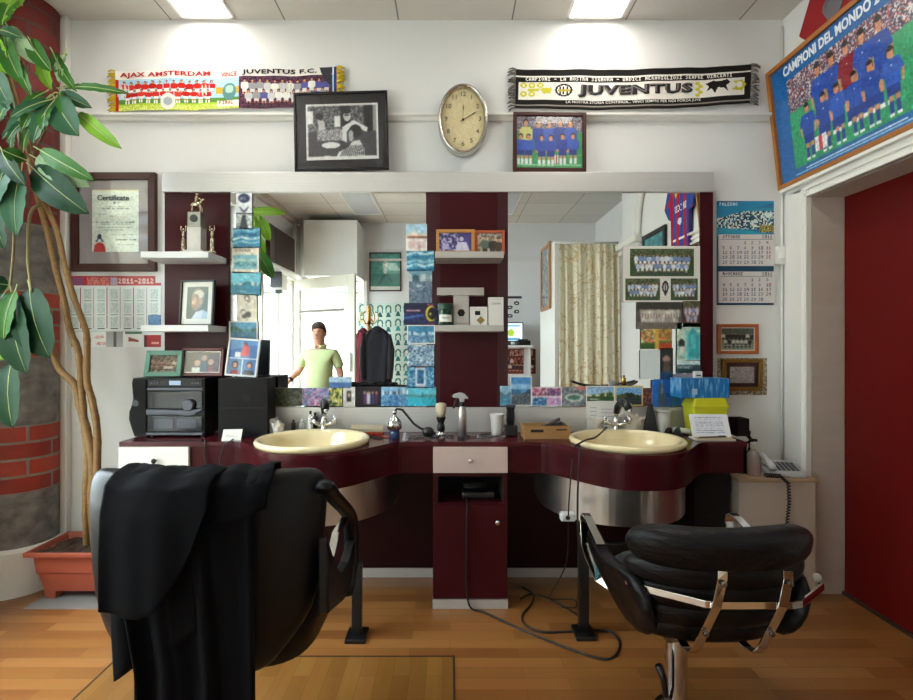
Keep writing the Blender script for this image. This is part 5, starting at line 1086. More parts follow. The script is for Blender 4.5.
# shaving brush on stand
t = thing('shaving_brush', onc(441, 2.665), 'shaving brush with cream bristles upright on a black stand', 'brush')
b = mbt(t); b.lathe([(.028, 0), (.028, .006), (.020, .012), (.016, .022)], n=24); b.build('stand', m_chrome, t, smooth=True)
b = mbt(t); b.lathe([(.018, .018), (.022, .03), (.020, .05), (.014, .06), (.020, .075), (.026, .088), (.024, .096)], n=24); b.build('handle', m_black, t, smooth=True)
b = mbt(t); b.lathe([(.020, .096), (.027, .12), (.030, .155), (.027, .166), (.012, .170)], n=28); b.build('bristles', m_cream, t, smooth=True)
# spray bottle
t = thing('spray_bottle', onc(462, 2.60), 'brushed metal spray bottle with a grey trigger head in the middle of the counter', 'spray bottle')
b = mbt(t); b.lathe([(.020, 0), (.023, .003), (.023, .130), (.020, .146), (.013, .156), (.013, .162)], n=28); b.build('canister', m_alu_v, t, smooth=True)
b = mbt(t); b.lathe([(.016, .160), (.016, .178), (.012, .184)], n=20); b.build('collar', m_black, t)
b = mbt(t); b.prism([(-.050, .208), (-.046, .222), (-.012, .232), (.012, .226), (.034, .205), (.030, .196), (.014, .200), (.012, .182), (-.010, .182), (-.016, .202), (-.044, .205)][::-1], -.011, .011, 'y'); h_ = b.build('trigger_head', mat('light_grey_plastic', '#a9a9aa', .35), t, bevel=.004)
b = mbt(t); b.tube([(-.020, 0, .205), (-.034, 0, .185), (-.038, 0, .160), (-.046, 0, .150)], .0045, 6, flat=1.4); b.build('trigger', m_black, h_, smooth=True)
b = mbt(t); b.lathe([(.007, 0), (.007, -.012)], (-.050, 0, .214), 12, axis='x'); b.build('nozzle', m_black, h_)
# scissors
def scissors(px, py, rz, ln, label, open_=18, m=None):
    p = FL(px, py, ZT); t = thing('scissors', (p.x, p.y, ZT), label, 'scissors', 'scissors laid out on the counter', rz); m = m or m_steel
    for s in (-1, 1):
        a = s*R(open_)/2; M = wm(t) @ Matrix.Translation((0, 0, .002+.0035*(s > 0))) @ Matrix.Rotation(a, 4, 'Z')
        b = MB(); b.T = M; b.prism([(0, -.005), (ln*.5, -.001), (ln*.52, .0), (ln*.1, .006), (0, .006)], 0, .003); b.prism([(-ln*.28, s*.006-.003), (0, -.005), (0, .006), (-ln*.28, s*.006+.003)], 0, .003)
        b.tube([(-ln*.38+.017*math.cos(q), s*.010+.012*math.sin(q), .0025) for q in np.linspace(0, 2*PI, 18, endpoint=False)], .0028, 6, closed=True); b.build('blade', m, t)
    b = mbt(t); b.lathe([(.004, 0), (.004, .010), (.002, .011)], (0, 0, 0), 10); b.build('pivot_screw', m_chrome, t); return t
scissors(424, 436.5, R(160), .17, 'scissors left of the shaving brush with their loops to the right', 25); scissors(418, 438.5, R(15), .15, 'scissors nearest the atomiser, points to the right', 14)
scissors(441, 437.5, R(170), .13, 'small scissors in front of the shaving brush', 30); scissors(478, 437.5, R(8), .15, 'scissors just right of the spray bottle', 22); scissors(491, 437, R(172), .16, 'scissors farthest right, under the white cup', 26)
scissors(463, 437, R(75), .15, 'black handled scissors pointing at the wall in front of the spray bottle', 10, m_hfg)
for px, py, lb in ((432, 434.5, 'tiny steel hair clip behind the small scissors'), (484, 434.5, 'tiny steel hair clip between the two right pairs of scissors')):
    p = FL(px, py, ZT); t = thing('hair_clip', p, lb, 'hair clip', None, R(30)); b = mbt(t); b.tube([(-.03, 0, .003), (0, .004, .006), (.03, 0, .003)], .003, 6, flat=.6); b.build('upper_jaw', m_steel, t); b = mbt(t); b.tube([(-.03, -.002, .002), (.03, -.006, .002)], .002, 6); b.build('lower_jaw', m_steel, t)
# white cup
t = thing('plastic_cup', onc(497, 2.645), 'white ribbed plastic cup right of the spray bottle', 'cup', None)
b = mbt(t); b.lathe([(.026, 0), (.028, .002), (.036, .108), (.039, .112), (.037, .114), (.034, .108), (.026, .01), (.002, .008)], n=30, cap=False); b.build('cup_body', mat('cup_white', '#e4e0dc', .4), t, smooth=True)
b = mbt(t); b.tube([(.034, 0, .096), (.058, 0, .094), (.060, 0, .055), (.030, 0, .03)], .005, 8); b.build('handle', mat('cup_white', '#e4e0dc', .4), t, smooth=True)
# clipper charger
t = thing('hair_clipper', onc(510.5, 2.645), 'black hair clipper standing in its charging base', 'hair clipper')
b = mbt(t); b.box(-.034, -.035, 0, .034, .035, .055); b.build('charging_base', m_black, t, bevel=.008)
b = mbt(t); b.loft([[(q[0]*w_, q[1]*d_, z) for q in ((-1, -1), (1, -1), (1, 1), (-1, 1))] for z, w_, d_ in ((.05, .019, .016), (.09, .022, .018), (.135, .019, .016), (.15, .024, .014))]); b.build('clipper_body', m_hf, t, bevel=.004)
b = mbt(t); b.box(-.026, -.012, .15, .026, .012, .162); b.build('blade', m_hfg, t)
# cardboard tray
t = thing('cardboard_tray', onc(545, 2.585), 'shallow brown cardboard tray with printed bars left of the right basin', 'box', None, R(2))
m_kraft = mat('kraft_card', '#a87e50', .8, c2='#9a7145', ns=(20, 20, 20)); b = mbt(t); w_, d_, h_ = .118, .055, .068
for x0, y0, x1, y1 in ((-w_, -d_, w_, -d_+.004), (-w_, d_-.004, w_, d_), (-w_, -d_, -w_+.004, d_), (w_-.004, -d_, w_, d_)): b.box(x0, y0, 0, x1, y1, h_ if y0 > 0 or x0 < 0 else h_*.9)
b.box(-w_, -d_, 0, w_, d_, .003); b.build('tray', m_kraft, t, bevel=.0008)
b = mbt(t); b.box(-.085, -d_-.0006, .036, -.02, -d_, .050); b.build('printed_bar', mat('black_ink', '#1c1a18', .7), t); b = mbt(t); b.box(.045, -d_-.0006, .045, .10, -d_, .052); b.build('printed_bar', mat('black_ink', '#1c1a18', .7), t)
t = thing('clipper_guard_case', onc(553, 2.59, ZT+.045), 'black hinged case propped open inside the cardboard tray', 'case', None, R(-12)); b = mbt(t); b.T = wm(t) @ Matrix.Rotation(R(-16), 4, 'Y'); b.box(-.055, -.03, 0, .055, .03, .022); b.build('case_base', m_black, t, bevel=.004)
b = mbt(t); b.T = wm(t) @ Matrix.Rotation(R(-26), 4, 'Y') @ Matrix.Translation((0, 0, .026)); b.box(-.058, -.032, 0, .055, .032, .010); b.build('case_lid', mat('brown_black', '#2a1a16', .4), t, bevel=.003)
# papers behind the right tap
for k, (px0, px1, py, Y, rl, lb) in enumerate(((587, 620, 401, 2.735, -2, 'largest white sheet propped behind the right tap'), (597, 632, 403, 2.715, 3, 'front white sheet propped behind the right tap'))):
    z1 = P(0, py, Y).z; w_ = (px1-px0)*Y/F; c = Cv(60, 40, '#dcdad8'); 
    for q in range(5): c.rect(.12, .2+q*.13, random.uniform(.5, .85), .215+q*.13, '#a8a8b4')
    card('paper_sheet', lb, 'paper', (w_, z1-ZT-.004), Y, c, loc=((px0+px1)/2*Y/F-VX*Y/F, Y, ZT+.003), roll=R(rl*.3), tilt=R(-6))
m_bag = mk_clear('cloudy_bag', (.85, .80, .74), .75)
crumple('plastic_bag', onc(632, 2.70), .13, .05, .10, 'crumpled translucent bag between the right tap and the grey comb stand', m_bag, 'bag', 9)
crumple('plastic_bag', onc(597, 2.72), .07, .04, .075, 'crumpled translucent bag left of the right tap', m_bag, 'bag', 12)
# comb stand, cup, clutter
t = thing('brush_holder', onc(651, 2.68), 'tall dark grey tapering holder behind the right basin', 'holder')
b = mbt(t); b.prism([(-.04, 0), (.035, 0), (.004, .165), (-.012, .165)][::-1], -.014, .014, 'y'); b.build('front_blade', mat('charcoal_plastic', '#2a2a2e', .5), t, bevel=.003); b = mbt(t); b.prism([(-.005, 0), (.055, 0), (.016, .15), (.004, .15)][::-1], .016, .03, 'y'); b.build('rear_blade', mat('charcoal_plastic', '#2a2a2e', .5), t, bevel=.003)
t = thing('tumbler', onc(663, 2.70), 'pale grey tumbler below the deep blue card', 'tumbler'); b = mbt(t); b.lathe([(.034, 0), (.045, .125), (.042, .125), (.032, .006), (.002, .005)], n=28, cap=False); b.build('tumbler_body', mat('grey_frosted', '#b4b4b0', .5), t, smooth=True); b = mbt(t); b.lathe([(.0445, .118), (.047, .121), (.0445, .126)], n=28, cap=False); b.build('rim', mat('grey_frosted', '#b4b4b0', .5), t, smooth=True)
for k, (px, Y, rz, lb) in enumerate(((668, 2.60, 20, 'black clipper attachment nearest the grey tumbler'), (677, 2.62, -30, 'black clipper attachment right of the other one, before the yellow box'))):
    t = thing('clipper_attachment', onc(px, Y), lb, 'attachment', None, R(rz)); b = mbt(t); b.box(-.026, -.016, 0, .026, .016, .018); b.prism([(-.02, .018), (.02, .018), (.012, .05), (-.004, .045)][::-1], -.012, .010, 'y'); b.build('attachment_body', m_black, t, bevel=.003)
    b = mbt(t)
    for q in range(7): b.box(-.024+q*.0075, -.026, .004, -.021+q*.0075, -.016, .014)
    b.build('teeth', m_black, t)
t = thing('electric_shaver', FL(681, 434, ZT), 'white electric shaver lying right of the right basin', 'shaver', None, R(-38)); b = mbt(t); b.tube([(-.055, 0, .016), (-.02, 0, .018), (.03, 0, .017), (.055, 0, .014)], (.014, .018, .016, .012), 14); b.build('shaver_body', mat('white_plastic', '#d8dade', .3), t, smooth=True)
b = mbt(t); b.box(.052, -.014, .004, .072, .014, .026); b.build('shaver_head', m_black, t, bevel=.003)
# yellow container and tissue box
m_yc = mat('yellow_plastic', '#c8c81e', .35, c2='#bcbc18')
t = thing('sharps_container', onc(705, 2.655), 'yellow plastic container with a stepped lid at the right end of the counter', 'container')
def rr(w, d, z, r=.012, n=4):
    out = []
    for cx, cy, a0 in ((w-r, d-r, 0), (-w+r, d-r, PI/2), (-w+r, -d+r, PI), (w-r, -d+r, 1.5*PI)):
        out += [(cx+r*math.cos(a0+PI/2*k/n), cy+r*math.sin(a0+PI/2*k/n), z) for k in range(n+1)]
    return out
b = mbt(t); b.loft([rr(.080, .058, 0), rr(.092, .066, .158)]); b.build('tub', m_yc, t); b = mbt(t); b.loft([rr(.098, .070, .150), rr(.098, .070, .162), rr(.092, .066, .164), rr(.080, .056, .202)]); b.build('lid', m_yc, t)
m_tb, nt, b_ = newmat('tissue_box_print'); v = coords(nt, (1, 1, 1)); wv = N(nt, 'ShaderNodeTexNoise'); wv.inputs['Scale'].default_value = 1
mp = N(nt, 'ShaderNodeMapping'); mp.inputs['Rotation'].default_value = (0, R(35), 0); mp.inputs['Scale'].default_value = (90, 20, 12); L(nt, v, mp.inputs['Vector']); L(nt, mp.outputs[0], wv.inputs['Vector'])
r_ = N(nt, 'ShaderNodeValToRGB'); r_.color_ramp.elements[0].color = (*lin('#0f6eb4'), 1); r_.color_ramp.elements[0].position = .5; r_.color_ramp.elements[1].color = (*lin('#8cc8ec'), 1); r_.color_ramp.elements[1].position = .72
L(nt, wv.outputs['Fac'], r_.inputs[0]); L(nt, r_.outputs[0], b_.inputs['Base Color']); b_.inputs['Roughness'].default_value = .3
t = thing('tissue_box', onc(699.5, 2.655, ZT+.2025), 'bright blue tissue box lying on the yellow container', 'tissue box', None, R(3)); b = mbt(t); b.box(-.132, -.058, 0, .128, .058, .102); b.build('carton', m_tb, t, bevel=.003)
b = mbt(t); b.box(-.073, -.0592, .018, -.045, -.058, .048); b.build('printed_square', mat('pale_blue_print', '#a8c8e0', .5), t)
t = thing('small_carton', onc(697.5, 2.655, ZT+.3047), 'tiny white carton standing on the blue tissue box', 'box'); b = mbt(t); b.box(-.020, -.012, 0, .020, .012, .034); b.build('carton', m_wbox, t, bevel=.001); b = mbt(t); b.box(-.012, -.0125, .010, .012, -.012, .016); b.build('printed_line', m_grille, t)
# appointment pad
t = thing('notepad', onc(713, 2.53), 'white appointment sheets propped against the yellow container', 'notepad', None, R(-3))
c = Cv(70, 44, '#dfe0e6'); 
for q in range(9): c.noise(.12, .12+q*.085, .85, .15+q*.085, ['#7a86a8', '#dfe0e6', '#a8b0c8'])
T = wm(t) @ Matrix.Rotation(R(-24), 4, 'X'); b = MB(); b.T = T; b.box(-.098, 0, .012, .094, .004, .132); printed('sheet', c, lambda u, v: T @ Vector((-.096+u*.188, -.0006, .130-v*.116)), t, body=b, bodymat=m_card)
b = mbt(t); b.box(-.10, -.03, 0, .098, .05, .007); b.build('pad', m_card, t)
b = mbt(t); b.box(-.09, -.034, .007, .088, .010, .012); b.build('top_sheet', mat('paper_buff', '#c8b088', .7), t)
t = thing('pen', onc(711, 2.53, ZT+.010), 'black pen lying across the appointment sheets', 'pen', None, R(4)); b = mbt(t); b.T = wm(t); b.tube([(-.075, -.014, .004), (-.06, -.014, .004), (.06, -.014, .006), (.072, -.014, .006)], (.002, .0045, .0045, .003), 8); b.build('barrel', m_black, t, smooth=True); b = mbt(t); b.box(.03, -.016, .010, .066, -.012, .012); b.build('clip', m_black, t)
t = thing('desk_organiser', onc(738.5, 2.66), 'black open box right of the appointment sheets, at the end of the counter', 'box')
b = mbt(t)
for x0, y0, x1, y1 in ((-.034, -.04, .034, -.036), (-.034, .036, .034, .04), (-.034, -.04, -.030, .04), (.030, -.04, .034, .04)): b.box(x0, y0, 0, x1, y1, .092)
b.box(-.034, -.04, 0, .034, .04, .004); b.build('box_body', m_black, t)
# things on the side cabinet
zc = .618
t = thing('soap_bottle', onc(753, 2.63, zc), 'clear bottle of pink liquid with a white cap on the side cabinet', 'bottle')
b = mbt(t); b.lathe([(.034, 0), (.037, .005), (.037, .085), (.026, .115), (.012, .13), (.012, .14)], n=24); b.build('bottle_body', mk_clear('clear_bottle', (.86, .82, .80), .35), t, smooth=True)
b = mbt(t); b.lathe([(.031, .006), (.034, .01), (.034, .055), (.002, .056)], n=24); b.build('liquid', mat('pink_liquid', '#d88a92', .2), t, smooth=True); b = mbt(t); b.lathe([(.014, .14), (.014, .165), (.010, .17)], n=16); b.build('cap', m_white, t)
bottle(741, 2.66, .022, .12, mk_clear('green_tint', (.7, .78, .68), .4), 'small greenish bottle left of the pink one, on the side cabinet', z=zc, group=None)
t = thing('clip_bundle', onc(750, 2.72, zc), 'black knotted straps hanging up behind the pink bottle', 'straps'); b = mbt(t)
b.tube([(0, 0, 0), (-.004, 0, .10), (.01, 0, .16), (-.012, 0, .19), (0, 0, .215)], (.016, .012, .010, .012, .006), 8); b.tube([(-.02, -.01, .15), (0, -.015, .17), (.03, -.01, .165)], .008, 6); b.build('strap', m_blackm, t, smooth=True)
t = thing('telephone', onc(781, 2.655, zc), 'grey and white desk telephone with its keypad tilted forward', 'telephone', None, R(-14))
b = mbt(t); b.prism([(-.09, 0), (.09, 0), (.09, .055), (-.09, .022)], -.10, .085, 'x'); b.build('base', mat('phone_grey', '#b8b8ba', .35), t, bevel=.008)
b = mbt(t); b.T = wm(t) @ Matrix.Translation((0, -.0, .0393)) @ Matrix.Rotation(math.atan2(.033, .18), 4, 'X')
for i in range(5):
    for j in range(5): b.box(-.030+i*.021, -.055+j*.022, 0, -.016+i*.021, -.041+j*.022, .004)
b.build('keypad', mat('phone_keys', '#4a4c54', .4), t)
b = mbt(t); b.T = wm(t) @ Matrix.Translation((-.068, 0, .042)) @ Matrix.Rotation(math.atan2(.033, .18), 4, 'X'); b.loft([rr(.018, .022, 0, .006), rr(.018, .022, .018, .006)]); 
b.tube([(0, -.085, .012), (0, -.07, .024), (0, 0, .028), (0, .07, .024), (0, .085, .012)], (.018, .019, .014, .019, .018), 10); b.build('handset', mat('phone_white', '#d8d8da', .3), t, smooth=True)
t = thing('coiled_cable', (1.70, 2.54, .30), 'black coiled telephone cord hanging down the front of the side cabinet', 'cord')
pts = []; base = [Vector((1.62, 2.575, .632)), Vector((1.685, 2.555, .632)), Vector((1.71, 2.528, .60)), Vector((1.715, 2.530, .50)), Vector((1.705, 2.532, .40)), Vector((1.712, 2.532, .335))]
for i in range(len(base)-1):
    for k in range(36):
        f = k/36; p = base[i].lerp(base[i+1], f); a = (i*36+k)*1.15; n_ = .0095; pts.append(p+Vector((n_*math.cos(a), -abs(n_*math.sin(a))*.8, n_*math.sin(a)*(1 if i < 1 else .25))))
b = MB(); b.tube(pts, .0035, 5); b.build('coil', m_black, t, smooth=True)
b = MB(); b.tube([(1.712, 2.525, .34), (1.722, 2.528, .31), (1.72, 2.528, .285), (1.705, 2.528, .285), (1.703, 2.528, .31), (1.710, 2.525, .33)], .007, 8); b.build('loop', m_black, t, smooth=True)
t = thing('notebook', FL(776, 474, zc), 'thin buff folder under the telephone at the front edge of the side cabinet', 'folder', None, R(-4)); b = mbt(t); b.box(-.11, -.012, 0, .13, .035, .003); b.build('cover', mat('paper_buff', '#c8b088', .7), t); b = mbt(t); b.box(-.10, -.010, .003, .12, .03, .0045); b.build('pages', m_card, t)
# ================================================================== leads and sockets
m_lead = mat('rubber_lead', '#141415', .5)
def lead(name, pts, label, r=.005, extra=None):
    P2 = []; pts = [Vector(p) for p in pts]; n = len(pts)
    for i in range(n-1):                              # Catmull-Rom
        p0, p1, p2, p3 = pts[max(i-1, 0)], pts[i], pts[i+1], pts[min(i+2, n-1)]
        for k in range(8):
            t_ = k/8; P2.append(.5*((2*p1)+(p2-p0)*t_+(2*p0-5*p1+4*p2-p3)*t_*t_+(3*p1-p0-3*p2+p3)*t_**3))
    P2.append(pts[-1]); b = MB(); b.tube(P2, r, 8)
    o = b.build(name, m_lead, smooth=True); tag(o, label, 'cable'); return o
fz = .0055
fl = lambda *a: [FL(x, y, fz) for x, y in a]
lead('power_lead', [P(466, 492, 2.60)+Vector((0, 0, 0)), Vector((.083, 2.46, .50)), Vector((.082, 2.452, .30)), Vector((.080, 2.452, .12)), Vector((.10, 2.44, .02))]+fl((484, 612), (505, 622), (530, 633), (562, 646), (590, 656), (608, 659), (618, 652), (619, 640), (608, 631), (580, 631), (545, 632), (527, 626), (522, 616), (531, 604), (533, 594), (522, 587)), 'black power lead from the niche looping over the floor past the right footrest')
lead('clipper_lead', [Vector((.84, 2.70, .855)), FL(606, 428, .862), FL(596, 437, .862), FL(586, 440, .862), FL(575, 446, .862), Vector((.572, 2.20, .855)), Vector((.560, 2.165, .80)), Vector((.552, 2.165, .60)), Vector((.57, 2.2, .30)), Vector((.60, 2.3, .06)), Vector((.60, 2.42, fz)), Vector((.50, 2.56, fz)), Vector((.42, 2.6, fz)), Vector((.36, 2.55, fz))], 'black lead lying over the rim of the right basin and down to the floor', .0045)
lead('hanging_lead', [Vector((.535, 2.185, .80)), Vector((.520, 2.19, .60)), Vector((.535, 2.3, .30)), Vector((.5, 2.5, .05)), Vector((.53, 2.55, fz)), Vector((.63, 2.54, fz)), Vector((.62, 2.47, fz)), Vector((.55, 2.47, fz))], 'thin black lead hanging beside the basin lead with a loop on the floor', .0032)
lead('speaker_lead', [FL(236, 437, ZT+.005), FL(229, 442, ZT+.005), Vector((-1.10, 2.44, ZT-.01)), Vector((-1.12, 2.435, .72)), Vector((-1.11, 2.44, .62)), Vector((-1.10, 2.5, .3)), Vector((-1.08, 2.6, .02))], 'black lead running from the right loudspeaker over the counter edge', .004)
lead('speaker_lead', [FL(203, 438, ZT+.005), Vector((-1.205, 2.46, ZT+.004)), Vector((-1.205, 2.455, .76)), Vector((-1.19, 2.455, .66)), Vector((-1.20, 2.55, .3)), Vector((-1.2, 2.65, .02))], 'black lead hanging over the counter edge beside the white drawer', .004)
t = thing('extension_socket', (.520, 2.225, .52), 'small white socket on the lead beside the right basin skirt', 'socket'); b = mbt(t); b.box(-.03, -.02, 0, .035, .02, .035); b.build('socket_body', mat('white_plastic', '#d8dade', .3), t, bevel=.006); b = mbt(t); b.lathe([(.010, -.0215), (.010, -.02)], (0, 0, .018), 14, axis='y'); b.build('socket_face', m_grille, t)
# ================================================================== planter and tall plant
m_terra = mat('terracotta_plastic', '#a8533c', .5, c2='#9c4a34', ns=(4, 4, 4)); m_soil = mat('dark_soil', '#2a1a12', .95, c2='#4a3424', ns=(60, 60, 60), bump=1, bs=(50, 50, 50))
px0, px1, py0, py1 = -2.13, -1.655, 2.515, 2.765
t = thing('planter', ((px0+px1)/2, (py0+py1)/2, 0), 'rectangular terracotta plastic planter filled with dark soil beside the pillar', 'planter')
def rc(cx, cy, w, d, z): w *= .75; cx *= .75; return [(cx-w, cy-d, z), (cx+w, cy-d, z), (cx+w, cy+d, z), (cx-w, cy+d, z)]
b = mbt(t); b.loft([rc(0, 0, .235, .09, .045), rc(0, 0, .262, .105, .14), rc(0, 0, .270, .112, .145), rc(0, 0, .280, .120, .235), rc(0, 0, .315, .150, .238), rc(0, 0, .318, .152, .262), rc(0, 0, .300, .136, .262), rc(0, 0, .29, .126, .236)], cap=False)
b.add(rc(0, 0, .235, .09, .045), [(0, 3, 2, 1)]); b.build('trough', m_terra, t, bevel=.006)
b = mbt(t)
b = None
for x in (-.20, .20): mbt(t).loft([rc(x, 0, .03, .08, .0), rc(x, 0, .04, .09, .05)]).build('foot', m_terra, t)
b = mbt(t); n = 24; vs = []; 
for j in range(10):
    for i in range(n): vs.append((-.216+.432*i/(n-1), -.122+.244*j/9, .225+random.uniform(0, .022)))
b.add(vs, [(j*n+i, j*n+i+1, (j+1)*n+i+1, (j+1)*n+i) for j in range(9) for i in range(n-1)]); b.build('soil', m_soil, t)
tag(MB().box(-2.10, 2.46, 0, -1.66, 2.77, .003).build('drip_mat', mat('grey_mat', '#8a8680', .6)), 'thin grey mat under the terracotta planter', 'mat')
BASE_Z = .004
# plant
pl = thing('indoor_plant', (-1.88, 2.64, .235), 'tall plant with bare brown stems and big drooping leaves, rooted in the terracotta planter', 'plant')
m_bark = mat('plant_bark', '#a07c4c', .7, c2='#6a5030', ns=(30, 30, 60), bump=.6, bs=(60, 60, 120), detail=6); m_bark2 = mat('green_bark', '#5a5a34', .6, c2='#8a7448', ns=(30, 30, 90), bump=.4)
def stem(pts, r0, r1, m, nm='stem', Y=None):
    P2 = []; n = len(pts)
    for i in range(n-1):
        p0, p1, p2, p3 = pts[max(i-1, 0)], pts[i], pts[i+1], pts[min(i+2, n-1)]
        for k in range(6):
            t_ = k/6; P2.append(.5*((2*p1)+(p2-p0)*t_+(2*p0-5*p1+4*p2-p3)*t_*t_+(3*p1-p0-3*p2+p3)*t_**3))
    P2.append(pts[-1]); m_ = len(P2); rr_ = [(r0+(r1-r0)*i/(m_-1))*(1+.10*((i % 4) == 0)) for i in range(m_)]
    b = MB(); b.tube(P2, rr_, 10); return b.build(nm, m, pl, smooth=True)
Yp = 2.60
def q(x, y, Y=Yp): return P(x, y, Y)
stem([Vector((-1.87, 2.64, .22)), q(92, 500), q(93, 470), q(89, 440), q(80, 405), q(75, 385), q(60, 370), q(54, 355), q(45, 320, 2.5), q(35, 290, 2.42)], .022, .014, m_bark)
stem([Vector((-1.93, 2.66, .22)), q(86, 495), q(88, 460), q(84, 420), q(81, 380), q(78, 350), q(70, 330), q(64, 300), q(56, 270), q(48, 235), q(40, 205), q(30, 160, 2.36)], .018, .013, m_bark)
stem([Vector((-1.83, 2.63, .22)), q(96, 500), q(97, 470), q(97, 430), q(92, 400), q(87, 380), q(87, 340), q(84, 325), q(73, 295), q(64, 262), q(58, 235), q(48, 210), q(36, 180, 2.36), q(24, 130, 2.32), q(14, 95, 2.3), q(5, 60, 2.28)], .019, .010, m_bark)
stem([q(14, 95, 2.3), q(20, 150, 2.3), q(12, 200, 2.3), q(14, 240, 2.3), q(10, 290, 2.3)], .007, .005, m_bark2, 'branch')
stem([q(40, 205), q(30, 215, 2.3), q(28, 260, 2.28), q(32, 292, 2.26)], .008, .005, m_bark2, 'branch')
stem([q(30, 160, 2.36), q(45, 130, 2.33), q(55, 100, 2.30)], .006, .004, m_bark2, 'branch')
stem([q(5, 60, 2.28), Vector((-1.95, 1.9, 2.5)), Vector((-1.78, 1.5, 2.55)), Vector((-1.64, 1.25, 2.45))], .008, .004, m_bark2, 'branch')
def leafmat(name, c1, c2):
    m = mat(name, c1, .4, c2=c2, ns=(7, 7, 7), spec=.12, bump=.15, bs=(40, 40, 40)); return m
m_l = [leafmat('leaf_green', '#24501f', '#3b6626'), leafmat('leaf_dark', '#0c2a15', '#14381c'), leafmat('leaf_blue_green', '#20422c', '#355c40'), leafmat('leaf_lime', '#5a8a20', '#7aa038'), leafmat('leaf_silver', '#6f8a68', '#94a886')]
m_rib = mat('leaf_rib', '#9aa868', .5)
fol = MB(); ribs = MB()
def leaf(bx, by, tx, ty, wpx, mi, Y0=2.30, Y1=None, cup=.25, droop=.12, face=None):
    Y1 = Y0-.06 if Y1 is None else Y1
    A, B_ = q(bx, by, Y0), q(tx, ty, Y1); ax = B_-A; L_ = ax.length; ax.normalize(); w = wpx*Y0/F/2*1.15
    view = Vector((0, -1, .0)) if face is None else Vector(face); side = ax.cross(view); side.normalize(); nrm = side.cross(ax); nrm.normalize()
    if nrm.dot(view) < 0: nrm = -nrm
    n = 12; vs = []
    for i in range(n+1):
        t_ = i/n; ww = w*(math.sin(PI*t_**.95)**.6 if 0 < t_ < 1 else 0)
        c = A+ax*L_*t_+nrm*(droop*L_*math.sin(PI*t_)*.6)
        for s in (-1, -.5, 0, .5, 1): vs.append(tuple(c+side*ww*s+nrm*(cup*ww*abs(s)+(.004*math.sin(i*2.4) if abs(s) == 1 else 0))))
    fol.m = mi; fol.add(vs, [(i*5+j, i*5+j+1, (i+1)*5+j+1, (i+1)*5+j) for i in range(n) for j in range(4)])
    ribs.tube([A-ax*L_*.12]+[A+ax*L_*t_+nrm*(droop*L_*math.sin(PI*t_)*.6+.0015) for t_ in (0, .25, .5, .75, .97)], (.003, .0028, .0025, .002, .0016, .001), 5)
LV = [(30, -12, -12, 30, 26, 3), (18, -4, 2, 26, 20, 0), (9, 27, 40, 66, 15, 4), (4, 34, 24, 86, 17, 0), (30, 40, 52, 72, 15, 0), (42, 58, 52, 90, 12, 3), (53, 52, 77, 92, 11, 0), (-6, 40, 8, 74, 20, 3), (0, 30, 22, 38, 10, 2),
 (72, 87, 130, 94, 7, 0), (60, 94, 92, 108, 12, 2), (62, 88, 104, 90, 5, 2), (56, 100, 79, 136, 27, 2), (55, 100, 33, 144, 14, 2), (50, 100, 10, 118, 10, 2), (50, 97, 2, 140, 10, 2), (46, 92, 20, 112, 9, 0), (78, 113, 122, 149, 13, 3), (50, 104, 44, 132, 12, 0),
 (40, 150, 95, 181, 15, 0), (36, 158, 90, 187, 20, 4), (33, 168, 89, 214, 28, 1), (22, 170, 17, 236, 23, 2), (10, 165, -8, 210, 22, 2), (26, 160, 2, 150, 12, 0), (12, 150, 16, 128, 9, 2), (0, 120, 12, 102, 12, 2),
 (30, 288, 50, 358, 38, 1), (12, 295, 27, 374, 31, 1), (12, 362, 13, 428, 26, 1), (-8, 320, 4, 360, 18, 3), (8, 285, -12, 282, 14, 2), (6, 292, -14, 330, 22, 1), (28, 120, 8, 140, 9, 2), (20, 60, 32, 96, 10, 0), (-8, 60, 14, 112, 20, 2), (60, 92, 72, 124, 10, 0), (48, 98, 22, 130, 14, 0), (2, 150, 26, 186, 14, 1), (16, 290, 4, 340, 16, 0), (24, 150, 34, 122, 9, 0), (66, 52, 60, 84, 9, 4), (-6, 200, 6, 250, 18, 1)]
for i, (a, b2, c_, d, w2, mi) in enumerate(LV): leaf(a, b2, c_, d, w2, mi, 2.30-.012*(i % 5))
# leaves of the branch reaching into the room (they show in the mirror)
def leafw(A, B_, w, mi): 
    A, B_ = Vector(A), Vector(B_); a = A; Y0 = A.y
    global q
    qq = q; q = lambda x, y, Y: (A if (x, y) == (0, 0) else B_).copy(); leaf(0, 0, 1, 1, w/Y0*F, mi, Y0, B_.y, face=(.25, 1, .2)); q = qq
leafw((-1.70, 1.32, 2.42), (-1.42, 1.20, 2.44), .07, 3); leafw((-1.66, 1.24, 2.42), (-1.56, 1.20, 2.20), .09, 3); leafw((-1.70, 1.26, 2.30), (-1.60, 1.20, 2.08), .08, 3); leafw((-1.66, 1.24, 2.12), (-1.54, 1.18, 1.88), .10, 0); leafw((-1.64, 1.25, 2.46), (-1.75, 1.2, 2.25), .08, 3)
stem([Vector((-1.64, 1.25, 2.45)), Vector((-1.68, 1.25, 2.25)), Vector((-1.66, 1.24, 2.1))], .004, .003, m_bark2, 'branch')
fol.m = 5; fol.add(ribs.v, ribs.f); fol.build('foliage', m_l+[m_rib], pl, smooth=True, fixn=False)
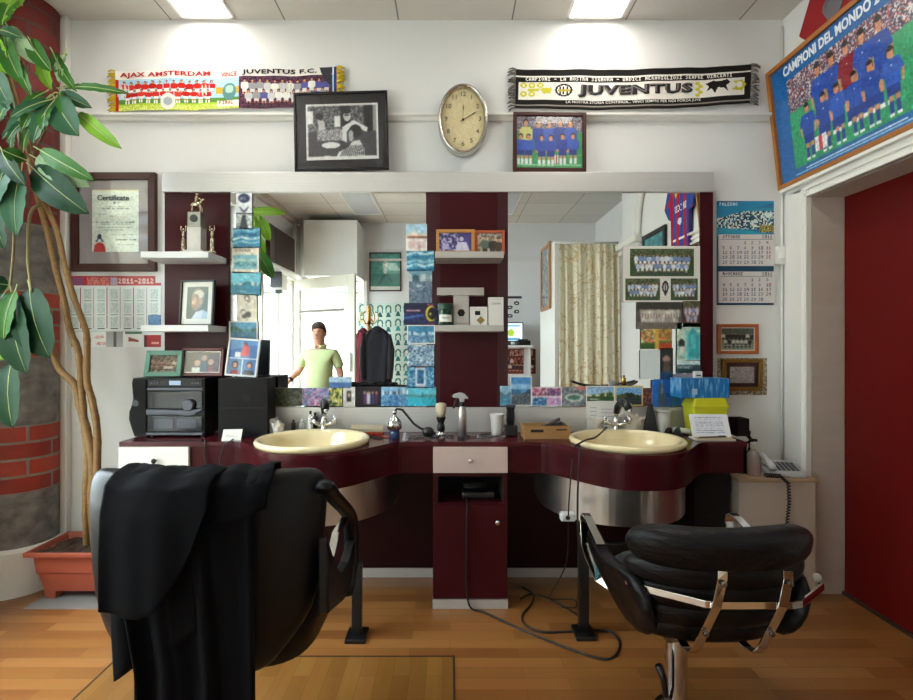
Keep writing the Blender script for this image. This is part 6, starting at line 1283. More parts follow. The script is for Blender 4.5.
# ================================================================== black leather chair with chrome arms (right)
def leather(name, c, bump, rough, spec=.4):
    m, nt, b = newmat(name); b.inputs['Base Color'].default_value = (*lin(c), 1); b.inputs['Roughness'].default_value = rough; b.inputs['Specular IOR Level'].default_value = spec
    n1 = N(nt, 'ShaderNodeTexNoise'); n1.inputs['Scale'].default_value = 1; n1.inputs['Detail'].default_value = 5; L(nt, coords(nt, (10, 10, 26)), n1.inputs['Vector'])
    n2 = N(nt, 'ShaderNodeTexVoronoi'); n2.inputs['Scale'].default_value = 260; L(nt, coords(nt), n2.inputs['Vector'])
    a = N(nt, 'ShaderNodeBump'); a.inputs['Strength'].default_value = bump; a.inputs['Distance'].default_value = .02; L(nt, n1.outputs['Fac'], a.inputs['Height'])
    c_ = N(nt, 'ShaderNodeBump'); c_.inputs['Strength'].default_value = .15; c_.inputs['Distance'].default_value = .001; L(nt, n2.outputs['Distance'], c_.inputs['Height']); L(nt, a.outputs[0], c_.inputs['Normal']); L(nt, c_.outputs[0], b.inputs['Normal'])
    cr = mixc(nt, n1.outputs['Fac'], tuple(v*1.5 for v in lin(c)), lin(c)); L(nt, cr, b.inputs['Base Color']); return m
m_lea = leather('black_leather', '#070608', .5, .42, .25); m_vin = leather('black_vinyl', '#060608', .12, .4, .25)
ch = thing('barber_chair', (.86, 1.78, 0), 'low black leather swivel chair with chrome bars across its back, at the right basin', 'chair', 'barber chairs')
T = wm(ch)
def sgn(v, p): return math.copysign(abs(v)**p, v)
def roll(b, z0, z1, hw, th, y0, bend, px=.35, lean=0, n=28, k=22, tuck=0):
    """a padded horizontal roll bent around the sitter"""
    rings = []
    for i in range(k+1):
        s = -1+2*i/k; x = hw*math.sin(s*PI/2)*1.0; f = max(.02, (1-abs(math.sin(s*PI/2))**6))**.45; ring = []
        for j in range(n):
            a = 2*PI*j/n; zz = (z0+z1)/2+sgn(math.sin(a), .75)*(z1-z0)/2*f+tuck*x*x; yy = y0+bend*x*x+sgn(math.cos(a), .8)*th/2*f-lean*(zz-z0)
            ring.append((x, yy, zz))
        rings.append(ring)
    b.loft(rings)
b = mbt(ch); roll(b, .600, .738, .292, .13, -.225, .85, lean=.25, tuck=.06); b.build('headroll', m_lea, ch, smooth=True)
for k_, (z0, z1, hw, th, y0) in enumerate(((.535, .640, .288, .12, -.205), (.465, .565, .284, .12, -.188), (.398, .495, .268, .12, -.165), (.340, .425, .235, .12, -.135))):
    b = mbt(ch); roll(b, z0, z1, hw, th, y0, .95 if k_ else .9, lean=.2); b.build('back_channel', m_lea, ch, smooth=True)
b = mbt(ch); rings = []
for z, s in ((.335, .80), (.35, .96), (.40, 1.0), (.44, .98), (.462, .88)):
    rings.append([(.245*s*sgn(math.cos(a), .55), .045+.225*s*sgn(math.sin(a), .55), z+(.012 if math.sin(a) > .5 else 0)) for a in np.linspace(0, 2*PI, 40, endpoint=False)])
b.loft(rings); b.build('seat', m_lea, ch, smooth=True)
for s in (-1, 1):                                    # padded slings and chrome arm loops
    b = mbt(ch); prof = [(.235, .585), (.15, .550), (.04, .540), (-.08, .555), (-.20, .575), (-.245, .50), (-.235, .42), (-.17, .355), (-.06, .325), (.10, .375), (.20, .475), (.24, .535)]
    c0 = (sum(p[0] for p in prof)/12, sum(p[1] for p in prof)/12); rings = []
    for xo, f in ((.262, .72), (.266, .90), (.282, 1.0), (.300, 1.0), (.318, .90), (.322, .70)):
        rings.append([(s*(xo-.35*max(0, .50-z)-.22*max(0, -y-.06)), c0[0]+(y-c0[0])*f, c0[1]+(z-c0[1])*f) for y, z in prof])
    b.loft(rings); b.build('arm_pad', m_lea, ch, smooth=True, sub=1)
    b = mbt(ch); x = s*.302
    path = [(x, .07, .560), (x, .16, .580), (x, .245, .604), (x, .275, .606), (x, .298, .592), (x, .304, .565), (x, .290, .48), (x*.98, .262, .44), (x*.9, .20, .37), (x*.6, .10, .335), (x*.3, .02, .33)]
    b.tube(path, .0055, 4, flat=4.2, up=(1, 0, 0)); b.build('arm_bar', m_chrome, ch, bevel=.001)
b = mbt(ch); b.tube([(-.285, -.150, .533), (-.272, -.185, .532), (-.10, -.292, .530), (-.07, -.300, .530), (.15, -.300, .530), (.185, -.292, .530), (.325, -.190, .532), (.338, -.160, .533)], .0065, 4, flat=2.4, up=(0, 0, 1)); b.build('back_rail', m_chrome, ch, bevel=.002)
for x0, x1 in ((-.062, -.10), (.130, .100)):
    f = lambda t_: x0+(x1-x0)*t_
    b = mbt(ch); b.tube([(f(0), -.315, .638), (f(.05), -.318, .615), (f(.35), -.308, .53), (f(.8), -.262, .42), (f(.95), -.238, .365), (f(1), -.215, .338), (f(1), -.17, .326), (f(1)*.9, -.05, .326)], .004, 4, flat=5, up=(1, 0, 0)); o = b.build('back_strap', m_chrome, ch, bevel=.001)
    for t_, y_, z_ in ((.08, -.324, .605), (.78, -.275, .432)):
        b = mbt(ch); b.lathe([(.009, -.002), (.009, -.007), (.005, -.009)], (f(t_), y_, z_), 14, axis='y'); b.build('bolt', m_steel, o, smooth=False)
b = mbt(ch); b.ball((.325, -.165, .548), (.014, .012, .014)); b.build('rail_knob', mat('ivory_knob', '#c8c0b4', .35), ch, smooth=True)
b = mbt(ch); b.lathe([(.072, 0), (.072, .010), (.052, .016), (.045, .03), (.037, .034), (.037, .300), (.055, .312), (.055, .334)], (-.055, 0, 0), 32); b.build('column', m_chrome, ch, smooth=False)
b = mbt(ch); b.tube([(-.09, -.02, .05), (-.115, -.05, .09), (-.125, -.06, .15), (-.140, -.055, .195)], (.009, .010, .012, .013), 10); o = b.build('pump_lever', m_black, ch, smooth=True)
b = mbt(ch); b.box(-.14, -.12, .310, .12, .13, .338); b.build('seat_plate', m_steel, ch, bevel=.004)
# ================================================================== draped barber chair (left)
lc = thing('barber_chair', (-.72, 1.60, 0), 'high black vinyl barber chair with a dark cape thrown over its back, near left', 'chair', 'barber chairs')
def WX(x, y, z): return (x, y, z)                     # written in world metres
cx = -.655
def shellring(z, hw, y0, th, bend, n=22):
    out, inn = [], []
    for i in range(n+1):
        x = -hw+2*hw*i/n; e = 1-abs(x/hw)**8*.55; out.append((cx+x, y0+bend*x*x+th*.5*(1-e), z)); inn.append((cx+x, y0+bend*x*x+th*(.5+.5*e), z))
    return out+inn[::-1]
b = MB(); b.loft([shellring(z, hw, y0, th, .9) for z, hw, y0, th in ((.450, .17, 1.262, .05), (.470, .195, 1.250, .08), (.52, .235, 1.240, .09), (.59, .290, 1.234, .09), (.70, .308, 1.228, .09), (.85, .320, 1.226, .09), (.92, .322, 1.232, .085), (.950, .312, 1.242, .07), (.966, .294, 1.256, .045), (.970, .272, 1.268, .02))]); b.build('backrest', m_vin, lc, smooth=True, sub=1)
b = MB(); rings = []
for z, s in ((.43, .86), (.45, 1), (.53, 1), (.56, .92), (.57, .8)): rings.append([(-.64+.255*s*sgn(math.cos(a), .5), 1.58+.27*s*sgn(math.sin(a), .5), z) for a in np.linspace(0, 2*PI, 40, endpoint=False)])
b.loft(rings); b.build('seat', m_vin, lc, smooth=True)
for s in (-1, 1):
    X = -.330 if s > 0 else -.885
    b = MB(); loop = [(1.31, .920), (1.40, .878), (1.48, .835), (1.58, .780), (1.645, .735), (1.675, .68), (1.67, .60), (1.62, .54), (1.52, .51), (1.42, .52), (1.36, .56), (1.34, .70)]
    P3 = []; n = len(loop)
    for i in range(n):
        p0, p1, p2, p3 = loop[i-1], loop[i], loop[(i+1) % n], loop[(i+2) % n]
        for k in range(4):
            t_ = k/4; P3.append((X, *[.5*((2*p1[j])+(p2[j]-p0[j])*t_+(2*p0[j]-5*p1[j]+4*p2[j]-p3[j])*t_*t_+(3*p1[j]-p0[j]-3*p2[j]+p3[j])*t_**3) for j in (0, 1)]))
    b.tube(P3[:-17], .017, 10, flat=1.5, up=(1, 0, 0)); b.build('arm_frame', m_vin, lc, smooth=True)
    b = MB(); b.prism([(1.30, .60), (1.50, .535), (1.60, .53), (1.665, .59), (1.66, .655), (1.56, .625), (1.46, .635), (1.38, .70), (1.30, .80)], X-.014, X+.014, 'x'); b.build('side_panel', m_vin, lc, bevel=.006)
    b = MB(); b.tube([(X-s*.006, 1.60, .745), (X-s*.012, 1.50, .735), (X-s*.014, 1.44, .69), (X-s*.012, 1.42, .64)], .006, 4, flat=2.6, up=(1, 0, 0)); b.build('arm_strap', m_chrome, lc)
b = MB(); b.lathe([(.11, 0), (.11, .012), (.06, .02), (.05, .04), (.042, .045), (.042, .40), (.10, .42), (.10, .435)], (-.72, 1.60, 0), 30); b.build('column', m_chrome, lc)
# cape
m_cape, nt, b_ = newmat('black_cape_cloth'); b_.inputs['Roughness'].default_value = .85; b_.inputs['Base Color'].default_value = (*lin('#07070b'), 1); b_.inputs['Specular IOR Level'].default_value = .1
no = N(nt, 'ShaderNodeTexNoise'); no.inputs['Scale'].default_value = 1; L(nt, coords(nt, (9, 9, 3)), no.inputs['Vector']); bp = N(nt, 'ShaderNodeBump'); bp.inputs['Strength'].default_value = .35; bp.inputs['Distance'].default_value = .02; L(nt, no.outputs['Fac'], bp.inputs['Height']); L(nt, bp.outputs[0], b_.inputs['Normal'])
cp = thing('barber_cape', (-.62, 1.20, .97), 'black cloth cape with a rounded flap, thrown over the back of the left chair', 'cape')
def drape(name, left, right, prof, bottom, amp, nf, ph, ny=44, nx=46, lay=0.0):
    """prof: list of (y, z) over the chair back down to the hem; left/right give X at fraction of the drop"""
    pr = np.array(prof); d = np.r_[0, np.cumsum(np.hypot(*np.diff(pr, axis=0).T))]; tot = d[-1]; b = MB(); vs = []
    for j in range(ny+1):
        for i in range(nx+1):
            s = i/nx; zb = bottom(s); zt = prof[-1][1]; ext = tot-(zb-zt) ; t_ = j/ny*ext; y = float(np.interp(t_, d, pr[:, 0])); z = float(np.interp(t_, d, pr[:, 1])); g = min(1, max(0, (t_-.12)/.45))
            a = left(t_); c_ = right(t_); x = a+(c_-a)*s; y += 1.0*(x-cx)**2*(1-g*.4)-lay
            y -= amp*g*(.6*math.sin(s*PI*2*nf+ph+t_*1.5)+.4*math.sin(s*PI*2*nf*1.7+ph*2-t_*2.2)); x += amp*.4*g*math.cos(s*PI*2*nf+ph)
            vs.append((x, y, z+.006*math.sin(s*14+ph)*(1-g)))
    w_ = nx+1; b.add(vs, [(j*w_+i, j*w_+i+1, (j+1)*w_+i+1, (j+1)*w_+i) for j in range(ny) for i in range(nx)])
    return b.build(name, m_cape, cp, smooth=True, solid=.003)
over = [(1.372, .80), (1.362, .93), (1.345, .970), (1.30, .979), (1.245, .976), (1.208, .958), (1.195, .90), (1.190, .80), (1.178, .60), (1.165, .34)]
ix = lambda pts: (lambda t_: float(np.interp(t_, [p[0] for p in pts], [p[1] for p in pts])))
drape('main_drape', ix([(0, -.82), (.22, -.82), (.5, -.80), (.75, -.745), (1.1, -.735)]), ix([(0, -.47), (.22, -.465), (.40, -.475), (.6, -.465), (1.1, -.455)]), over, lambda s: .34+.02*math.sin(s*9), .020, 3.2, .6)
over2 = [(1.36, .88), (1.35, .974), (1.30, .984), (1.240, .980), (1.200, .962), (1.178, .90), (1.166, .80), (1.152, .60)]
drape('folded_flap', ix([(0, -.85), (.12, -.845), (.25, -.825), (.6, -.795)]), ix([(0, -.56), (.2, -.575), (.30, -.565), (.42, -.565), (.6, -.59)]), over2, lambda s: (.690-.012*math.sin(s*3) if s < .45 else .685+.24*((s-.45)/.55)**2.2), .010, 1.6, 2.0, lay=.028)
over3 = [(1.37, .84), (1.355, .972), (1.30, .983), (1.245, .979), (1.203, .960), (1.186, .93), (1.178, .85)]
drape('collar_fold', ix([(0, -.66), (.3, -.63)]), ix([(0, -.475), (.18, -.465), (.27, -.445), (.4, -.445)]), over3, lambda s: .90-.05*(1-s), .008, 1.4, 1.0, lay=.004)
drape('side_drape', ix([(0, -.88), (.22, -.86), (.5, -.83), (.8, -.80)]), ix([(0, -.60), (.8, -.60)]), [(y+.004, z-.002) for y, z in over], lambda s: .50+.12*s, .012, 1.3, .2)
# ================================================================== rear of the room (behind the camera, seen in the mirrors)
def rearcard(name, label, cat, box, Yv, c, y=None, **k):
    cx_, z, w, h = spot(*box, Yv); return card(name, label, cat, (w, h), 0, c, loc=(cx_, (YB+.0015) if y is None else y, z), rz=PI, **k)
c = Cv(46, 58, '#3f9c90'); c.noise(0, 0, 1, .5, ['#3f9c90', '#4aa89c', '#358a80'], cell=3); c.rect(0, .55, 1, .9, '#2a7a70'); c.ell(.5, .2, .07, .05, '#c8d8c8'); c.poly([(.42, .24), (.6, .26), (.55, .55), (.45, .55)], '#d8e4d8'); c.poly([(.45, .55), (.56, .55), (.75, .85), (.68, .86)], '#1f5a52'); c.poly([(.45, .55), (.5, .55), (.3, .8), (.24, .78)], '#1f5a52'); c.rect(0, .9, 1, 1, '#dfe8e0')
cx_, z, w, h = spot(369, 252, 401, 291, 7.52)
framed('framed_photograph', 'dark framed teal picture of a footballer, seen in the left mirror', (w, h), 0, c, m_wood, .018, .02, rz=PI, loc=(cx_, YB+.024, z))
def hairposter(seed):
    random.seed(seed); c = Cv(40, 66, '#d4e4d8'); T1, T2 = '#0f6a6a', '#2f9a94'
    for r in range(3):
        for k in range(2):
            x, y = .27+k*.46, .02+r*.33; c.ell(x, y+.10, .17, .075, T1); c.ell(x, y+.12, .10, .06, '#d8e0cc'); c.rect(x-.16, y+.10, x-.1, y+.2, T1); c.rect(x+.1, y+.10, x+.16, y+.2, T2); c.poly([(x-.14, y+.30), (x-.06, y+.19), (x+.06, y+.19), (x+.14, y+.30)], random.choice([T1, T2, '#1a5050']))
    return c
for k, (x0, lb) in enumerate(((357, 'left teal hairstyle poster behind the coat stand, seen in the mirror'), (375, 'middle teal hairstyle poster behind the black jacket, seen in the mirror'), (393, 'right teal hairstyle poster, seen in the mirror beside the postcards'))):
    rearcard('hairstyle_poster', lb, 'poster', (x0, 302+k % 2, x0+18, 346+k % 2), 7.54, hairposter(k), group='teal hairstyle posters'); rearcard('hairstyle_poster', lb.replace('teal', 'lower teal'), 'poster', (x0, 347+k % 2, x0+18, 391), 7.54, hairposter(k+5), group='teal hairstyle posters')
# coat stand and coats
cs = thing('coat_stand', (-1.13, -1.45, 0), 'brass hat and coat stand seen in the left mirror', 'coat stand')
b = mbt(cs); b.tube([(0, 0, .06), (0, 0, 1.78)], .018, 12); b.lathe([(.03, 1.60), (.034, 1.66), (.022, 1.72), (.03, 1.78), (.028, 1.83), (.01, 1.86)], n=20); b.build('pole', m_gold, cs, smooth=True)
for k in range(4):
    a = k*PI/2+.4; d = Vector((math.cos(a), math.sin(a), 0)); b = mbt(cs); b.tube([d*.02+Vector((0, 0, 1.60)), d*.09+Vector((0, 0, 1.60)), d*.15+Vector((0, 0, 1.66)), d*.14+Vector((0, 0, 1.74)), d*.11+Vector((0, 0, 1.75))], .008, 8); b.ball(tuple(d*.11+Vector((0, 0, 1.755))), .013); b.build('hook', m_gold, cs, smooth=True)
    b = mbt(cs); b.tube([d*.01+Vector((0, 0, .12)), d*.16+Vector((0, 0, .08)), d*.24+Vector((0, 0, .015))], (.014, .013, .012), 8); b.build('leg', m_gold, cs, smooth=True)
def coat(x, y, z1, w, h, m, label):
    t = thing('jacket', (x, y, z1-h), label, 'jacket'); b = mbt(t); rings = []
    for f, ww, dd in ((0, .46, .16), (.1, .47, .15), (.4, .46, .14), (.7, .48, .13), (.84, .44, .12), (.92, .30, .10), (.97, .14, .07), (1, .05, .04)):
        rings.append([(w*ww*2*.5*sgn(math.cos(a), .8)+.008*math.sin(a*6+f*7), dd*.6*math.sin(a)+.010*math.sin(a*7+f*3), h*f) for a in np.linspace(0, 2*PI, 44, endpoint=False)])
    b.loft(rings); b.build('body', m, t, smooth=True)
    for s in (-1, 1):
        b = mbt(t); b.tube([(s*w*.36, .0, h*.86), (s*w*.46, .03, h*.62), (s*w*.45, .05, h*.35), (s*w*.42, .05, h*.16)], (.04, .05, .045, .04), 12); b.build('sleeve', m, t, smooth=True)
    b = mbt(t); b.tube([(-.06, .05, h*.95), (0, .07, h*.90), (.06, .05, h*.95)], .016, 8); b.build('collar', m, t, smooth=True)
coat(-1.00, -1.34, 1.56, .42, .86, mat('navy_cloth', '#15131c', .85), 'black jacket hanging on the brass coat stand, seen in the mirror'); coat(-1.22, -1.50, 1.54, .26, .80, mat('maroon_cloth', '#6a1024', .85), 'dark red jacket hanging behind the black jacket, seen in the mirror')
# items on the left wall
t = thing('wall_panel', (XL+.03, -1.25, 2.34), 'dark brown panel with a black strip high above the shop front, seen in the mirror', 'panel', None, PI/2)
b = mbt(t); b.box(-.55, -.03, 0, .55, .028, .48); b.build('panel_board', mat('brown_panel', '#4a3a38', .5), t, bevel=.004); b = mbt(t); b.box(.20, -.034, .02, .36, -.03, .46); b.build('black_strip', m_black, t)
t = thing('junction_box', (XL+.06, -1.02, 2.02), 'white box with a black bracket on the shop front post, seen in the mirror', 'box', None, PI/2)
b = mbt(t); b.box(-.16, -.06, 0, .12, .06, .20); b.build('housing', m_white, t, bevel=.006); b = mbt(t); b.box(.12, -.08, .02, .16, .06, .22); b.box(.0, -.05, -.05, .06, .03, 0); b.build('bracket', m_black, t, bevel=.003)
# cubicle with curtain
b = MB(); b.box(1.17, -.95, 0, 1.21, -.06, 2.47); struct(b, 'wall_partition', m_white, bevel=.004)
t = thing('curtain', (1.56, -.06, 0), 'cream curtain with gold floral tracery across the cubicle, seen in the right mirror', 'curtain')
m_cur, nt, b_ = newmat('cream_floral_curtain'); b_.inputs['Roughness'].default_value = .6; b_.inputs['Sheen Weight'].default_value = .2
n1 = N(nt, 'ShaderNodeTexNoise'); n1.inputs['Scale'].default_value = 5; n1.inputs['Detail'].default_value = 3; n1.inputs['Distortion'].default_value = 2.5; L(nt, coords(nt, (.8, .1, .6)), n1.inputs['Vector'])
r_ = N(nt, 'ShaderNodeValToRGB'); e = r_.color_ramp; e.elements[0].position = .485; e.elements[0].color = (*lin('#f0e8cc'), 1); e.elements[1].position = .53; e.elements[1].color = (*lin('#f0e8cc'), 1); q_ = e.elements.new(.508); q_.color = (*lin('#d0b070'), 1)
L(nt, n1.outputs['Fac'], r_.inputs[0]); L(nt, r_.outputs[0], b_.inputs['Base Color'])
b = mbt(t); nx, nz = 150, 14; vs = []
for j in range(nz+1):
    z = .25+(2.43-.25)*j/nz; f = 1-.35*(j/nz)
    for i in range(nx+1): u = i/nx; vs.append((-.345+.69*u, .024*f*math.sin(u*44+1.8*math.sin(u*7+j*.05))+.016*math.sin(u*17+j*.15)+.008*math.sin(u*83+j*.3), z))
b.add(vs, [(j*(nx+1)+i, j*(nx+1)+i+1, (j+1)*(nx+1)+i+1, (j+1)*(nx+1)+i) for j in range(nz) for i in range(nx)]); b.build('cloth', m_cur, t, smooth=True, solid=.003)
b = mbt(t); b.tube([(-.39, 0, 2.445), (.32, 0, 2.445)], .012, 10); b.build('rail', m_white, t, smooth=True)
c = Cv(40, 54, '#4a5a70'); c.noise(0, 0, 1, 1, ['#4a5a70', '#8a98a8', '#2a3a50', '#c8c8c0'], cell=3)
framed('framed_photograph', 'tall wood framed picture on the side of the curtained cubicle, seen in the right mirror', (.55, .78), 0, c, mat('pale_wood', '#a87a50', .4), .04, .03, rz=-PI/2, loc=(1.138, -.50, 1.72), tilt=0)
# raised shelf with monitor
t = thing('wall_desk', (.70, -1.78, 0), 'white desk shelf carrying a monitor at the rear, seen in the right mirror', 'desk'); b = MB(); b.box(.25, YB, 1.265, 1.165, -1.50, 1.295); b.build('desk_top', m_white, t, bevel=.003)
for x in (.28, 1.13): b = MB(); b.box(x-.015, YB, 0, x+.015, -1.56, 1.265); b.build('leg', m_white, t)
t = thing('computer_monitor', (.86, -1.70, 1.296), 'computer screen with a bright page on the white desk shelf, seen in the right mirror', 'monitor', None, PI)
b = mbt(t); b.box(-.13, -.08, 0, .13, .08, .012); b.box(-.02, .0, .012, .02, .03, .08); b.build('stand', m_black, t, bevel=.003); b = mbt(t); b.box(-.20, -.012, .05, .20, .02, .335); k = b.build('bezel', m_black, t, bevel=.004)
c = Cv(40, 26, '#e8f4f8'); c.rect(.1, .1, .9, .2, '#58b8d8'); c.ell(.45, .55, .12, .2, '#a8c838'); c.rect(.1, .85, .9, .95, '#3a98c8'); TT = wm(t); m, nt, bb = newmat('lit_screen'); a_ = N(nt, 'ShaderNodeAttribute', attribute_name='Col'); L(nt, a_.outputs['Color'], bb.inputs['Emission Color']); bb.inputs['Emission Strength'].default_value = 1.1; bb.inputs['Base Color'].default_value = (0, 0, 0, 1)
printed('screen', c, lambda u, v: TT @ Vector((-.185+u*.37, -.0135, .32-v*.255)), t, m)
t = thing('desk_printer', (1.05, -1.72, 1.296), 'low black machine right of the monitor, seen in the right mirror', 'machine', None, PI); b = mbt(t); b.box(-.10, -.12, 0, .10, .12, .07); b.build('case', m_black, t, bevel=.008); b = mbt(t); b.box(-.07, -.10, .07, .07, .06, .09); b.build('lid', m_hfg, t, bevel=.004)
c = Cv(26, 42, '#e0e0da'); c.rect(0, 0, 1, .1, '#1c1c1c'); 
for k in range(4): c.ell(.3+.4*(k % 2), .28+.17*k, .16, .08, '#1c1c1c'); c.ell(.3+.4*(k % 2), .28+.17*k, .07, .03, '#e0e0da')
rearcard('pennant', 'black and white pennant above the monitor, seen in the right mirror', 'pennant', (505, 296, 522, 321), 7.54, c)
c = Cv(50, 44, '#7a2a22'); c.text(.1, .06, 'FORZA', '#d8b8a0', 2); c.team(.02, .3, .98, 1, 8, ['#3a1a1a', '#a84a3a', '#d8c8b8'], '#2a1a1a'); rearcard('poster', 'dark red team poster below the desk shelf, seen in the right mirror', 'poster', (506, 349, 536, 374), 7.54, c)
# frame high on the right wall, seen next to the striped shirt
c = Cv(50, 40, '#2f8a98'); c.noise(0, 0, 1, 1, ['#2f8a98', '#3fa0a8', '#1f6a78'], cell=4)
framed('framed_photograph', 'black framed teal picture beside the striped shirt, seen in the right mirror', (.52, .5), 0, c, m_black, .045, .02, rz=-PI/2, loc=(1.862, .93, 1.85))
# trolley
t = thing('trolley', (1.42, .92, 0), 'pale wood trolley with a curved black tray on top, seen low in the right mirror', 'trolley')
b = mbt(t); b.box(-.25, -.17, .10, .25, .17, .90); b.build('body', mat('pale_wood', '#a87a50', .4), t, bevel=.01)
for x in (-.2, .2):
    for y in (-.13, .13): b = mbt(t); b.lathe([(.012, 0), (.03, .01), (.03, .05), (.012, .06), (.012, .10)], (x, y, 0), 12); b.build('castor', m_black, t)
t2 = thing('tray', (1.42, .92, .901), 'black boat shaped tray on the pale wood trolley, seen in the right mirror', 'tray'); b = mbt(t2); rings = []
for i in range(17):
    s = -1+2*i/16; z = .055*abs(s)**2.2; wd = .13*(1-abs(s)**3*.8)+.01; rings.append([(s*.30, -wd, z+.022), (s*.30, -wd*.8, z), (s*.30, wd*.8, z), (s*.30, wd, z+.022), (s*.30, wd*.75, z+.012), (s*.30, -wd*.75, z+.012)])
b.loft(rings); b.build('dish', m_black, t2)
crumple('tissue', (1.50, .93, .918), .09, .07, .05, 'crumpled white tissue in the boat shaped tray, seen in the mirror', m_paper, 'tissue', 21)
bottle((1.60*F/.93+VX), .93, .02, .09, m_gold, 'small brown bottle standing at the end of the boat shaped tray', z=.93, group=None)
# ================================================================== the man in the green polo shirt
def skin_mesh(name, V, E, m, parent, root=0, sub=2, smooth=True):
    bm = bmesh.new(); T_ = wm(parent); ly = bm.verts.layers.skin.verify(); vs = [bm.verts.new(v[:3]) for v in V]; bm.verts.ensure_lookup_table()
    for a, c_ in E: bm.edges.new((vs[a], vs[c_]))
    for i, v in enumerate(vs):
        r = V[i][3]; v[ly].radius = r if hasattr(r, '__len__') else (r, r); v[ly].use_root = (i == root)
    me = bpy.data.meshes.new(name); bm.to_mesh(me); bm.free(); me.materials.append(m)
    o = bpy.data.objects.new(name, me); COL.objects.link(o); o.parent = parent
    s = o.modifiers.new('Skin', 'SKIN'); s.use_smooth_shade = True; s.branch_smoothing = .3
    d = o.modifiers.new('Sub', 'SUBSURF'); d.levels = sub; d.render_levels = sub
    dg = bpy.context.evaluated_depsgraph_get(); bpy.context.view_layer.update(); me2 = bpy.data.meshes.new_from_object(o.evaluated_get(dg)); o.modifiers.clear(); o.data = me2; bpy.data.meshes.remove(me)
    me2.polygons.foreach_set('use_smooth', [True]*len(me2.polygons)); me2.name = name; return o
def person():
    pr = thing('person', (-1.45, -.04, 0), 'person in a light green polo shirt by the entrance, seen in the left mirror', 'person', None, R(6))
    sk = mat('skin', '#b98468', .55, c2='#aa7458', ns=(9, 9, 9)); polo = mat('pale_green_jersey', '#b0b985', .85, c2='#a2ad78', ns=(14, 14, 14)); tr = mat('dark_trousers', '#2a2c36', .85)
    V = []; E = []
    def v(x, y, z, r, p=None): V.append((x, y, z, r)); i = len(V)-1; (E.append((p, i)) if p is not None else None); return i
    pel = v(0, 0, .80, (.14, .10)); wa = v(0, .012, .93, (.15, .12), pel); cc = v(0, .004, 1.08, (.15, .105), wa); uc = v(0, -.005, 1.20, (.12, .08), cc)
    nb = v(0, -.005, 1.268, .066, uc); nk = v(.0, .008, 1.305, .060, nb); hl = v(-.004, .026, 1.355, (.066, .072), nk); hm = v(-.006, .020, 1.42, (.080, .094), hl); ht = v(-.006, .010, 1.488, (.070, .082), hm)
    def hand(w, d, side):
        d = Vector(d).normalized(); P0 = Vector(V[w][:3]); pa = P0+d*.045; ip = v(*pa, (.026, .016), w); up = Vector((side, 0, 0)); ac = d.cross(up).normalized()
        for k, (o_, ln, r_) in enumerate(((-.021, .055, .0085), (-.007, .064, .009), (.007, .060, .0088), (.020, .048, .0078))):
            b0 = pa+d*.026+ac*o_; i0 = v(*b0, .0095, ip); m1 = b0+d*ln*.5-up*.006; i1 = v(*m1, r_, i0); v(*(m1+d*ln*.42-up*.018), r_*.85, i1)
        th = P0+d*.018-ac*.030; i0 = v(*th, .011, ip); v(*(th+d*.030-ac*.012-up*.006), .009, i0)
    for s, el, wr, d in ((-1, (-.245, -.03, 1.015), (-.325, .075, .905), (-.25, .55, -.75)), (1, (.225, -.04, .985), (.235, .03, .80), (.02, .15, -1))):
        sh = v(s*.155, -.006, 1.212, .055, uc); e_ = v(*el, .040, sh); fa = v(*(Vector(el).lerp(Vector(wr), .35)), .038, e_); w_ = v(*wr, (.026, .022), fa); hand(w_, d, -s)
    for s in (-1, 1):
        hp = v(s*.085, 0, .72, .085, pel); kn = v(s*.10, .015, .42, .055, hp); cf = v(s*.102, -.012, .28, .05, kn); an = v(s*.105, -.01, .08, .034, cf); hb = v(s*.108, .03, .045, .036, an); v(s*.118, .13, .032, .030, hb)
    skin_mesh('body', V, E, sk, pr)
    V2 = V; 
    def sub(verts, edges, name, m, g): return skin_mesh(name, verts, edges, m, pr)
    g = .014
    sub([(0, .0, .735, (.150, .115)), (0, .012, .83, (.158, .125)), (0, .016, .93, (.166, .138)), (0, .006, 1.08, (.164, .122)), (0, -.004, 1.20, (.140, .102)), (0, -.004, 1.255, (.088, .078)), (-.168, -.006, 1.205, .070), (-.215, -.018, 1.10, .062), (-.232, -.024, 1.055, .060), (.168, -.006, 1.205, .070), (.205, -.022, 1.09, .062), (.214, -.030, 1.04, .060)],
        [(0, 1), (1, 2), (2, 3), (3, 4), (4, 5), (4, 6), (6, 7), (7, 8), (4, 9), (9, 10), (10, 11)], 'polo_shirt', polo, g)
    sub([(0, 0, .78, (.145, .112)), (-.087, 0, .70, .098), (-.101, .015, .42, .072), (-.105, -.01, .10, .058), (.087, 0, .70, .098), (.101, .015, .42, .072), (.105, -.01, .10, .058)], [(0, 1), (1, 2), (2, 3), (0, 4), (4, 5), (5, 6)], 'trousers', tr, g)
    for s in (-1, 1):
        b = mbt(pr); b.loft([[(s*.112+.047*w_*sgn(math.cos(a), .8), .045+.125*l_*sgn(math.sin(a), .8), z) for a in np.linspace(0, 2*PI, 24, endpoint=False)] for z, w_, l_ in ((.0, 1, 1), (.025, 1, 1), (.05, .9, .95), (.08, .75, .6), (.10, .7, .5))]); b.build('shoe', m_black, pr, smooth=True)
    b = mbt(pr); b.tube([(.070*math.cos(a), .004+.064*math.sin(a), 1.290+.010*math.sin(a+PI)) for a in np.linspace(PI/2+.25, 2.5*PI-.25, 22)], .011, 8, flat=1.5); b.build('collar', polo, pr, smooth=True)
    hm_ = mat('dark_brown_hair', '#33261c', .8, c2='#453528', ns=(90, 90, 90), bump=.5, bs=(200, 200, 200)); b = mbt(pr); rings = []
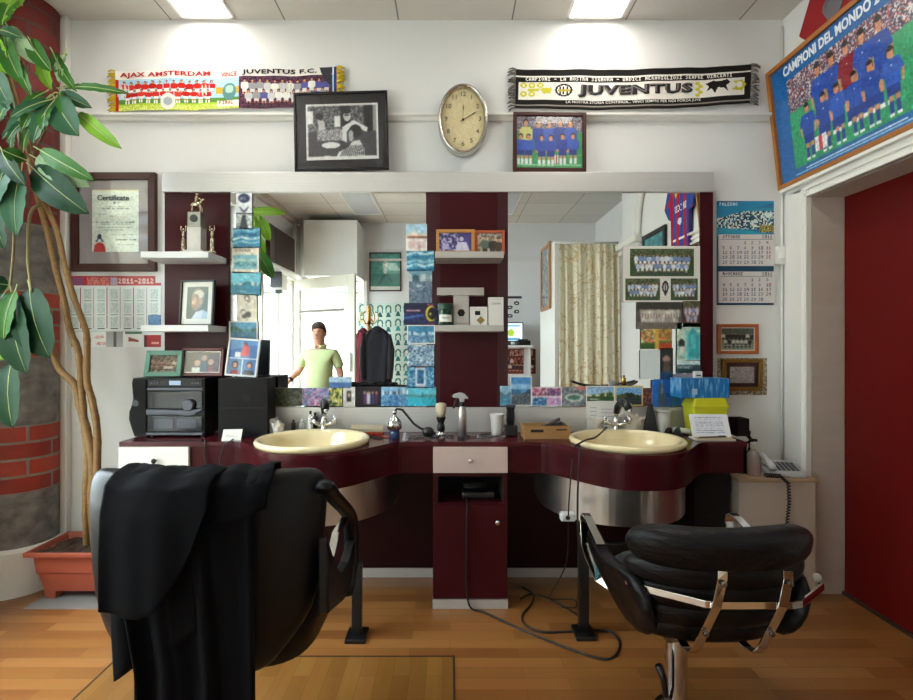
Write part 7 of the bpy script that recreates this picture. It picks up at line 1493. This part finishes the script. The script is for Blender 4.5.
    for k in range(9):                                # hair cap: back and sides low, hairline high over the forehead
        f = k/8; ring = []
        for a in np.linspace(0, 2*PI, 28, endpoint=False):
            fr = max(0, math.sin(a)); base = 1.43+.095*fr**.4; z = base+(1.562-base)*math.sin(f*PI/2); rr_ = math.cos(f*PI/2*.97); ring.append((-.006+.0835*rr_*math.cos(a), .004+.094*rr_*math.sin(a)-(.004 if fr else 0), z))
        rings.append(ring)
    b.loft(rings); b.build('hair', hm_, pr, smooth=True)
    for s in (-1, 1):
        b = mbt(pr); b.ball((-.006+s*.028, .101, 1.432), (.008, .004, .0035), 10, 6); e_ = b.build('eye', mat('eye_white', '#a89888', .5), pr, smooth=True); b = mbt(pr); b.ball((-.008+s*.028, .1060, 1.432), (.0042, .003, .0036), 8, 6); b.build('iris', mat('eye_dark', '#2a1c14', .3), e_, smooth=True)
        b = mbt(pr); b.tube([(-.006+s*.012, .110, 1.449), (-.006+s*.028, .109, 1.454), (-.006+s*.046, .098, 1.448)], .0035, 6); b.build('eyebrow', hm_, pr, smooth=True)
        b = mbt(pr); b.ball((-.006+s*.082, .012, 1.418), (.008, .015, .024), 10, 8); b.build('ear', sk, pr, smooth=True)
    b = mbt(pr); b.loft([[(-.006-.007, .103, 1.440), (-.006+.007, .103, 1.440), (-.006, .113, 1.440)], [(-.006-.015, .100, 1.400), (-.006+.015, .100, 1.400), (-.006, .131, 1.400)], [(-.006-.012, .097, 1.392), (-.006+.012, .097, 1.392), (-.006, .116, 1.390)]]); b.build('nose', sk, pr, smooth=True, sub=1)
    b = mbt(pr); b.tube([(-.030, .092, 1.370), (-.006, .102, 1.371), (.018, .092, 1.370)], .0042, 6, flat=.9); b.build('mouth', mat('lips', '#8a4a40', .5), pr, smooth=True)
    b = mbt(pr); w0, e0 = Vector((-.325, .075, .905)), Vector((-.245, -.03, 1.015)); d = (e0-w0).normalized(); b.tube([w0+d*.010, w0+d*.036], .034, 16); b.build('wristwatch', m_black, pr)
person()
# a waist-high wall cabinet the man rests his hand on
t = thing('radiator_shelf', (-1.93, -.02, 0), 'white waist high cabinet at the shop front under the man\'s hand', 'cabinet'); b = MB(); b.box(-2.14, -.14, .05, -1.74, .24, .80); b.build('body', m_white, t, bevel=.004); b = MB(); b.box(-2.15, -.15, .80, -1.73, .25, .825); b.build('top_board', m_white, t, bevel=.003); b = MB(); b.box(-2.12, -.12, 0, -1.76, .22, .05); b.build('plinth', m_white, t)
# ================================================================== light, camera
w = bpy.data.worlds.new('World'); S.world = w; w.use_nodes = True
bg = w.node_tree.nodes['Background']; bg.inputs[0].default_value = (.76, .89, 1, 1); bg.inputs[1].default_value = 17
for nm, loc, rot, sx_, sy_ in (('left window', (XL-.02, 1.18, 1.65), (0, -PI/2, 0), 2.3, 2.1), ('left front glazing', (XL-.0, -1.05, 1.2), (0, -PI/2, 0), 2.1, 1.7), ('rear entrance', (-1.78, YB-.0, 1.1), (PI/2, 0, 0), .9, 2.2)):
    la = bpy.data.lights.new(nm, 'AREA'); la.shape = 'RECTANGLE'; la.size = sx_; la.size_y = sy_; la.cycles.is_portal = True
    o = bpy.data.objects.new(nm.replace(' ', '_')+'_portal', la); COL.objects.link(o); o.location = loc; o.rotation_euler = rot
cam = bpy.data.cameras.new('camera'); co = bpy.data.objects.new('camera', cam); COL.objects.link(co)
co.location = (0, 0, CH); co.rotation_euler = (PI/2, 0, 0)
cam.sensor_width = 36; cam.sensor_fit = 'HORIZONTAL'; cam.lens = F/913*36
cam.shift_x = (456.5-VX)/913; cam.shift_y = -(350-VY)/913; cam.clip_start = .05; cam.clip_end = 200
S.camera = co
S.view_settings.view_transform = 'Standard'; S.view_settings.look = 'None'; S.view_settings.gamma = 1
S.view_settings.use_curve_mapping = False; S.view_settings.exposure = 0.28
S.cycles.use_denoising = True; S.cycles.max_bounces = 8; S.cycles.diffuse_bounces = 4; S.cycles.sample_clamp_indirect = 6
S.cycles.caustics_reflective = False; S.cycles.caustics_refractive = False
